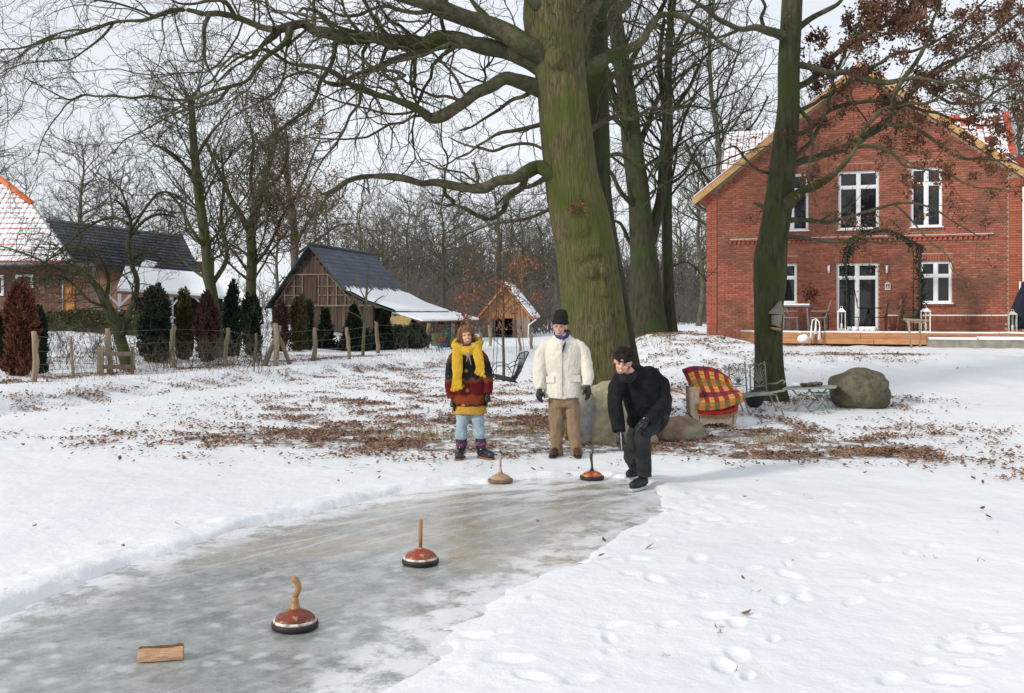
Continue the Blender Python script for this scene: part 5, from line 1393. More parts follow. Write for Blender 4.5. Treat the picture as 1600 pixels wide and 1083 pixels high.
# firewood under the lean-to
fwd = MB(); rdn = random.Random(6)
for r in range(9):
    for k in range(52):
        b = .2 + .175 * k + (r % 2) * .08; z = .22 + .13 * r
        if z > 1.30 + .08 * math.sin(k * .4): continue
        rr = rdn.uniform(.055, .085); c = BP(4.75 + rdn.uniform(-.05, .05), b, z)
        fwd.tube([c - BA * .3, c + BA * .3], rr, 6)
for k in range(60):
    a = rdn.uniform(3.3, 4.6); z = rdn.uniform(.2, 1.35); c = BP(a, .25, z); fwd.tube([c - BB * .25, c + BB * .1], rdn.uniform(.06, .09), 6)
M_logs = pmat('cut firewood', (.16, .085, .05), (.34, .21, .12), 6, .85, island=.5)
fwo = fwd.build('firewood_stack', M_logs, None, tuple(BP(4.7, 0, .2))); tag(fwo, 'split firewood stacked under the barn lean-to', 'firewood', kind='stuff')
yl = MB(); c = P(624, 502, 46.4); yl.poly([c + Vector((-.45, 0, -.1)), c + Vector((.45, 0, -.2)), c + Vector((.55, .1, .15)), c + Vector((.1, 0, .28)), c + Vector((-.4, 0, .2))], Vector((0, .3, 0)))
o = yl.build('yellow_tarp', pmat('yellow tarp', (.34, .23, .08), (.44, .33, .15), 6, .6), None, tuple(c)); tag(o, 'bundled yellow tarp on the firewood under the lean-to', 'tarp')
# board screen and bin
scn = thing('board_screen', tuple(P(682, 544, 44)), 'greenish board screen standing under the barn eave', 'screen')
for i in range(6):
    x = 674 + i * 3.6; a = P(x, 521, 44); b = P(x + 3.3, 545, 44); MB().box(((a.x + b.x) / 2, 44, (a.z + b.z) / 2), (b.x - a.x, .03, a.z - b.z)).build('board', pmat('green boards', (.09, .10, .05), (.15, .15, .08), 4, .9, island=.2, randobj=.2), scn)
bn = thing('rain_barrel', tuple(P(700, 545, 43)), 'dark green rain barrel beside the board screen', 'barrel')
c = P(701, 545, 43); MB().lathe((c.x, 43, c.z), [(.24, 0), (.28, .1), (.30, .45), (.27, .8), (.25, .82)], 16).build('body', pmat('green plastic', (.01, .06, .04), (.015, .08, .05), 4, .4), bn)
MB().lathe((c.x, 43, c.z + .82), [(.27, 0), (.27, .03), (.05, .05)], 16).build('lid', MATS['green plastic'], bn)
for px, colr, nm in [(693, (.05, .10, .35), 'blue'), (691, (.45, .09, .04), 'red')]:
    c = P(px, 545 if nm == 'blue' else 536, 42.6); o = MB().lathe((c.x, 42.6, c.z), [(.13, 0), (.17, .22), (.18, .24), (.12, .25)], 12).build('bucket', pmat(nm + ' plastic', colr, colr, 4, .4), None, (c.x, 42.6, c.z)); tag(o, nm + ' bucket beside the green rain barrel', 'bucket')

# ================================================================ small wooden shed
SY = 60.
shed = thing('wooden_shed', tuple(P(793, 536, SY)), 'small wooden shed with snowy tiled roof and open doorway', 'shed')
def SP(px, py, d=0): return P(px, py, SY + d)
L0 = P(753, 537, SY); z0 = L0.z
m = MB(); m.box(((P(753, 0, SY).x + P(772, 0, SY).x) / 2, SY, (z0 + P(0, 497, SY).z) / 2), (P(772, 0, SY).x - P(753, 0, SY).x, .1, P(0, 497, SY).z - z0))
m.box(((P(803, 0, SY).x + P(829, 0, SY).x) / 2, SY, (z0 + P(0, 497, SY).z) / 2), (P(829, 0, SY).x - P(803, 0, SY).x, .1, P(0, 497, SY).z - z0))
M_shedw = pmat('grey shed boards', (.20, .17, .13), (.32, .27, .21), 3, .9, .4, 8, stretch=(6, 1, .5), island=.3)
sw = m.build('wall', M_shedw, shed)
for x0, x1 in ((753, 772), (803, 829)):
    x = x0
    while x < x1 - .5:
        a = P(x, 497, SY - .07); b = P(min(x + 5, x1) - .4, 537, SY - .07); MB().box(((a.x + b.x) / 2, SY - .07, (a.z + b.z) / 2), (b.x - a.x, .03, a.z - b.z)).build('board', M_shedw, sw); x += 5
m = MB(); m.poly([SP(751, 497, .05), SP(829, 497, .05), SP(793, 449, .05), SP(786, 447, .05)], Vector((0, .1, 0))); gb = m.build('gable', M_dark, shed)
M_orb = pmat('orange gable boards', (.30, .14, .065), (.42, .22, .11), 3, .85, .3, 8, stretch=(6, 1, .5), island=.25, randobj=.15)
x = 750
while x < 827:
    def top(x): return 497 - (x - 748) * 1.28 if x < 789 else 497 - (831 - x) * 1.14
    t0, t1 = top(x + .3), top(x + 4.2)
    MB().poly([SP(x, 497.5, -.08), SP(x + 4.2, 497.5, -.08), SP(x + 4.2, min(496, t1), -.08), SP(x, min(496, t0), -.08)], Vector((0, .05, 0))).build('gable_board', M_orb, gb); x += 4.5
ap = SP(789, 445, -.3); le = SP(742, 500, -.3); re_ = SP(833, 499, -.3); bk = Vector((.62, 7.0, 0))
m = MB(); m.poly([ap, le, le + bk, ap + bk], ZH * .08); m.poly([ap, re_, re_ + bk, ap + bk], ZH * .08); sr = m.build('roof', M_redtile, shed)
# right slope faces partly to us: snow tiles
m = MB(); m.poly([ap + ZH * .09, re_ + ZH * .09, re_ + bk + ZH * .09, ap + bk + ZH * .09], ZH * .10); m.build('roof_snow', M_snowcap, sr)
m = MB(); m.bar(ap - ZH * .05, re_ - ZH * .05, .05, .16, up=(0, 1, 0)); m.bar(ap - ZH * .05, le - ZH * .05, .05, .16, up=(0, 1, 0)); m.build('barge_board', M_larch, shed)
# raised snow flank seen above the right verge
m = MB(); q = [SP(800, 449, .2), SP(843, 497, .2), SP(838, 499, .2), SP(795, 462, .2)]
tile_slope(sr, SP(806, 496, .1), Vector((.9, .45, 0)).normalized(), Vector((-.45, .5, .75)).normalized(), lambda u, s: u < .01, 1, 1, .3, .3, 1, M_redtile, 1)
m = MB(); m.box(((P(772, 0, SY).x + P(803, 0, SY).x) / 2, SY + 3, z0 + .8), (1.6, .1, 1.8)); m.build('back_wall', M_dark, shed)
m = MB(); m.box(((P(753, 0, SY).x), SY + 1.6, z0 + .8), (.1, 3.2, 1.6)); m.box((P(829, 0, SY).x, SY + 1.6, z0 + .8), (.1, 3.2, 1.6)); m.build('side_wall', M_shedw, shed)
for px in (757, 769, 773, 802): MB().box((P(px, 0, SY - .15).x, SY - .15, z0 + .75), (.09, .08, 1.5)).build('door_post', M_palewood, shed)
MB().tube([SP(838, 499, -.4), SP(826, 508, -.25), SP(825, 535, -.25)], .04, 6).build('downpipe', M_white, shed)
dk = MB(); rdn = random.Random(2)
for i in range(14):
    c = P(rdn.uniform(777, 799), rdn.uniform(512, 534), SY + 1.2); dk.bar(c, c + Vector((rdn.uniform(-.5, .5), .1, rdn.uniform(-.1, .4))), .06)
o = dk.build('garden_tools', M_zinc, None, tuple(P(788, 530, SY + 1.2))); tag(o, 'clutter of tools in the dark doorway of the small shed', 'tools', kind='stuff')
# ================================================================ fence, hedges, conifers on the far side of the pond
fence = thing('post_fence', tuple(G(300, 575)), 'rough split-post wire fence along the far bank', 'fence')
FP = [(53, 518, 597, 10), (112, 527, 590, 5), (171, 512, 583, 9), (272, 510, 575, 8), (355, 512, 572, 7), (398, 520, 571, 4), (490, 513, 565, 7), (543, 513, 563, 6), (590, 505, 553, 6), (632, 508, 545, 7), (670, 505, 544, 6), (707, 506, 545, 5), (750, 520, 548, 5), (765, 508, 541, 5), (812, 512, 548, 5), (831, 522, 545, 5)]
rdn = random.Random(12); tops = []
for i, (px, pt, pb, w) in enumerate(FP):
    b = G(px, pb); h = (pb - pt) / F * b.y; r = w / 2 / F * b.y
    m = MB(); pts = []; rr = []
    for k in range(7):
        t = k / 6; pts.append(b + Vector((rdn.uniform(-.02, .02) + .04 * math.sin(i + t * 3), rdn.uniform(-.02, .02), -.15 + (h + .15) * t))); rr.append(r * (1.0 + rdn.uniform(-.14, .14)) * (.8 if k == 6 else 1))
    m.tube(pts, rr, 7); m.build('post', M_postwood, fence); tops.append((b, h))
for lv in (.35, .62, .92):
    m = MB(); pts = []
    for b, h in tops: pts.append(b + ZH * (h * lv) - Vector((0, .06, 0)))
    m.tube(pts, .0025, 4); m.build('wire', M_zinc, fence)
rl = MB(); a, b = G(156, 585), G(208, 582)
# wooden pallet-like hurdle by the fruit tree
hd = thing('wooden_hurdle', tuple(G(182, 583)), 'low wooden hurdle of two rails at the foot of the fruit tree', 'hurdle')
for px in (157, 207):
    c = G(px, 585); MB().box(c + ZH * .3, (.14 if px < 170 else .06, .08, .75)).build('stake', M_postwood, hd)
for k in (.18, .5): MB().bar(G(157, 585) + ZH * k, G(207, 585) + ZH * k, .03, .1).build('rail', M_wood, hd)
# leaning poles
lp = thing('leaning_poles', tuple(G(430, 571)), 'three rough poles leaning together in the fence line', 'poles')
b1, b2, b3, tp = G(411, 572), G(454, 570), G(431, 573), G(431, 572) + ZH * 1.15
for b, e, r in ((b1, tp + Vector((.12, 0, 0)), .075), (b2, tp + Vector((-.12, .05, .05)), .06), (b3, tp + Vector((0, -.05, .05)), .085)):
    MB().tube([b - ZH * .1, b.lerp(e, .5) + Vector((.03, 0, 0)), e], [r, r * .95, r * .8], 7).build('pole', M_postwood, lp)

def shrub(name, label, cat, base, rad, h, n, mat, matin, seed, lean=0.0, needle=(.06, .16), shape='column', stem=True, group=None):
    rg = np.random.default_rng(seed)
    t = thing(name, tuple(base), label, cat, group)
    zz = rg.random(n) ** .85; a = rg.uniform(0, 6.283, n)
    if shape == 'column': prof_ = np.interp(zz, [0, .08, .35, .7, .9, 1], [.6, .88, 1, .92, .70, .30])
    elif shape == 'cone': prof_ = (1 - zz) * (.9 + .35 * np.abs(np.sin(zz * 24))) + .02
    else: prof_ = np.sqrt(np.clip(1 - (zz * 2 - 1) ** 2, 0, 1)) * .9 + .1
    lump = 1 + 1.3 * fbm(np.cos(a) * 1.6 + seed, np.sin(a) * 1.6 + zz * 3.2 * h / 1.5, 4, 1.)
    zz = zz * (1 + .25 * fbm(np.cos(a) * 2 + seed * 2, np.sin(a) * 2, 2, 1.))
    q = rg.random(n) ** .5
    rr = rad * prof_ * lump * q
    c = np.stack([base[0] + rr * np.cos(a) + lean * zz * h, base[1] + rr * np.sin(a), base[2] + zz * h], -1)
    d = np.stack([np.cos(a) * .5 + rg.normal(size=n) * .35, np.sin(a) * .5 + rg.normal(size=n) * .35, (.9 if shape == 'column' else .15) + rg.normal(size=n) * .4], -1)
    d /= np.linalg.norm(d, axis=1, keepdims=True); s = np.cross(d, rg.normal(size=(n, 3))); s /= np.linalg.norm(s, axis=1, keepdims=True)
    L = rg.uniform(needle[0], needle[1], n)[:, None]; w = L * .22
    V = np.stack([c - s * w, c + s * w, c + s * w * .5 + d * L, c - s * w * .6 + d * L * .9], 1).reshape(-1, 3) - np.array(OFF[t.name])
    o = link('foliage', np_mesh('foliage', V, np.arange(n * 4).reshape(n, 4)), t, mat=mat); o['kind'] = 'stuff'
    if stem: MB().tube([base - ZH * .1, base + Vector((lean * h * .5, 0, h * .5)), base + Vector((lean * h, 0, h * .92))], [.05, .035, .01], 6).build('stem', M_barkfar, t)
    return t
M_brthuja = pmat('rust brown conifer', (.085, .030, .018), (.15, .055, .028), 6, .9, island=.4)
M_dkgreen = pmat('dark green conifer', (.010, .022, .012), (.024, .042, .020), 6, .9, island=.4)
M_olive = pmat('olive conifer', (.055, .045, .018), (.10, .075, .03), 6, .9, island=.4)
M_laurel = pmat('dark laurel', (.012, .030, .016), (.03, .055, .028), 6, .5, island=.4, spec=.5)
M_hedge = pmat('green brown hedge', (.045, .055, .018), (.085, .085, .03), 6, .9, island=.35)
M_plum = pmat('dark red brown conifer', (.055, .022, .020), (.09, .04, .03), 6, .9, island=.4)
def at(px, pb, Y=None):
    return G(px, pb) if Y is None else Vector(((px - 800) / F * Y, Y, hs((px - 800) / F * Y, Y)))
for (px, top, bot, w, Y, mat, lab, shp, n) in [
    (30, 458, 600, 50, 23.2, M_brthuja, 'rust-brown dead thuja beside the leftmost fence post', 'column', 9000),
    (62, 485, 594, 22, 24.0, M_dkgreen, 'narrow dark green thuja just behind the leftmost fence post', 'column', 3500),
    (-2, 500, 600, 22, 24.6, M_dkgreen, 'dark thuja cut by the left edge of the picture', 'column', 2500),
    (243, 455, 572, 50, 28.5, M_dkgreen, 'broad dark green conifer right of the fruit tree', 'column', 8500),
    (287, 462, 570, 30, 29.5, M_olive, 'olive thuja behind the fence between green and brown conifers', 'column', 4500),
    (323, 466, 572, 34, 28.8, M_plum, 'dark red-brown thuja at the foot of the tall mossy tree', 'column', 5000),
    (362, 450, 560, 30, 31.5, M_dkgreen, 'dark green thuja right of the tall mossy tree', 'column', 4500),
    (392, 465, 560, 32, 32.5, M_dkgreen, 'dark evergreen below the forked tree', 'column', 4500),
    (438, 475, 556, 26, 35, M_plum, 'thin plum-brown thuja in front of the barn left corner', 'column', 3500),
    (466, 470, 556, 32, 35.5, M_olive, 'olive-brown thuja in front of the barn gable', 'column', 4500),
    (483, 472, 552, 14, 36.5, M_dkgreen, 'slim dark thuja right of the olive-brown one', 'column', 1600),
    (508, 488, 552, 30, 38, M_dkgreen, 'small fir tree in front of the barn door', 'cone', 2600),
    (553, 482, 556, 50, 38, M_dkgreen, 'wide dark fir in front of the barn right side', 'cone', 6000),
    (600, 495, 552, 46, 39, M_dkgreen, 'dark fir at the right end of the barn wall', 'cone', 5000),
    (650, 508, 549, 46, 41, M_laurel, 'glossy laurel bush below the firewood', 'round', 6000),
    (622, 512, 550, 34, 41, M_laurel, 'laurel bush next to the dark fir', 'round', 3500),
    (712, 520, 546, 16, 46, M_dkgreen, 'small evergreen behind the woman', 'round', 1200)]:
    b = at(px, bot, Y); h = (CH + (HZ - top) / F * Y) - b.z
    shrub('conifer' if mat is not M_laurel else 'laurel_bush', lab, 'conifer' if mat is not M_laurel else 'shrub', b, w * .84 / 2 / F * Y, h, int(n * 1.55), mat, None, px + 400, shape=shp, needle=(.04, .13) if shp != 'cone' else (.08, .2))
# hedge along the farmhouse
hg = thing('clipped_hedge', tuple(at(100, 515, 37.5)), 'low clipped hedge along the farmhouse wall', 'hedge')
rg = np.random.default_rng(7); n = 9000
x0, x1 = (-60 - 800) / F * 37.5, (215 - 800) / F * 37.5
xx = rg.uniform(x0, x1, n); gzv = hgt(xx, np.full(n, 37.5)); top = CH + (HZ - 487) / F * 37.5
z = gzv + (top + .06 * np.sin(xx * 3) - gzv) * rg.random(n) ** .6; y = 37.5 + rg.uniform(-.4, .4, n)
c = np.stack([xx, y, z], -1); d = rg.normal(size=(n, 3)); d /= np.linalg.norm(d, axis=1, keepdims=True); s = np.cross(d, rg.normal(size=(n, 3))); s /= np.linalg.norm(s, axis=1, keepdims=True)
V = np.stack([c - s * .03, c + s * .03, c + s * .02 + d * .12, c - s * .02 + d * .12], 1).reshape(-1, 3) - np.array(OFF[hg.name])
o = link('foliage', np_mesh('foliage', V, np.arange(n * 4).reshape(n, 4)), hg, mat=M_hedge); o['kind'] = 'stuff'
MB().box(((x0 + x1) / 2, 37.5, (top + .6) / 2), (x1 - x0, .5, top - .75)).build('inner_twigs', M_barkfar, hg)
# bare shrub thicket under the trees (brown undergrowth)
def thicket(label, px0, px1, Y, h, n, mat, seed, dy=1.5):
    rg = np.random.default_rng(seed); px = rg.uniform(px0, px1, n); y = Y + rg.uniform(-dy, dy, n); x = (px - 800) / F * y
    g = hgt(x, y) - .05; hh = h * rg.uniform(.5, 1.1, n)
    St = np.stack([np.stack([x, y, g], -1), np.stack([x + rg.normal(size=n) * .15 * h, y, g + hh * .5], -1), np.stack([x + rg.normal(size=n) * .3 * h, y, g + hh], -1)], 1)
    Rr = np.stack([hh * .010, hh * .007, hh * .003], 1)
    A = grow(St, Rr, rg, 2.2 / h, (.3, .7), (20, 60), 4, .2, .05, .6, tmin=.1, lmin=.2, lmax=1.6, rmin=.007)
    Vs, Fs, o0 = [], [], 0
    for S_ in ((St, Rr), A): V, Fq = tube_arrays(*S_, 3); Vs.append(V); Fs.append(Fq + o0); o0 += len(V)
    o = link('bare_thicket', np_mesh('bare_thicket', np.concatenate(Vs), np.concatenate(Fs)), mat=mat); o['kind'] = 'stuff'; o['label'] = label
thicket('bare brushwood along the fence', -20, 420, 28, .9, 420, M_twig, 1, 3)
thicket('bare brushwood before the barn', 400, 720, 40, 1.0, 300, M_twig, 2, 3)
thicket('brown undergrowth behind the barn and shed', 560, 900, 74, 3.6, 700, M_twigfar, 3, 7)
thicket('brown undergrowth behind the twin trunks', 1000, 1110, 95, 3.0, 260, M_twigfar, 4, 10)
# ================================================================ ice stocks and the log
M_rubber = pmat('black rubber ring', (.018, .014, .016), (.035, .028, .03), 8, .55)
M_turn = pmat('turned wood handle', (.30, .15, .06), (.42, .23, .10), 4, .45, .15, 20, stretch=(1, 1, .3), spec=.4)
M_turnpale = pmat('pale worn wood', (.34, .22, .14), (.46, .32, .21), 5, .6, .3, 25, stretch=(1, 1, 3))
def painted(name, a, b, c):
    m = pmat(name, a, b, 14, .4, .1, 30, lo=.46, hi=.52, spec=.45, c3=c, s3=16, l3=.56, h3=.60); return m
M_paint1 = painted('red brown paint with gold ornament', (.20, .038, .018), (.13, .03, .016), (.36, .19, .045))
M_paint2 = painted('red paint with gold ornament', (.30, .03, .02), (.22, .07, .03), (.40, .24, .10))
M_paint3 = painted('dark red paint with ochre petals', (.28, .03, .02), (.40, .10, .03), (.50, .33, .05))
M_cream = pmat('cream snowy band', (.30, .20, .14), (.68, .65, .61), 24, .6, lo=.38, hi=.52)
def stock(label, px, pb, body, handle, hp, band=True, s=1.0, pale=False):
    x, y = gp(px, pb - 8); x, y = gp(px, pb); y += .12; x = (px - 800) / F * y
    t = thing('ice_stock', (x, y, 0.002), label, 'ice stock', 'ice stocks standing on the lane')
    c = Vector((x, y, .002))
    MB().lathe(c, [(.118 * s, 0), (.131 * s, .008), (.133 * s, .022), (.130 * s, .036), (.120 * s, .040)], 36).build('rubber_ring', M_rubber if not pale else pmat('worn brown ring', (.13, .085, .06), (.2, .14, .10), 9, .7), t)
    if band: MB().lathe(c + ZH * .038, [(.124 * s, 0), (.122 * s, .010), (.110 * s, .018)], 36).build('band', M_cream, t)
    MB().lathe(c + ZH * (.048 if band else .036), [(.117 * s, 0), (.110 * s, .014), (.092 * s, .030), (.065 * s, .045), (.040 * s, .055), (.028 * s, .06)], 36).build('body', body, t)
    if hp == 'bent':
        MB().lathe(c + ZH * .105, [(.030, 0), (.030, .012), (.026, .016), (.027, .028), (.022, .032), (.024, .044), (.018, .06), (.016, .07)], 20).build('neck', M_turn, t)
        MB().tube([c + Vector(p) for p in [(0, 0, .17), (.012, 0, .20), (.020, 0, .225), (.016, 0, .25), (.004, 0, .27), (-.004, 0, .285), (-.002, 0, .294)]], [.015, .017, .018, .018, .019, .016, .007], 14).build('handle', handle, t)
    elif hp == 'straight':
        MB().lathe(c + ZH * .10, [(.026, 0), (.022, .012), (.014, .02)], 20).build('neck', handle, t)
        MB().tube([c + ZH * .11, c + ZH * .2, c + ZH * .31, c + ZH * .315], [.013, .014, .017, .012], 14).build('handle', handle, t)
    elif hp == 'slim':
        MB().lathe(c + ZH * .09, [(.036, 0), (.022, .02), (.013, .045), (.011, .08)], 18).build('neck', handle, t)
        MB().tube([c + ZH * .15, c + ZH * .22, c + ZH * .27, c + ZH * .28], [.011, .013, .016, .010], 12).build('handle', handle, t)
    else:
        MB().lathe(c + ZH * .10, [(.022, 0), (.014, .03), (.012, .06)], 18).build('neck', handle, t)
        MB().tube([c + Vector(p) for p in [(0, 0, .15), (-.004, 0, .19), (-.010, 0, .23), (-.008, 0, .27), (.006, 0, .305), (.010, 0, .325)]], [.012, .014, .017, .018, .015, .008], 12).build('handle', handle, t)
    return t
stock('ice stock with bent wooden handle and ornamented red-brown body, nearest the camera', 461, 992, M_paint1, M_turn, 'bent')
stock('ice stock with straight pale handle and red-topped body in the middle of the lane', 657, 888, M_paint2, M_turn, 'straight')
stock('plain unpainted wooden ice stock standing below the woman', 782, 757, M_turnpale, M_turnpale, 'slim', False, 1.0, True)
stock('ice stock with dark green curved handle and red and ochre body by the crouching man', 925, 752, M_paint3, pmat('dark green lacquer', (.02, .03, .012), (.05, .055, .02), 6, .3, spec=.6), 'curved', False, 1.0)
# split log
lc = gp(250, 1037); lg = thing('split_log', (lc[0], lc[1], 0), 'short split log of pale wood lying on the ice', 'log')
la, lb = Vector((gp(214, 1037)[0], lc[1] + .0, 0)), Vector((gp(288, 1030)[0], lc[1] + .04, 0))
d = (lb - la).normalized(); w = ZH.cross(d)
def log_ring(t):
    p = la.lerp(lb, t); q = [float(vnoise(np.array([t * 4 + k * 9.]), np.array([k * 3.3]))[0]) for k in range(8)]; e = 1 - .10 * (abs(t - .5) * 2) ** 6; sag = .012 * math.sin(t * 3.14)
    pr = [(0.0, .006 - sag * 0), (-.004, .03), (.002, .058 - sag), (.014, .078 - sag), (.030, .086 - sag), (.052, .076 - sag), (.066, .05), (.060, .012)]
    return [p + w * (a * e + .008 * q[k]) + ZH * max(0, b * e + (.010 * q[7 - k] if k not in (0, 7) else 0)) for k, (a, b) in enumerate(pr)]
RG = [log_ring(i / 14) for i in range(15)]; RG[0] = [p + d * .012 * k / 8 for k, p in enumerate(RG[0])]
def strip(ks, lift=0.0, caps=False):
    m = MB(); vs = [p + (ZH * lift) for r in RG for p in [r[k % 8] for k in ks]]; n = len(ks)
    m._add(vs, [(i * n + a, i * n + a + 1, (i + 1) * n + a + 1, (i + 1) * n + a) for i in range(14) for a in range(n - 1)], False)
    if caps: m._add(RG[0], [tuple(range(7, -1, -1))]); m._add(RG[-1], [tuple(range(8))])
    return m
strip([7, 0, 1, 2, 3], 0, True).build('split_wood', pmat('fresh split wood', (.46, .27, .15), (.60, .41, .26), 3, .75, .8, 16, stretch=(1, 1, 8), bdist=.01, c3=(.40, .20, .10), s3=9), lg)
o = strip([3, 4, 5, 6, 7]).build('bark', pmat('red brown log bark', (.12, .045, .025), (.20, .09, .05), 20, .9, .8, 30), lg)
# ================================================================ stones
M_rock = pmat('grey brown granite', (.075, .066, .042), (.165, .145, .10), 9, .9, .8, 22, c3=(.075, .066, .042), s3=2.2, bdist=.03)
M_rockred = pmat('reddish brown sandstone', (.15, .095, .065), (.25, .18, .13), 7, .9, .6, 25, c3=(.28, .26, .18), s3=2, bdist=.02)
M_rocktan = pmat('tan lichen stone', (.25, .21, .13), (.36, .32, .22), 8, .9, .7, 25, c3=(.20, .20, .17), s3=1.6, bdist=.02)
M_rockgrey = pmat('grey slab stone', (.15, .155, .15), (.25, .25, .24), 9, .9, .7, 25, c3=(.30, .28, .22), s3=2, bdist=.02)
def rock(name, label, c, r, mat, seed, amp=.16, cut=None, n=48, flat=.0):
    from mathutils import noise
    m = MB().ball((0, 0, 0), 1.0, n, n // 2); vs = []
    for v in m.v:
        d = v.normalized(); k = 1 + amp * noise.noise(d * 1.3 + Vector((seed, 0, 0))) + amp * .45 * noise.noise(d * 3.1 + Vector((0, seed, 0))) + amp * .12 * noise.noise(d * 9 + Vector((0, 0, seed)))
        q = d * k
        e = Vector([math.copysign(abs(t) ** (1 - flat), t) for t in q])
        vs.append(Vector((e.x * r[0], e.y * r[1], e.z * r[2])) + c)
    m.v = vs
    o = m.build(name, mat, None, tuple(c - ZH * r[2])); tag(o, label, 'boulder'); return o
b = G(1356, 641); s_ = b.y / F
rock('boulder', 'big rounded brown granite boulder right of the garden table', b + Vector((0, .35, .30 * 1)), (46 * s_, .44, 34 * s_), M_rock, 3.3, .22, flat=.12)
rock('boulder', 'flat reddish brown stone between crouching man and armchair', P(1064, 673, 13.6) + Vector((0, .1, -.01)), (.36, .30, .185), M_rockred, 5.5, .2, flat=.2)
rock('boulder', 'small tan stone low behind the crouching man', P(1008, 690, 13.3), (.16, .14, .15), M_rocktan, 7.7, .2)
rock('boulder', 'brown stone showing through the snow on the mound', P(1020, 540, 28.5), (.42, .3, .10), M_rockred, 9.1, .3)
rock('boulder', 'small dark stone at the left foot of the brick house', P(1103, 528, 33.5), (.16, .12, .09), M_rock, 9.9, .2)
sl_ = thing('standing_stone', tuple(P(955, 697, 13.4)), 'rough standing stone slab with grey left half behind the men', 'stone slab')
def slab(name, pts, Y, th, mat, amp, seed):
    m = MB(); fr_ = [P(x, y, Y) for x, y in pts]; n = len(fr_); cen = sum(fr_, Vector()) / n
    rgs = [(0.0, .93), (.05, 1.0), (th * .5, 1.02), (th - .05, .98), (th, .9)]; vs = []
    for d_, k in rgs: vs += [cen + (p - cen) * k + Vector((0, d_, 0)) for p in fr_]
    fs = [tuple(range(n)), tuple(range(5 * n - 1, 4 * n - 1, -1))] + [(i + j * n, (i + 1) % n + j * n, (i + 1) % n + (j + 1) * n, i + (j + 1) * n)[::-1] for j in range(4) for i in range(n)]
    m._add(vs, fs, False); o = m.build(name, mat, sl_); fuse(o, .022, 2); rough_up(o, amp, 5, seed); rough_up(o, amp * .35, 18, seed); return o
slab('stone', [(921, 698), (918, 660), (916, 625), (926, 608), (945, 600), (965, 597), (985, 603), (1000, 612), (1010, 640), (1014, 672), (1012, 692), (990, 700), (955, 700)], 13.35, .42, M_rocktan, .03, 1)
slab('stone', [(900, 697), (902, 650), (905, 618), (915, 612), (925, 614), (930, 640), (926, 670), (922, 698)], 13.30, .38, M_rockgrey, .02, 4)
# ================================================================ armchair with the checked blanket
ac = thing('garden_armchair', tuple(G(1115, 672)), 'tan wicker garden armchair standing in the snow', 'armchair')
YA = ac.location.y
def AP(px, py, d=0): return P(px, py, YA + d)
M_wick = pmat('tan wicker', (.27, .20, .15), (.38, .30, .23), 30, .8, .7, 60, stretch=(1, 1, .4), bdist=.006)
MB().poly([AP(1080, 607), AP(1092, 606), AP(1094, 655), AP(1091, 662), AP(1082, 650)], Vector((0, .5, 0))).build('side_panel', M_wick, ac)
MB().poly([AP(1148, 622), AP(1156, 622), AP(1150, 662), AP(1144, 662)], Vector((0, .5, 0))).build('side_panel', M_wick, ac)
MB().poly([AP(1092, 640), AP(1146, 640), AP(1146, 672), AP(1143, 673), AP(1141, 665), AP(1130, 661), AP(1110, 661), AP(1098, 665), AP(1093, 664)], Vector((0, .03, 0))).build('front_apron', M_wick, ac)
MB().poly([AP(1092, 632, .04), AP(1146, 632, .04), AP(1146, 640, .04), AP(1092, 640, .04)], Vector((0, .46, 0))).build('seat', M_wick, ac)
MB().poly([AP(1068, 578, .42), AP(1085, 574, .42), AP(1125, 580, .42), AP(1142, 598, .42), (AP(1148, 634, .42)), AP(1090, 636, .42)], Vector((0, .05, 0))).build('backrest', M_wick, ac)
for px, d in ((1094, .03), (1143, .0), (1091, .45), (1146, .45)):
    a = AP(px, 640, d); MB().tube([a, Vector((a.x, a.y, ac.location.z - .01))], .018, 8).build('leg', M_wick, ac)
M_check = bpy.data.materials.new('checked blanket'); M_check.use_nodes = True
nn, l = M_check.node_tree.nodes, M_check.node_tree.links; b_ = nn['Principled BSDF']; b_.inputs['Roughness'].default_value = .95
uvn = nn.new('ShaderNodeUVMap')
sp_ = nn.new('ShaderNodeSeparateXYZ'); l.new(uvn.outputs['UV'], sp_.inputs[0])
def mixn(f, a, b):
    q = nn.new('ShaderNodeMix'); q.data_type = 'RGBA'; l.new(f, q.inputs['Factor']); l.new(a, q.inputs['A']); l.new(b, q.inputs['B']); return q.outputs['Result']
def stripe(axis, per, cols):
    m1 = nn.new('ShaderNodeMath'); m1.operation = 'MULTIPLY'; m1.inputs[1].default_value = per; l.new(sp_.outputs[axis], m1.inputs[0])
    m2 = nn.new('ShaderNodeMath'); m2.operation = 'FRACT'; l.new(m1.outputs[0], m2.inputs[0])
    r = nn.new('ShaderNodeValToRGB'); r.color_ramp.interpolation = 'CONSTANT'; e = r.color_ramp.elements
    while len(e) < len(cols): e.new(.5)
    for i, (p, c) in enumerate(cols): e[i].position = p; e[i].color = (*c, 1)
    l.new(m2.outputs[0], r.inputs[0]); return r.outputs[0]
red, yel, grn, prp, org = (.26, .012, .016), (.46, .27, .045), (.08, .10, .025), (.06, .014, .04), (.38, .13, .03)
rg_ = stripe(1, 2.0, [(0, red), (.25, prp), (.5, red), (.75, grn)]); yl_ = stripe(1, 2.0, [(0, yel), (.25, red), (.5, yel), (.75, org)])
thin = nn.new('ShaderNodeRGB'); thin.outputs[0].default_value = (.20, .04, .02, 1)
b1_ = mixn(stripe(0, 5.0, [(0, (0, 0, 0)), (.5, (1, 1, 1))]), rg_, yl_)
b1_ = mixn(stripe(1, 16, [(0, (0, 0, 0)), (.8, (.7, .7, .7))]), b1_, thin.outputs[0])
class ck: outputs = {'Result': b1_}
l.new(ck.outputs['Result'], b_.inputs['Base Color'])
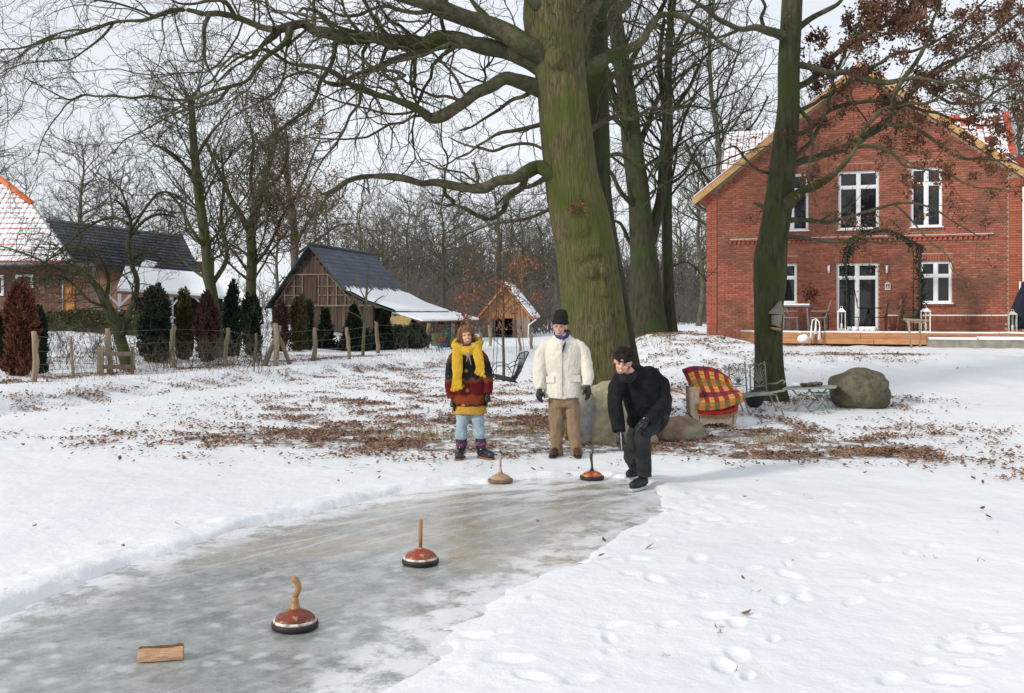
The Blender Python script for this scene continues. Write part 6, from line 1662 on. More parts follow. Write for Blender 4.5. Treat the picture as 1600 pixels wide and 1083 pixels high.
def sheet(name, rows, mat, parent, label=None, cat=None, group=None, thick=.012, origin=None, nu=26, nv=40, fold=.01):
    """draped cloth through rows of points, with UVs and real thickness"""
    R0 = [resample([tuple(p) for p in r], nu) for r in rows]
    A = np.stack(R0); cols = [resample(A[:, j], nv) for j in range(nu)]; A = np.stack(cols, 1)
    nz = fbm(*np.meshgrid(np.linspace(0, 6, nu), np.linspace(0, 6, nv)), 3, 1.) * fold * 3; A[:, :, 1] += nz
    off = np.array(OFF[parent.name]) if parent is not None else np.array(origin)
    idx = np.arange(nu * nv).reshape(nv, nu); Fq = np.stack([idx[:-1, :-1], idx[:-1, 1:], idx[1:, 1:], idx[1:, :-1]], -1).reshape(-1, 4)
    me = np_mesh(name, A.reshape(-1, 3) - off, Fq, True); o = link(name, me, parent, origin, mat)
    uv = me.uv_layers.new(name='UVMap'); li = Fq.ravel(); U = (li % nu) / (nu - 1); V = (li // nu) / (nv - 1)
    uv.data.foreach_set('uv', np.stack([U, V], -1).ravel().astype(np.float32))
    s = o.modifiers.new('s', 'SOLIDIFY'); s.thickness = thick; s.offset = 0
    if label: tag(o, label, cat, group)
    return o
bl = thing('checked_blanket', tuple(AP(1115, 660)), 'red and yellow checked blanket draped over the wicker armchair', 'blanket')
rows = [[AP(1067, 583, .50), AP(1085, 578, .54), AP(1110, 580, .54), AP(1136, 594, .54)],
        [AP(1066, 578, .40), AP(1086, 573, .40), AP(1118, 577, .40), AP(1141, 592, .40)],
        [AP(1074, 596, .33), AP(1092, 593, .31), AP(1118, 595, .31), AP(1145, 603, .33)],
        [AP(1083, 612, .24), AP(1100, 612, .20), AP(1125, 611, .20), AP(1152, 609, .16)],
        [AP(1087, 628, .02), AP(1104, 628, .0), AP(1130, 625, .0), AP(1160, 616, .03)],
        [AP(1086, 640, -.06), AP(1104, 642, -.07), AP(1130, 639, -.07), AP(1162, 628, -.04)]]
sheet('cloth', rows, M_check, bl)
lowr = [[AP(1090, 637, -.03), AP(1120, 640, -.04), AP(1152, 634, -.03)], [AP(1090, 646, -.045), AP(1120, 648, -.05), AP(1153, 641, -.045)]]
sheet('lower_hem', lowr, pmat('deep red wool', (.26, .012, .018), (.34, .02, .025), 8, .95), bl, nv=6)
fg = MB(); rdn = random.Random(3)
for i in range(46):
    t = i / 45; p = AP(1090 + 63 * t, 646.5 + 2 * math.sin(t * 3.1) - 6 * max(0, t - .6), -.047); fg.tube([p, p + Vector((rdn.uniform(-.01, .01), 0, -rdn.uniform(.02, .045)))], .0035, 4)
fg.build('fringe', pmat('yellow fringe', (.50, .28, .05), (.30, .02, .02), 40, .9), bl)['kind'] = 'stuff'
# ================================================================ metal garden bench, folding table
M_paleiron = pmat('pale green painted iron', (.20, .23, .19), (.30, .33, .28), 8, .6)
bb = thing('garden_bench', tuple(G(1178, 645)), 'pale iron garden bench with ornate double back beside the oak foot', 'bench'); YB = bb.location.y + .1
def Q_(px, py, d=0): return P(px, py, YB + d)
def tb(par, name, pts, r=.010, mat=None, n=6): 
    o = MB().tube(pts, r, n); return o.build(name, mat or M_paleiron, par)
for x0, x1 in ((1140, 1167), (1173, 1198)):
    m = MB()
    m.tube([Q_(x0, 618), Q_(x0 - 1, 572), Q_(x0 + 1, 569)], .012, 6); m.tube([Q_(x1, 614), Q_(x1 - 3, 568), Q_(x1 - 4, 565)], .012, 6)
    cx = (x0 + x1) / 2
    m.tube([Q_(x0, 575), Q_(x0 + 7, 568), Q_(cx, 571), Q_(x1 - 8, 567), Q_(x1 - 3, 571)], .008, 5)
    m.tube([Q_(x0, 606), Q_(x1 - 1, 602)], .008, 5)
    for k in range(9):
        a = math.pi * (k + .5) / 9; m.tube([Q_(cx, 600), Q_(cx - 6 * math.cos(a), 594 - 8 * math.sin(a)), Q_(cx - 12 * math.cos(a) , 592 - 20 * math.sin(a))], .005, 4)
    m.tube([Q_(cx + 8 * math.cos(q / 12 * 6.283), 597 - 5 * math.sin(q / 12 * 6.283)) for q in range(13)], .005, 4)
    m.build('backrest', M_paleiron, bb)
m = MB()
for k in range(6): m.bar(Q_(1142 + k * 2, 616 + k * .9, -k * .07), Q_(1200 + k * 2.4, 612 + k * .9, -k * .07), .05, .012)
m.build('seat', M_paleiron, bb)
for px, d in ((1152, 0), (1202, 0), (1160, -.38), (1212, -.38)):
    a = Q_(px, 616, d); g = G(px + (2 if d else -2), 643 if d else 634); tb(bb, 'leg', [a, Vector((g.x, a.y, hs(g.x, a.y) - .02))], .012)
tb(bb, 'armrest', [Q_(1200, 600), Q_(1215, 599, -.2), Q_(1222, 594, -.4), Q_(1227, 596, -.42), Q_(1224, 600, -.42)], .012)
tb(bb, 'armrest', [Q_(1141, 600), Q_(1150, 600, -.2), Q_(1158, 600, -.4)], .012)
MB().bar(Q_(1152, 622, -.42), Q_(1226, 610, -.42), .02, .03).build('front_rail', M_paleiron, bb)
tt = thing('folding_table', tuple(G(1262, 645)), 'pale green folding table with snow and leaves on top by the boulder', 'table'); YT_ = tt.location.y
def T_(px, py, d=0): return P(px, py, YT_ + d)
m = MB(); 
m.poly([T_(1228, 604, .5), T_(1310, 601, .5), T_(1306, 605, -.1), T_(1222, 608, -.1)], ZH * -.02); m.build('tabletop', M_paleiron, tt)
for a, b in (((1236, 606, 0), (1268, 646, 0)), ((1268, 606, .0), (1240, 644, 0)), ((1262, 607, .45), (1292, 640, .45)), ((1296, 604, .45), (1262, 641, .45))):
    q = T_(*b); g0 = hs(q.x, q.y); q.z = g0 - .01; MB().tube([T_(*a), q], .013, 6).build('leg', M_paleiron, tt)
tb(tt, 'cross_bar', [T_(1244, 632, .0), T_(1262, 632, .0)], .01)
sn = MB(); sn.ball(T_(1243, 601, .2), (.075, .1, .035), 14, 8); o = sn.build('snow_clump', M_snowcap, None, tuple(T_(1243, 603, .2))); tag(o, 'small clump of snow on the folding table', 'snow')
rk = MB(); rdn = random.Random(4)
for i in range(9): rk.ball(T_(1253 + i * 3.6, 601.5 - rdn.uniform(0, 2), .25 + rdn.uniform(-.1, .1)), (rdn.uniform(.03, .06), .05, rdn.uniform(.02, .045)), 8, 6)
o = rk.build('table_litter', M_rock, None, tuple(T_(1265, 603, .2))); rough_up(o, .02, 14); tag(o, 'dark frozen leaves and stones heaped on the folding table', 'litter', kind='stuff')
fc = thing('folding_chair', tuple(G(1290, 648)), 'pale iron folding chair beside the round boulder', 'chair'); YF = fc.location.y
def C_F(px, py, d=0): return P(px, py, YF + d)
for a, b in (((1272, 612, .1), (1296, 648, 0)), ((1299, 606, .1), (1270, 648, 0)), ((1278, 610, .4), (1302, 644, .35)), ((1305, 604, .4), (1276, 644, .35))):
    q = C_F(*b); q.z = hs(q.x, q.y) - .01; MB().tube([C_F(*a), q], .009, 6).build('leg', M_paleiron, fc)
m = MB()
for k in range(6): m.bar(C_F(1270, 616 - k * .6, k * .07), C_F(1293, 616 - k * .6, k * .07), .045, .01)
m.build('seat', M_paleiron, fc)
# black bag behind the bench, stick
bgm = MB().ball(P(1180, 622, YB + .35), (.17, .13, .16), 16, 10); o = bgm.build('black_bag', M_black, None, tuple(P(1180, 634, YB + .35))); rough_up(o, .05, 5); tag(o, 'black bag lying behind the iron bench at the oak foot', 'bag')
o = MB().tube([P(1040, 602, 13.9), P(1058, 610, 13.9), P(1074, 618, 13.8)], [.014, .016, .013], 8).build('wooden_stick', M_turn, None, tuple(P(1058, 610, 13.9))); tag(o, 'wooden stick poking out behind the crouching man', 'stick')
# ================================================================ hanging swing bench
sw = thing('swing_bench', tuple(P(797, 590, 14.2)), 'black wrought iron swing bench hanging on chains between woman and man', 'swing'); YS = 14.2
M_iron = pmat('black wrought iron', (.02, .021, .024), (.035, .036, .04), 9, .45, spec=.4, metal=.3)
def S_(px, py, d=0): return P(px, py, YS + d)
m = MB()
for k in range(7): m.bar(S_(770 + k * .8, 584 + k * 1.1, .42 - k * .07), S_(803 + k * .8, 591 + k * 1.1, .42 - k * .07), .035, .008)
m.tube([S_(768, 585, .45), S_(802, 592, .45), S_(808, 598, .0), S_(773, 591, .0), S_(768, 585, .45)], .010, 5)
m.build('seat', M_iron, sw)
m = MB(); m.tube([S_(803, 596, .0), S_(812, 583, .0), S_(819, 566, .0), S_(826, 551, .0), S_(824, 549, .1), S_(812, 552, .45), S_(806, 565, .45), S_(800, 590, .45)], .010, 5)
for k in range(6):
    t = k / 5; m.tube([S_(804 - 3 * t, 595 - 4 * t, .45 * t), S_(813 - 5 * t, 578 - 2 * t, .45 * t), S_(825 - 12 * t, 551 + t, .45 * t)], .006, 4)
for py in (560, 572): m.tube([S_(821 - (py - 551) * .45, py, 0), S_(809 - (py - 551) * .2, py, .45)], .006, 4)
m.build('backrest', M_iron, sw)
for d, dx, dy in ((0., 3, 5), (.45, 0, 0)):
    m = MB(); m.tube([S_(769 + dx, 586 + dy, d), S_(768 + dx, 575 + dy, d), S_(774 + dx, 567 + dy, d), S_(786 + dx, 566 + dy, d), S_(793 + dx, 570 + dy, d), S_(796 + dx, 577 + dy, d), S_(792 + dx, 578 + dy, d)], .007, 5)
    m.tube([S_(793 + dx, 570 + dy, d), S_(800 + dx, 566 + dy, d), S_(806 + dx, 564 + dy, d)], .007, 5)
    m.build('armrest', M_iron, sw)
hang = S_(785, 336, .2); hang2 = S_(797, 312, .2)
for a in (S_(769, 584, .45), S_(775, 590, 0)): MB().tube([a, a.lerp(hang, .55) + Vector((.0, 0, 0)), hang], .004, 4).build('chain', M_iron, sw)
for a in (S_(808, 564, .45), S_(820, 562, 0)): MB().tube([a, a.lerp(hang2, .3), hang2], .004, 4).build('chain', M_iron, sw)
# ================================================================ things on the terrace
def TP(px, py, v=-2.3): return HF(px, py, v)
def tz(v=-2.3): return TZ - .018
def foot(px, v=-2.3): u, _ = hu(px, 515, v); return HP(u, v, TZ - .02)
M_grey = pmat('grey powder coat', (.16, .15, .15), (.22, .21, .20), 6, .5)
ft = thing('patio_table', tuple(foot(1244)), 'grey patio table under snow on the terrace behind the oak trunk', 'table')
a, b = hu(1222, 477, -2.3)[0], hu(1266, 477, -2.3)[0]; zt = hu(1244, 478, -2.3)[1]
MB().box(HP((a + b) / 2, -2.0, zt), (b - a, .8, .05), ax=HAX).build('tabletop', M_grey, ft)
o = MB().box(HP((a + b) / 2, -2.0, zt + .045), (b - a - .05, .75, .05), ax=HAX).build('snow_cap', M_snowcap, ft)
for uu in (a + .15, b - .1):
    for vv in (-2.3, -1.7): MB().bar(HP(uu, vv, zt), HP(uu + .05, vv, TZ - .02), .05).build('leg', M_grey, ft)
def patio_chair(px, label, flip=1):
    t = thing('patio_chair', tuple(foot(px)), label, 'chair', 'grey patio chairs'); u0 = hu(px, 500, -2.3)[0]; z0 = TZ - .02
    for du in (-.22, .22):
        for dv in (-.2, .22): MB().bar(HP(u0 + du, -2.3 + dv, z0), HP(u0 + du * .9, -2.3 + dv * .9, z0 + .44), .035).build('leg', M_grey, t)
    MB().box(HP(u0, -2.3, z0 + .45), (.48, .46, .035), ax=HAX).build('seat', M_grey, t)
    MB().poly([HP(u0 + .2 * flip, -2.52, z0 + .46), HP(u0 + .2 * flip, -2.08, z0 + .46), HP(u0 + .38 * flip, -2.1, z0 + 1.0), HP(u0 + .38 * flip, -2.5, z0 + 1.0)], HE * .03).build('backrest', M_grey, t)
    for dv in (-.24, .24): MB().bar(HP(u0 - .22 * flip, -2.3 + dv, z0 + .66), HP(u0 + .26 * flip, -2.3 + dv, z0 + .66), .04, .03).build('armrest', M_grey, t)
patio_chair(1279, 'grey patio chair right of the snowy table, facing left'); patio_chair(1236, 'grey patio chair in front of the snowy table', -1)
# potted dark shrub
pt = thing('potted_shrub', tuple(TP(1266, 481, -1.9)), 'dark reddish potted shrub standing on the patio table', 'plant')
c = HP(hu(1266, 480, -2.0)[0], -2.0, zt + .06); MB().lathe(c, [(.06, 0), (.09, .14), (.095, .15)], 14).build('pot', pmat('clay pot', (.25, .10, .05), (.3, .13, .07), 6, .8), pt)
rg = np.random.default_rng(4); n = 260; cc = np.array(c + ZH * .32) + rg.normal(size=(n, 3)) * [.13, .1, .13]; dd_ = rg.normal(size=(n, 3)); dd_ /= np.linalg.norm(dd_, axis=1, keepdims=True); ss = np.cross(dd_, rg.normal(size=(n, 3))) * .02
V = np.stack([cc - ss, cc + ss, cc + dd_ * .09], 1).reshape(-1, 3) - np.array(OFF[pt.name]); link('foliage', np_mesh('foliage', V, np.arange(n * 3).reshape(n, 3)), pt, mat=pmat('dark red foliage', (.06, .015, .015), (.09, .03, .02), 5, .8))['kind'] = 'stuff'
# white hanging bells on a wire hoop
be = thing('bell_ornament', tuple(HP(hu(1273, 530, -3.3)[0], -3.3, TZ - .3)), 'white three-armed garden ornament in front of the terrace boards', 'ornament')
for px, py0, py1 in ((1268, 508, 530), (1275, 500, 522), (1281, 511, 531)):
    a, b = TP(px, py0, -3.2), TP(px - 1, py1, -3.2); MB().tube([a, a.lerp(b, .5), b], [.022, .028, .06], 10).build('arm', M_white, be)
MB().tube([TP(1268, 509, -3.2), TP(1270, 500, -3.2), TP(1275, 498, -3.2), TP(1280, 503, -3.2), TP(1281, 512, -3.2)], .02, 6).build('hoop', M_white, be)
b = TP(1255, 533, -3.5); o = MB().ball(b + ZH * .08, (.17, .14, .14), 20, 12).build('snow_lump', M_snowcap, None, tuple(b)); rough_up(o, .03, 6); tag(o, 'round lump of snow in front of the terrace boards', 'snow')
def lantern(px, ytop, ybot, label, mat, v=-2.5, w=.26):
    u0 = hu(px, 500, v)[0]; z1 = hu(px, ytop, v)[1]; z0 = TZ - .02 if ybot > 510 else hu(px, ybot, v)[1]; h = z1 - z0
    t = thing('lantern', tuple(HP(u0, v, z0)), label, 'lantern')
    MB().box(HP(u0, v, z0 + .02), (w, w, .04), ax=HAX).build('base', mat, t)
    m = MB()
    for a in (-1, 1):
        for b in (-1, 1): m.box(HP(u0 + a * w * .43, v + b * w * .43, z0 + h * .41), (.022, .022, h * .74), ax=HAX)
    for b in (-1, 1): m.box(HP(u0, v + b * w * .431, z0 + h * .45), (.012, .012, h * .66), ax=HAX)
    m.build('frame', mat, t)
    g = HP(u0, v, z0 + h * .78); m = MB(); r_ = w * .56
    q = [HP(u0 + a * r_, v + b * r_, z0 + h * .78) for a, b in ((-1, -1), (1, -1), (1, 1), (-1, 1))]; tpp = [HP(u0 + a * .04, v + b * .04, z0 + h * .93) for a, b in ((-1, -1), (1, -1), (1, 1), (-1, 1))]
    m._add(q + tpp, [(0, 1, 5, 4), (1, 2, 6, 5), (2, 3, 7, 6), (3, 0, 4, 7), (4, 5, 6, 7), (3, 2, 1, 0)]); m.build('roof', mat, t)
    m = MB(); m.tube([HP(u0 + .035 * math.cos(k * .785), v, z0 + h * .965 + .035 * math.sin(k * .785)) for k in range(9)], .007, 5); m.build('ring', mat, t)
    MB().lathe(HP(u0, v, z0 + .04), [(.04, 0), (.04, h * .28), (.01, h * .29)], 12).build('candle', pmat('cream candle', (.7, .66, .55), None, 3, .6), t)
lantern(1315, 479, 517, 'tall white lantern left of the terrace door', M_white)
lantern(1446, 478, 517, 'tall white lantern at the foot of the arch beside the right window', M_white, w=.30)
lantern(1290, 487, 517, 'black lantern on the terrace behind the patio chair', M_black, v=-1.2, w=.2)
lantern(1387, 441, 453, 'small white lantern hanging on a cord right of the terrace door', M_white, v=-.6, w=.17)
o = MB().tube([TP(1387, 441, -.6), TP(1387, 385, -.6)], .008, 5).build('hanging_cord', M_black, None, tuple(TP(1387, 441, -.6))); tag(o, 'dark cord from which the small white lantern hangs', 'cord')
# arch trellis with creeper
tl_ = thing('garden_arch', tuple(foot(1432, -2.7)), 'black iron garden arch overgrown with bare creeper before the door', 'arch')
arc = [(1323, 515), (1323, 450), (1322, 400), (1326, 384), (1345, 370), (1372, 358), (1397, 366), (1420, 378), (1437, 384), (1438, 420), (1437, 470), (1437, 515)]
for dv in (-.25, .25):
    MB().tube([HF(x, y, -2.5 + dv) for x, y in arc], .022, 6).build('hoop', M_black, tl_)
m = MB()
for i in range(1, 26):
    t = i / 26 * (len(arc) - 1); k = int(t); x = arc[k][0] + (arc[k + 1][0] - arc[k][0]) * (t - k); y = arc[k][1] + (arc[k + 1][1] - arc[k][1]) * (t - k)
    m.tube([HF(x, y, -2.75), HF(x, y, -2.25)], .010, 4)
m.tube([HF(1427, 515, -2.5), HF(1427, 392, -2.5), HF(1420, 380, -2.5), HF(1400, 383, -2.5), HF(1372, 372, -2.5), HF(1345, 382, -2.5), HF(1333, 392, -2.5), HF(1333, 440, -2.5), HF(1340, 480, -2.5)], .014, 5)
m.build('rungs', M_black, tl_)
rg = np.random.default_rng(14); pts = np.array([tuple(HF(x, y, -2.5)) for x, y in arc]); vinep = resample(pts, 40)
VS = np.stack([resample(pts, 30) + rg.normal(size=(30, 3)) * .06 for _ in range(9)]); VR = np.full((9, 30), .014)
V1 = grow(VS, VR, rg, 2.4, (.02, .05), (30, 80), 5, .35, .0, .5, lmin=.12, lmax=.4, rmin=.006)
w8 = np.ones(len(V1[0])); 
tube_obj('creeper', [(VS, VR), V1], M_dkgreen, tl_, [4, 3], 'stuff')
leaves_on('creeper_leaves', V1[0], 1700, (.05, .09), M_dkgreen, tl_, rg, .05)
# bistro set
bs = thing('bistro_table', tuple(foot(1362, -1.6)), 'small black bistro table before the terrace door', 'table'); u0 = hu(1358, 482, -1.6)[0]; zt = hu(1358, 482, -1.6)[1]
MB().lathe(HP(u0, -1.6, zt), [(.36, 0), (.38, .02), (.36, .03)], 24).build('tabletop', M_black, bs)
for k in range(3):
    a = k * 2.09 + .4; MB().tube([HP(u0, -1.6, zt), HP(u0 + .08 * math.cos(a), -1.6 + .08 * math.sin(a), (zt + TZ) / 2), HP(u0 + .3 * math.cos(a), -1.6 + .3 * math.sin(a), TZ - .02)], .012, 6).build('leg', M_black, bs)
def bistro_chair(px, label, fl):
    t = thing('bistro_chair', tuple(foot(px, -1.7)), label, 'chair', 'black bistro chairs'); u0 = hu(px, 500, -1.7)[0]; z0 = TZ - .02
    for a, b in ((-.2, -.18), (.2, -.18), (-.2, .18), (.2, .18)): MB().tube([HP(u0 + a, -1.7 + b, z0), HP(u0 + a * .8, -1.7 + b * .8, z0 + .45)], .012, 6).build('leg', M_black, t)
    MB().lathe(HP(u0, -1.7, z0 + .45), [(.2, 0), (.21, .02)], 18).build('seat', M_black, t)
    m = MB()
    for b in (-.17, .17): m.tube([HP(u0 + .18 * fl, -1.7 + b, z0 + .45), HP(u0 + .26 * fl, -1.7 + b, z0 + .88)], .012, 6)
    m.tube([HP(u0 + .26 * fl, -1.87, z0 + .88), HP(u0 + .27 * fl, -1.7, z0 + .95), HP(u0 + .26 * fl, -1.53, z0 + .88)], .012, 6)
    for b in (-.08, 0, .08): m.tube([HP(u0 + .18 * fl, -1.7 + b, z0 + .46), HP(u0 + .26 * fl, -1.7 + b, z0 + .92)], .007, 5)
    m.build('backrest', M_black, t)
bistro_chair(1333, 'black bistro chair left of the bistro table', -1); bistro_chair(1374, 'black bistro chair right of the bistro table', 1)
for i, (px, c_, lab) in enumerate([(1325, (.6, .7, .75), 'pale blue candle jar at the left end of the row before the door'), (1336, (.8, .8, .8), 'first white candle pot in the row before the door'), (1347, (.8, .8, .8), 'second white candle pot in the row before the door'), (1356, (.8, .78, .75), 'third white candle pot in the row before the door'), (1364, (.8, .8, .8), 'last white candle pot at the right end of the row')]):
    o = MB().lathe(foot(px, -2.55), [(.075, 0), (.095, .06), (.10, .17), (.085, .175), (.07, .15)], 14).build('candle_pot', pmat('pot glaze %d' % (i == 0), c_, c_, 4, .4), None, tuple(foot(px, -2.55))); tag(o, lab, 'pot', 'pots in front of the door')
o = MB().ball(foot(1313 - 0, -2.8) + ZH * .05 - HE * .25, (.13, .10, .06), 14, 8).build('red_bowl', pmat('dark red glaze', (.3, .02, .03), None, 4, .4), None, tuple(foot(1313, -2.8))); tag(o, 'small dark red bowl at the foot of the left white lantern', 'bowl')
# wooden deer
de = thing('wooden_deer', tuple(foot(1420, -1.9)), 'dark branch-built deer figure standing right of the terrace door', 'ornament'); M_deer = pmat('dark brown branch wood', (.05, .03, .02), (.10, .06, .04), 6, .9)
D = lambda x, y, v=-1.9: HF(x, y, v)
MB().tube([D(1411, 497), D(1424, 494), D(1437, 496)], [.12, .13, .12], 10).build('body', M_deer, de)
MB().tube([D(1411, 496), D(1408, 480), D(1412, 476)], [.08, .055, .05], 8).build('neck', M_deer, de)
MB().tube([D(1413, 476), D(1406, 480), D(1403, 483)], [.055, .045, .02], 8).build('head', M_deer, de)
for s in (0, .12):
    MB().tube([D(1411, 475, -1.9 + s), D(1412 + s * 20, 466, -1.9 + s), D(1416 + s * 10, 462, -1.9 + s), D(1414, 457, -1.9 + s)], .018, 5).build('antler', M_deer, de)
for px, dv in ((1410, -.08), (1413, .08), (1434, -.08), (1438, .08)): MB().tube([D(px, 497, -1.9 + dv), foot(px, -1.9 + dv)], .028, 6).build('leg', M_deer, de)
for px, tx, lab in ((1401, 1408, 'rust-brown wooden slat leaning on the deer figure'), (1383, 1388, 'rust-brown board leaning against the wall right of the door')):
    o = MB().bar(foot(px, -1.3), TP(tx, 468, -.9), .06, .03).build('wooden_stick', pmat('rusty slat', (.16, .06, .04), (.22, .09, .06), 5, .8), None, tuple(foot(px, -1.3))); tag(o, lab, 'slat')
# trestle
ts = thing('wooden_trestle', tuple(G(1432, 541)), 'simple wooden trestle standing in front of the terrace', 'trestle'); vt = -4.0
MB().bar(HF(1411, 499, vt), HF(1451, 501, vt), .06, .06).build('beam', M_postwood, ts); MB().bar(HF(1414, 502, vt + .03), HF(1446, 504, vt + .03), .04, .05).build('brace', M_postwood, ts)
for x0, x1 in ((1419, 1424), (1437, 1438)): q = HF(x1, 542, vt); q.z = hs(q.x, q.y) - .02; MB().bar(HF(x0, 500, vt), q, .06, .06).build('leg', M_postwood, ts)
# black bird figure on the arch, closed parasol and white post at the right edge
bd = MB(); c = HF(1441, 458, -2.6); bd.ball(c, (.13, .09, .10), 12, 8); bd.tube([c + HE * .08, c + HE * .22 + ZH * .03], [.06, .01], 6); bd.tube([c - ZH * .05, c - ZH * .28], [.03, .01], 5); o = bd.build('bird_figure', M_black, None, tuple(c)); tag(o, 'black bird figure hooked on the right post of the arch', 'ornament')
pc = thing('closed_parasol', tuple(foot(1592, -2.0)), 'closed black parasol at the right edge of the terrace', 'parasol')
MB().tube([HF(1592, 517, -2), HF(1594, 440, -2)], .025, 8).build('pole', M_white, pc)
MB().tube([HF(1588, 514, -2), HF(1589, 495, -2), HF(1594, 465, -2), HF(1600, 440, -2)], [.26, .24, .12, .03], 12).build('canopy', pmat('navy black canvas', (.012, .014, .03), (.02, .022, .04), 6, .9, .3, 8), pc)
lantern(1582, 484, 517, 'stone-grey lantern post beside the closed parasol', pmat('pale stone', (.42, .42, .36), (.5, .5, .45), 6, .8), v=-2.4, w=.24)
# bird feeder on the oak trunk
bf = thing('bird_feeder', tuple(P(1212, 500, YR - .3)), 'grey wooden bird feeder fixed to the leafy oak trunk', 'bird feeder')
def B_(px, py, d=-.42): return P(px, py, YR + d)
M_gw = pmat('silvery wood', (.20, .18, .15), (.30, .27, .23), 6, .9, .4, 20)
MB().poly([B_(1204, 490), B_(1221, 470), B_(1226, 492)], Vector((0, .28, 0))).build('roof', M_gw, bf)
MB().poly([B_(1209, 492), B_(1222, 492), B_(1220, 512), B_(1210, 508)], Vector((0, .2, 0))).build('box', M_gw, bf)
MB().poly([B_(1206, 511), B_(1222, 513), B_(1219, 517), B_(1209, 515)], Vector((0, .24, 0))).build('tray', M_turn, bf)
# ================================================================ people
M_skin = pmat('fair skin', (.58, .30, .21), (.64, .36, .26), 9, .55, .1, 60, spec=.4, bdist=.002)
M_lip = pmat('lips', (.42, .10, .09), None, 5, .5)
M_teeth = pmat('teeth', (.75, .72, .66), None, 5, .3)
M_eyew = pmat('eye dark', (.02, .015, .012), None, 5, .15, spec=.7)
def frame(yaw=0, pitch=0, roll=0):
    """head frame: x to picture right, -y forwards, z up"""
    return Matrix.Rotation(R(yaw), 3, 'Z') @ Matrix.Rotation(R(pitch), 3, 'X') @ Matrix.Rotation(R(roll), 3, 'Y')
class Person:
    def __init__(s, base, label):
        s.t = thing('person', base, label, 'person'); s.body = MB()
    def head(s, c, fr, k=1.0, smile=1.0, brow=None, older=False):
        c = Vector(c); s.hc = c; s.fr = fr; s.k = k
        L = lambda x, y, z: c + fr @ (Vector((x, y, z)) * k)
        s.L = L; b = s.body
        def ball(p, r, n=16, m=12):
            q = MB().ball((0, 0, 0), r, n, m); b._add([c + fr @ ((v + Vector(p)) * k) for v in q.v], q.f, True)
        ball((0, .015, .03), (.076, .098, .090)); ball((0, -.022, -.045), (.058, .066, .072)); ball((0, -.040, -.088), (.032, .034, .026))
        ball((0, -.070, .032), (.055, .026, .020)); ball((-.036, -.066, -.022), (.026, .024, .022)); ball((.036, -.066, -.022), (.026, .024, .022))
        ball((0, -.096, -.018), (.013, .020, .014)); ball((0, -.088, .004), (.009, .014, .024)); ball((-.011, -.092, -.022), (.009, .012, .009)); ball((.011, -.092, -.022), (.009, .012, .009))
        ball((-.079, .010, -.005), (.012, .022, .034)); ball((.079, .010, -.005), (.012, .022, .034)); ball((0, -.078, -.055), (.028, .018, .016))
        # face details
        for sx in (-1, 1):
            e = MB(); e.tube([L(sx * .043, -.081, .006), L(sx * .030, -.089, .010), L(sx * .017, -.086, .005)], [.003 * k, .0055 * k, .003 * k], 8); e.build('eye', M_eyew, s.t)
            if brow:
                e = MB(); e.tube([L(sx * .048, -.080, .026), L(sx * .032, -.093, .031), L(sx * .015, -.094, .026)], [.003 * k, .006 * k, .004 * k], 8); e.build('eyebrow', brow, s.t)
        m = MB(); w = .026 * smile
        m.tube([L(-w, -.082, -.050), L(-w * .5, -.093, -.059), L(0, -.097, -.062), L(w * .5, -.093, -.059), L(w, -.082, -.050)], [.003 * k, .0085 * k, .010 * k, .0085 * k, .003 * k], 8); m.build('mouth', M_lip, s.t)
        m = MB(); m.tube([L(-w * .75, -.0905, -.052), L(-w * .4, -.099, -.056), L(0, -.1035, -.0575), L(w * .4, -.099, -.056), L(w * .75, -.0905, -.052)], [.002 * k, .0048 * k, .0058 * k, .0048 * k, .002 * k], 8); m.build('teeth', M_teeth, s.t)
    def done(s, voxel=.0105):
        o = s.body.build('body', M_skin, s.t); fuse(o, voxel, 3); return o
    def cloth(s, name, m, mat, voxel=.012, smooth=3, rough=0.0, rs=6, seed=1, rough2=0.):
        o = m.build(name, mat, s.t); fuse(o, voxel, smooth)
        if rough: rough_up(o, rough, rs, seed)
        if rough2: rough_up(o, rough2, rs * 3.2, seed + 5)
        return o
def glove(m, wrist, down, palm_n, side, size=1.0, curl=.5):
    """hand: palm and five bent fingers. down = direction of the hand, palm_n = palm normal, side = thumb direction"""
    d = Vector(down).normalized(); n = Vector(palm_n).normalized(); s_ = Vector(side); s_ = (s_ - d * s_.dot(d)).normalized()
    w = Vector(wrist); z = size
    m.tube([w - d * .04 * z, w, w + d * .03 * z, w + d * .075 * z, w + d * .095 * z], [.033 * z, .031 * z, .040 * z, .045 * z, .036 * z], 12, flat=.62)
    for i in range(4):
        o = w + d * .09 * z + s_ * (.032 - .0215 * i) * z; L_ = (.066, .075, .071, .055)[i] * z; a = curl * (.6 + .12 * i)
        p1 = o + (d * math.cos(a * .5) + n * math.sin(a * .5)) * L_ * .45; p2 = p1 + (d * math.cos(a * 1.2) + n * math.sin(a * 1.2)) * L_ * .33; p3 = p2 + (d * math.cos(a * 1.9) + n * math.sin(a * 1.9)) * L_ * .27
        m.tube([o - d * .02 * z, o, p1, p2, p3], [.010 * z, .0108 * z, .0103 * z, .0097 * z, .0075 * z], 8)
    o = w + d * .025 * z + s_ * .032 * z
    m.tube([o - s_ * .01, o + (d * .5 + s_ * .6 + n * .2).normalized() * .032 * z, o + (d * .85 + s_ * .5 + n * .3).normalized() * .062 * z, o + (d * 1. + s_ * .32 + n * .35).normalized() * .085 * z], [.016 * z, .014 * z, .012 * z, .0085 * z], 8)
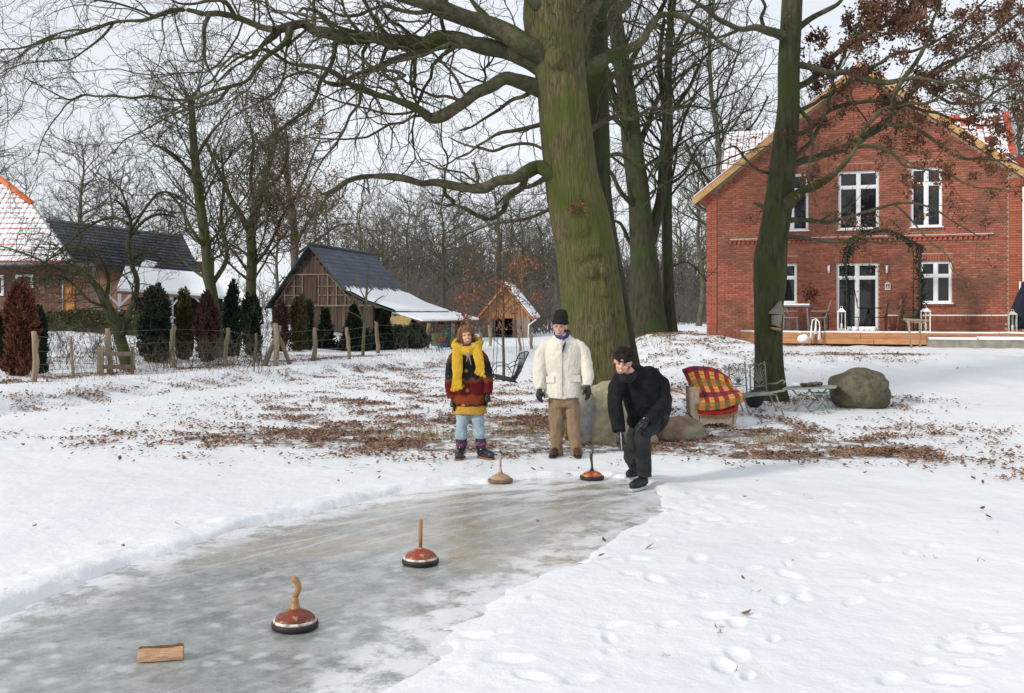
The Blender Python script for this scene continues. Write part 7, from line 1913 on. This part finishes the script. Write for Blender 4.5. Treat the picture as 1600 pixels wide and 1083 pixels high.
def boot(m, heel, toe_dir, L=.28, w=.045, h=.10):
    t = Vector(toe_dir).normalized(); c = Vector(heel)
    m.tube([c - t * .02 + ZH * .045, c + t * L * .25 + ZH * .05, c + t * L * .55 + ZH * .042, c + t * L * .82 + ZH * .034, c + t * L * .93 + ZH * .030], [w * .92, w * 1.0, w * 1.02, w * .85, w * .5], 12)
    m.tube([c + ZH * .045, c + t * .02 + ZH * h], [w * .95, w * .95], 12)
def sole(m, heel, toe_dir, L=.28, w=.05, th=.022):
    t = Vector(toe_dir).normalized(); s_ = ZH.cross(t); c = Vector(heel); pr = [(-.06, .6), (-.045, .85), (0, .95), (.3, .85), (.6, 1.0), (.85, .85), (.96, .5)]
    P_ = [c + t * (a * L) + s_ * (b * w) for a, b in pr] + [c + t * (a * L) - s_ * (b * w) for a, b in pr[::-1]]
    m.poly(P_, ZH * th)
M_blackglove = pmat('black glove leather', (.010, .010, .011), (.02, .02, .021), 20, .5, .2, 50, spec=.4)
# ---------------- woman with the yellow scarf
YW = 12.15
def W_(px, py, d=0): return P(px, py, YW + d)
zf = hs(W_(740, 0).x, YW)
wo = Person((W_(738, 0).x, YW, zf), 'smiling woman in patterned dark red coat, yellow pompom scarf, jeans and snow boots')
fr = frame(8, 4, -10)
wo.head(W_(728.5, 524, -.05), fr, .93, 1.15, None)
b = wo.body
b.tube([W_(729, 535), W_(731, 548)], [.055, .065], 12)
b.rings([(W_(731, 548), .09, .07), (W_(731, 560), .13, .09), (W_(732, 590), .14, .09), (W_(734, 625), .15, .10), (W_(735, 638), .14, .09)], 16)
for x0, x1, x2 in ((724, 722, 721), (745, 748, 750)): b.tube([W_(x0, 640), W_(x1, 672, .01), W_(x2, 706, .02)], [.07, .05, .035], 10)
for pts in ([(716, 556), (704, 590), (706, 622)], [(747, 556), (762, 588), (762, 616)]): b.tube([W_(*p) for p in pts], [.045, .04, .03], 10)
wo.done()
m = MB()
m.rings([(W_(731, 539, .0), .07, .07), (W_(731, 545), .115, .095), (W_(731, 551), .165, .115), (W_(731.5, 558), .19, .125), (W_(732, 568), .20, .135), (W_(732, 590), .20, .14), (W_(733, 612), .205, .145), (W_(733, 628), .21, .15), (W_(733, 634), .212, .15)], 28)
m.tube([W_(714, 551), W_(708, 559), W_(704.5, 572), W_(703.5, 590, -.02), W_(704, 606, -.03), W_(706, 622, -.05)], [.045, .062, .066, .066, .064, .062], 16)
m.tube([W_(749, 551), W_(755, 559), W_(759.5, 572), W_(762, 588, -.02), W_(763, 602, -.03), W_(763, 615, -.05)], [.045, .062, .066, .066, .060, .056], 16)
M_coat = bpy.data.materials.new('patterned blanket coat'); M_coat.use_nodes = True
nn, l = M_coat.node_tree.nodes, M_coat.node_tree.links; bs_ = nn['Principled BSDF']; bs_.inputs['Roughness'].default_value = .95; bs_.inputs['Specular IOR Level'].default_value = .1
tc = nn.new('ShaderNodeTexCoord'); sx = nn.new('ShaderNodeSeparateXYZ'); l.new(tc.outputs['Object'], sx.inputs[0])
ns = nn.new('ShaderNodeTexNoise'); ns.inputs['Scale'].default_value = 7; l.new(tc.outputs['Object'], ns.inputs['Vector'])
wv = nn.new('ShaderNodeMath'); wv.operation = 'PINGPONG'; wv.inputs[1].default_value = .06; l.new(sx.outputs['X'], wv.inputs[0])
a1 = nn.new('ShaderNodeMath'); a1.operation = 'MULTIPLY_ADD'; a1.inputs[1].default_value = .5; l.new(wv.outputs[0], a1.inputs[0]); l.new(sx.outputs['Z'], a1.inputs[2])
a2 = nn.new('ShaderNodeMath'); a2.operation = 'MULTIPLY_ADD'; a2.inputs[1].default_value = .10; l.new(ns.outputs['Fac'], a2.inputs[0]); l.new(a1.outputs[0], a2.inputs[2])
zt0, zt1 = CH + (HZ - 636) / F * YW - zf, CH + (HZ - 540) / F * YW - zf
mr = nn.new('ShaderNodeMapRange'); mr.inputs['From Min'].default_value = zt0 + .05; mr.inputs['From Max'].default_value = zt1 + .05; l.new(a2.outputs[0], mr.inputs['Value'])
rp_ = nn.new('ShaderNodeValToRGB'); e = rp_.color_ramp.elements
stops = [(0, (.38, .20, .03)), (.045, (.012, .008, .008)), (.085, (.17, .035, .012)), (.20, (.20, .045, .015)), (.25, (.11, .012, .012)), (.42, (.10, .010, .012)), (.47, (.17, .06, .03)), (.52, (.018, .02, .022)), (.72, (.012, .015, .018)), (.80, (.07, .04, .02)), (.90, (.12, .02, .02)), (1, (.07, .045, .02))]
while len(e) < len(stops): e.new(.5)
for i, (p, c) in enumerate(stops): e[i].position = p; e[i].color = (*c, 1)
l.new(mr.outputs['Result'], rp_.inputs[0])
# little golden flower ornaments
vo = nn.new('ShaderNodeTexVoronoi'); vo.inputs['Scale'].default_value = 7.5; l.new(tc.outputs['Object'], vo.inputs['Vector'])
mr2 = nn.new('ShaderNodeMapRange'); mr2.inputs['From Min'].default_value = .20; mr2.inputs['From Max'].default_value = .14; l.new(vo.outputs['Distance'], mr2.inputs['Value'])
mx = nn.new('ShaderNodeMix'); mx.data_type = 'RGBA'; mx.inputs['B'].default_value = (.34, .17, .03, 1); l.new(mr2.outputs['Result'], mx.inputs['Factor']); l.new(rp_.outputs[0], mx.inputs['A'])
l.new(mx.outputs['Result'], bs_.inputs['Base Color'])
wo.cloth('coat', m, M_coat, .011, 2, .012, 9, 2, .003)
m = MB(); m.rings([(W_(734, 628), .185, .13), (W_(734, 640), .205, .145), (W_(734.5, 646.5), .21, .15)], 28)
wo.cloth('skirt', m, pmat('mustard wool', (.38, .20, .03), (.46, .26, .045), 20, .95, .3, 50), .010, 1, .008, 8, 4)
M_scarf = pmat('yellow knitted scarf', (.46, .27, .018), (.58, .36, .03), 26, .95, .8, 70, stretch=(1, 1, .4), bdist=.008)
m = MB()
m.tube([W_(712, 541, -.05), W_(721, 548, -.12), W_(733, 549, -.14), W_(745, 543, -.09), W_(750, 535, .02), W_(742, 530, .10), W_(728, 529, .11), W_(714, 533, .07), W_(710, 539, 0), W_(713, 543, -.06)], [.055, .060, .062, .060, .052, .05, .05, .05, .052, .055], 14, flat=.8)
m.tube([W_(715, 541, -.12), W_(714.5, 560, -.17), W_(715, 580, -.19), W_(714, 592, -.19)], [.060, .068, .066, .055], 12, flat=.42)
m.tube([W_(744, 541, -.12), W_(747, 556, -.17), W_(750, 570, -.19), W_(752, 576, -.19)], [.058, .062, .058, .05], 12, flat=.42)
for i in range(6):
    m.tube([W_(708.5 + i * 2.3, 589, -.19), W_(707 + i * 2.8, 599, -.20), W_(706 + i * 2.9, 606 - i * .8, -.20)], [.010, .010, .009], 8); 
    m.ball(W_(706 + i * 2.9, 609 - i * 1.0 + (i % 2) * 2.5, -.205), .021, 10, 8)
    m.tube([W_(745 + i * 1.8, 572, -.19), W_(744 + i * 2.6, 580 + i * .6, -.20)], [.010, .009], 8); m.ball(W_(743.5 + i * 2.8, 582 + i * .9 + (i % 2) * 2, -.205), .020, 10, 8)
wo.cloth('scarf', m, M_scarf, .0085, 1, .006, 14, 3, .003)
m = MB(); m.tube([W_(731, 549, -.16), W_(732, 556, -.175), W_(733, 560, -.17)], [.045, .03, .01], 10, flat=.5); m.tube([W_(731, 556, -.17), W_(729, 565, -.175)], [.008, .006], 6); m.tube([W_(733, 556, -.17), W_(736, 570, -.175)], [.008, .006], 6)
m.build('neckerchief', pmat('taupe cloth', (.22, .17, .14), (.30, .24, .20), 30, .9), wo.t)
# hair: short tousled strands around head with a fringe
def hair(par, c, fr, k, mat, n, seed, cover, length, messy=.35, rad=(.088, .106, .10), zc=.035):
    rg = np.random.default_rng(seed); pl = []
    FM = np.array(fr)
    while len(pl) < n:
        d = rg.normal(size=3); d /= np.linalg.norm(d)
        if not cover(d): continue
        p = np.array([d[0] * rad[0], d[1] * rad[1] + .012, d[2] * rad[2] + zc]); L = rg.uniform(*length) * (.38 if d[1] < -.35 else 1)
        g = np.array([d[0] * .55, d[1] * .4, -.9 if d[2] > -.2 else -.7]) + rg.normal(size=3) * messy
        g -= d * g.dot(d) * .75; g /= np.linalg.norm(g)
        pts = [p - d * .006]; q = p.copy()
        for i in range(4):
            q = q + g * L / 4; r = np.array([q[0] / rad[0], (q[1] - .012) / rad[1], (q[2] - zc) / rad[2]]); m_ = np.linalg.norm(r)
            if m_ < 1.04: q = q + (q - np.array([0, .012, zc])) * (1.04 / max(m_, .3) - 1)
            g = g + np.array([0, 0, -.25]) + rg.normal(size=3) * messy * .4; g /= np.linalg.norm(g); pts.append(q)
        pl.append(pts)
    A = np.array(pl) * k; A = A @ FM.T + np.array(c)
    Rr = np.tile(np.array([.0026, .003, .0026, .002, .0008]) * k, (n, 1))
    m0 = MB().ball((0, 0, 0), (rad[0] * .97, rad[1] * .97, rad[2] * .97), 18, 12)
    vs = np.array([tuple(v) for v in m0.v]); 
    o = tube_obj('hair', [(A, Rr)], mat, par, [3])
    cap = MB(); cap._add([c + fr @ (Vector((v.x * .95, v.y * .86 + .030, v.z * .92 + zc + .010)) * k) for v in m0.v], m0.f, True); cap.build('scalp_hair', mat, o); return o
M_hairw = pmat('brown hair', (.15, .065, .03), (.30, .16, .08), 30, .6, island=.4, spec=.4)
hair(wo.t, wo.hc, fr, .93, M_hairw, 1900, 5, lambda d: (d[1] > -.15 and d[2] > -.75) or (d[2] > .38) or (abs(d[0]) > .72 and d[2] > -.6), (.05, .12), .30, (.082, .102, .102))
M_jeans = pmat('light blue denim', (.20, .28, .34), (.34, .43, .48), 7, .9, .4, 30, spec=.1)
m = MB()
m.tube([W_(724, 640), W_(723, 655, -.02), W_(721.5, 668, .0), W_(720.5, 680, -.01), W_(720, 686, -.01)], [.085, .080, .070, .075, .068], 16)
m.tube([W_(745, 640), W_(746, 655, -.02), W_(748, 668, .0), W_(749, 680, -.01), W_(749.5, 685, -.01)], [.085, .080, .072, .075, .066], 16)
wo.cloth('jeans', m, M_jeans, .010, 2, .012, 12, 6, .004)
for i, (x, y, dr_) in enumerate(((721, 719, (-.12, -1, 0)), (751, 717.5, (.62, -.8, 0)))):
    q = W_(x, y); hz = zf + .0; heel = Vector((q.x, YW + .015, hz))
    m = MB(); boot(m, heel + ZH * .02, dr_, .27, .055, .13); m.tube([heel + ZH * .11, heel + ZH * .19, heel + ZH * .255], [.062, .066, .070], 14)
    wo.cloth('boot', m, pmat('black boot', (.010, .009, .012), (.02, .018, .024), 9, .25, spec=.6), .009, 1)
    m = MB(); m.tube([heel + ZH * .155, heel + ZH * .195], [.0705, .0725], 18, cap=False); m.build('boot_band', pmat('pink purple woven band', (.28, .07, .22), (.05, .02, .05), 60, .8, lo=.45, hi=.55), wo.t)
    m = MB(); m.tube([heel + ZH * .245, heel + ZH * .285], [.074, .072], 16); m.build('boot_lining', pmat('cream wool', (.62, .56, .50), None, 20, .95), wo.t)
    m = MB(); sole(m, heel, dr_, .27, .056, .025); m.build('boot_sole', pmat('brown rubber sole', (.20, .08, .04), None, 9, .6), wo.t)
for (x, y, sd) in ((708, 625, 1), (762, 617, -1)):
    m = MB(); glove(m, W_(x, y, -.05), (0.05 * sd, -.15, -1), (sd * .4, .6, 0), (-.1 * sd, -1, .0), .92, .6); wo.cloth('glove', m, M_blackglove, .0055, 1)
# ---------------- man in the cream parka
YM = 12.35
def M_(px, py, d=0): return P(px, py, YM + d)
zf = hs(M_(885, 0).x, YM)
ma = Person((M_(885, 0).x, YM, zf), 'older man in cream parka, black knit hat, purple collar and khaki trousers')
fr = frame(-14, 3, 3)
M_greybrow = pmat('grey brows', (.25, .22, .20), None, 5, .8)
ma.head(M_(875, 511, -.04), fr, 1.0, 1.05, M_greybrow)
b = ma.body
b.tube([M_(876, 521, .01), M_(878, 532)], [.062, .075], 12)
b.rings([(M_(878, 531), .10, .08), (M_(879, 545), .17, .11), (M_(880, 580), .17, .11), (M_(880, 612), .15, .10), (M_(881, 630), .14, .09)], 16)
for pts in ([(870, 632), (870, 672), (871, 706)], [(893, 632), (897, 672), (901, 706)]): b.tube([M_(*p) for p in pts], [.065, .05, .045], 10)
for pts in ([(858, 544), (843.5, 578), (843, 608)], [(900, 544), (916.5, 578), (917.5, 602)]): b.tube([M_(*p) for p in pts], [.05, .045, .032], 10)
ma.done()
M_parka = pmat('cream quilted parka', (.62, .57, .49), (.72, .68, .60), 4, .8, .5, 14, stretch=(2.4, 2.4, 1), spec=.2, bdist=.02)
m = MB()
m.rings([(M_(878, 521, .01), .08, .08), (M_(878, 526), .115, .10), (M_(878.5, 532), .18, .125), (M_(879, 539), .22, .145), (M_(879, 550), .24, .155), (M_(879, 568), .235, .155), (M_(879, 584), .215, .150), (M_(879, 590), .212, .148), (M_(879, 600), .23, .155), (M_(879, 614), .235, .16), (M_(879, 621), .23, .158)], 32)
m.tube([M_(862, 535), M_(853, 541), M_(846.5, 552), M_(843.5, 568, -.02), M_(842.5, 586, -.04), M_(843, 603, -.07), M_(843.5, 608, -.08)], [.055, .078, .086, .084, .080, .070, .060], 18)
m.tube([M_(896, 535), M_(905, 541), M_(911.5, 552), M_(915, 568, -.02), M_(918, 584, -.04), M_(917, 598, -.07), M_(917, 603, -.08)], [.055, .078, .086, .084, .080, .072, .062], 18)
ma.cloth('parka', m, M_parka, .011, 1, .014, 8, 9, .006)
m = MB(); m.tube([M_(867, 521, -.02), M_(871, 526, -.10), M_(879, 529, -.13), M_(886, 525, -.09), M_(889, 518, .0), M_(884, 516, .09), M_(873, 517, .09), M_(867, 520, 0)], [.020, .024, .026, .024, .022, .02, .02, .02], 10)
ma.cloth('collar', m, pmat('purple lining', (.035, .028, .10), (.06, .048, .15), 9, .8), .008, 1)
MB().poly([M_(880, 539, -.165), M_(886, 532, -.15), M_(882, 545, -.172), M_(878, 553, -.172)], Vector((0, .012, 0))).build('lapel', MATS['purple lining'], ma.t)
MB().tube([M_(878, 530, -.15), M_(878, 552, -.165), M_(878, 585, -.158), M_(879, 618, -.166)], .007, 6).build('zip', pmat('cream zip', (.50, .46, .40), None, 9, .5), ma.t)
for x0, x1, y0, y1 in ((893, 907, 586, 597), (853, 866, 588, 598)):
    MB().poly([M_(x0, y0, -.138 if x0 > 880 else -.098), M_(x1, y0, -.098 if x0 > 880 else -.138), M_(x1, y1, -.106 if x0 > 880 else -.148), M_(x0, y1, -.148 if x0 > 880 else -.106)], Vector((0, .03, 0))).build('pocket_flap', M_parka, ma.t)
m = MB(); HL = ma.L
q = MB().ball((0, 0, 0), (.096, .114, .088), 22, 14); m._add([HL(*(v + Vector((0, .016, .080)))) for v in q.v], q.f, True)
q = MB().ball((0, 0, 0), (.094, .106, .080), 22, 14); m._add([HL(*(v + Vector((0, .018, .120)))) for v in q.v], q.f, True)
q = MB().ball((0, 0, 0), (.080, .088, .05), 22, 14); m._add([HL(*(v + Vector((0.004, .018, .172)))) for v in q.v], q.f, True)
m.tube([HL(.095 * math.cos(a), .014 + .113 * math.sin(a), .052) for a in [i * math.pi / 10 for i in range(21)]], .014, 8)
ma.cloth('knit_hat', m, pmat('black knit', (.008, .008, .009), (.016, .016, .017), 40, .95, .6, 80), .007, 1)
MB().box(HL(-.040, -.088, .056), (.030, .006, .009), rot=fr).build('hat_tag', pmat('grey tag', (.25, .35, .33), None, 5, .6), ma.t)
m = MB(); 
for sxx in (-1, 1): m.tube([HL(sxx * .012, -.108, .004), HL(sxx * .022, -.106, .010), HL(sxx * .042, -.098, .009), HL(sxx * .05, -.088, .004), HL(sxx * .042, -.097, -.009), HL(sxx * .022, -.105, -.010), HL(sxx * .012, -.108, .004)], .0016, 5); m.tube([HL(sxx * .05, -.088, .004), HL(sxx * .078, .0, .006)], .0014, 5)
m.tube([HL(-.012, -.108, .004), HL(0, -.112, .006), HL(.012, -.108, .004)], .0016, 5); m.build('spectacles', M_zinc, ma.t)
M_beard = pmat('grey stubble', (.36, .25, .20), (.45, .33, .27), 60, .8)
m = MB(); q = MB().ball((0, 0, 0), (.050, .040, .034), 16, 10); m._add([HL(*(v + Vector((0, -.046, -.083)))) for v in q.v], q.f, True); m.tube([HL(-.026, -.090, -.043), HL(0, -.102, -.040), HL(.026, -.090, -.043)], [.004, .007, .004], 7); m.build('beard', M_beard, ma.t)
M_khaki = pmat('khaki corduroy', (.20, .135, .085), (.27, .19, .125), 7, .9, .5, 24, stretch=(3, 3, .4), spec=.1, bdist=.008)
m = MB()
m.rings([(M_(880, 610), .175, .12), (M_(881, 628), .19, .125), (M_(881, 636), .185, .12)], 24)
m.tube([M_(869, 630), M_(868.5, 655), M_(869, 680, -.01), M_(871, 700, .01), M_(871.5, 713, .0)], [.100, .094, .078, .070, .072], 18)
m.tube([M_(894, 630), M_(895, 655), M_(897, 680, -.01), M_(900, 700, .01), M_(901, 711, .0)], [.100, .094, .078, .070, .074], 18)
ma.cloth('trousers', m, M_khaki, .010, 2, .012, 9, 12, .004)
for x, dr_ in ((869, (-.25, -1, 0)), (900.5, (.05, -1, 0))):
    q = M_(x, 716); heel = Vector((q.x, YM + .04, zf + .005)); m = MB(); boot(m, heel + ZH * .012, dr_, .28, .048, .08)
    ma.cloth('shoe', m, pmat('brown leather shoe', (.055, .022, .016), (.09, .04, .03), 12, .45), .008, 1)
    m = MB(); sole(m, heel, dr_, .29, .05, .022); m.build('shoe_sole', M_black, ma.t)
m = MB(); glove(m, M_(843, 609, -.09), (-.02, -.12, -1), (.5, .5, 0), (.7, -.7, 0), 1.05, .75); ma.cloth('glove', m, M_blackglove, .0055, 1)
m = MB(); glove(m, M_(918, 604, -.09), (.05, -.1, -1), (-.5, .6, 0), (-.7, -.7, 0), 1.08, .5); ma.cloth('glove', m, M_blackglove, .0055, 1)
# ---------------- crouching man in black
YC = 10.15
def C_(px, py, d=0): return P(px, py, YC + d)
cr = Person((C_(1003, 0).x, YC, .01), 'man in black coat and headband bending forward on the ice')
fr = frame(-14, 17, 10)
M_dkbrow = pmat('dark brows', (.03, .018, .012), None, 5, .8)
cr.head(C_(973, 566, -.22), fr, 1.0, .85, M_dkbrow)
b = cr.body
b.tube([C_(977, 577, -.16), C_(987, 590, -.06)], [.062, .075], 12)
b.tube([C_(990, 590, 0), C_(1003, 615, .06), C_(1015, 645, .16), C_(1020, 655, .2)], [.15, .17, .155, .15], 16)
b.tube([C_(968, 600, -.05), C_(963, 640, -.11), C_(967, 668, -.16)], [.05, .042, .03], 10)
b.tube([C_(1026, 600, .1), C_(1030, 640, -.02), C_(1012, 660, -.15)], [.055, .048, .035], 10)
b.tube([C_(1022, 655, .15), C_(1003, 676, -.12), C_(1005, 715, -.02), C_(1006, 745, .0)], [.09, .065, .055, .045], 12)
b.tube([C_(1000, 655, .22), C_(988, 706, .10), C_(992, 738, .45)], [.085, .06, .045], 12)
cr.done()
M_blackcoat = pmat('black wool coat', (.0085, .0088, .011), (.016, .016, .019), 12, .9, .4, 30, spec=.15)
m = MB()
m.tube([C_(981, 587, -.08), C_(989, 590, -.02), C_(998, 602, .04), C_(1005, 625, .10), C_(1010, 645, .16), C_(1013, 658, .20)], [.09, .160, .195, .202, .20, .19], 24)
m.tube([C_(1010, 580, .10), C_(1022, 598, .18), C_(1030, 625, .24), C_(1032, 648, .28)], [.09, .132, .135, .11], 18)
m.tube([C_(972, 592, -.04), C_(965, 604, -.08), C_(961, 630, -.10), C_(964, 655, -.13), C_(968, 675, -.17)], [.085, .088, .080, .072, .066], 16)
m.tube([C_(1016, 583, .05), C_(1032, 600, .06), C_(1036, 628, .0), C_(1026, 648, -.10), C_(1012, 656, -.18)], [.085, .092, .083, .073, .064], 16)
m.tube([C_(1028, 650, .22), C_(1020, 662, .06), C_(1008, 664, -.06)], [.13, .12, .09], 14)
m.tube([C_(1000, 655, .1), C_(992, 664, .05)], [.13, .10], 14)
cr.cloth('coat', m, M_blackcoat, .011, 3, .018, 6, 3, .005)
m = MB(); m.tube([C_(970, 583, -.22), C_(975, 592, -.24), C_(984, 592, -.20), C_(990, 584, -.10), C_(986, 574, -.02), C_(978, 574, -.10)], [.035, .045, .048, .045, .04, .035], 12)
cr.cloth('scarf', m, pmat('black scarf', (.010, .010, .012), (.02, .02, .022), 20, .95, .6, 40), .009, 1, .006, 12)
M_trou = pmat('dark grey trousers', (.018, .018, .020), (.032, .032, .034), 7, .8, .5, 16, spec=.2)
m = MB()
m.tube([C_(1027, 650, .18), C_(1014, 664, .0), C_(1004, 676, -.12), C_(1003, 686, -.13), C_(1005, 712, -.04), C_(1007, 735, .0), C_(1007, 745, .0)], [.125, .112, .096, .088, .080, .076, .082], 18)
m.tube([C_(1004, 655, .25), C_(996, 680, .14), C_(988, 704, .06), C_(987, 715, .08), C_(991, 726, .25), C_(995, 735, .42)], [.125, .105, .088, .082, .070, .062], 18)
cr.cloth('trousers', m, M_trou, .010, 2, .012, 9, 8, .004)
MB().tube([C_(999, 667, -.215), C_(1001, 660, -.205), C_(1006, 654, -.195), C_(1012, 651, -.18)], .0055, 6).build('white_piping', M_white, cr.t)
HL = cr.L
m = MB(); 
for zz in (.045, .062, .078): m.tube([HL(.086 * math.cos(a), .012 + .106 * math.sin(a), zz) for a in [i * math.pi / 12 for i in range(25)]], .0125, 8)
cr.cloth('headband', m, pmat('black fleece', (.008, .008, .009), (.014, .014, .015), 30, .95, .4, 60), .0065, 1)
MB().box(HL(0, -.108, .060), (.026, .004, .012), rot=fr).build('headband_mark', pmat('grey print', (.35, .35, .36), None, 5, .6), cr.t)
M_hairc = pmat('dark curly hair', (.010, .007, .006), (.03, .02, .015), 30, .6, island=.4)
hair(cr.t, cr.hc, fr, 1.0, M_hairc, 1500, 8, lambda d: d[2] > .42 or (d[1] > .35 and d[2] > -.3), (.035, .075), .9, (.082, .102, .108), .04)
for (x, y, d, dr_) in ((1006, 768, .02, (-.62, -.80, 0)), (996, 748, .46, (-.5, -.85, 0))):
    q = gp(x, y) if d < .1 else None
    heel = Vector((C_(x, 0, d).x, YC + d, .008 if d < .1 else .05)); m = MB(); boot(m, heel + ZH * .02, dr_, .27, .050, .10)
    sh = cr.cloth('shoe', m, pmat('black trainer', (.012, .013, .018), (.025, .026, .032), 18, .6), .008, 1)
    m = MB(); sole(m, heel, dr_, .28, .053, .024); m.build('shoe_sole', pmat('grey white sole', (.45, .45, .46), None, 8, .7), cr.t)
m = MB(); glove(m, C_(968.5, 678, -.175), (.06, -.1, -1), (.6, .6, 0), (.3, -.9, .0), 1.05, .45); cr.cloth('glove', m, M_blackglove, .0055, 1)
MB().tube([C_(970, 676, -.245), C_(970.5, 690, -.25), C_(971.5, 703, -.25)], .003, 5).build('glove_piping', M_white, cr.t)
m = MB(); glove(m, C_(1010, 657, -.20), (-.7, -.4, -.6), (0, .3, -1), (-.2, -1, .3), 1.0, .7); cr.cloth('glove', m, M_blackglove, .0055, 1)
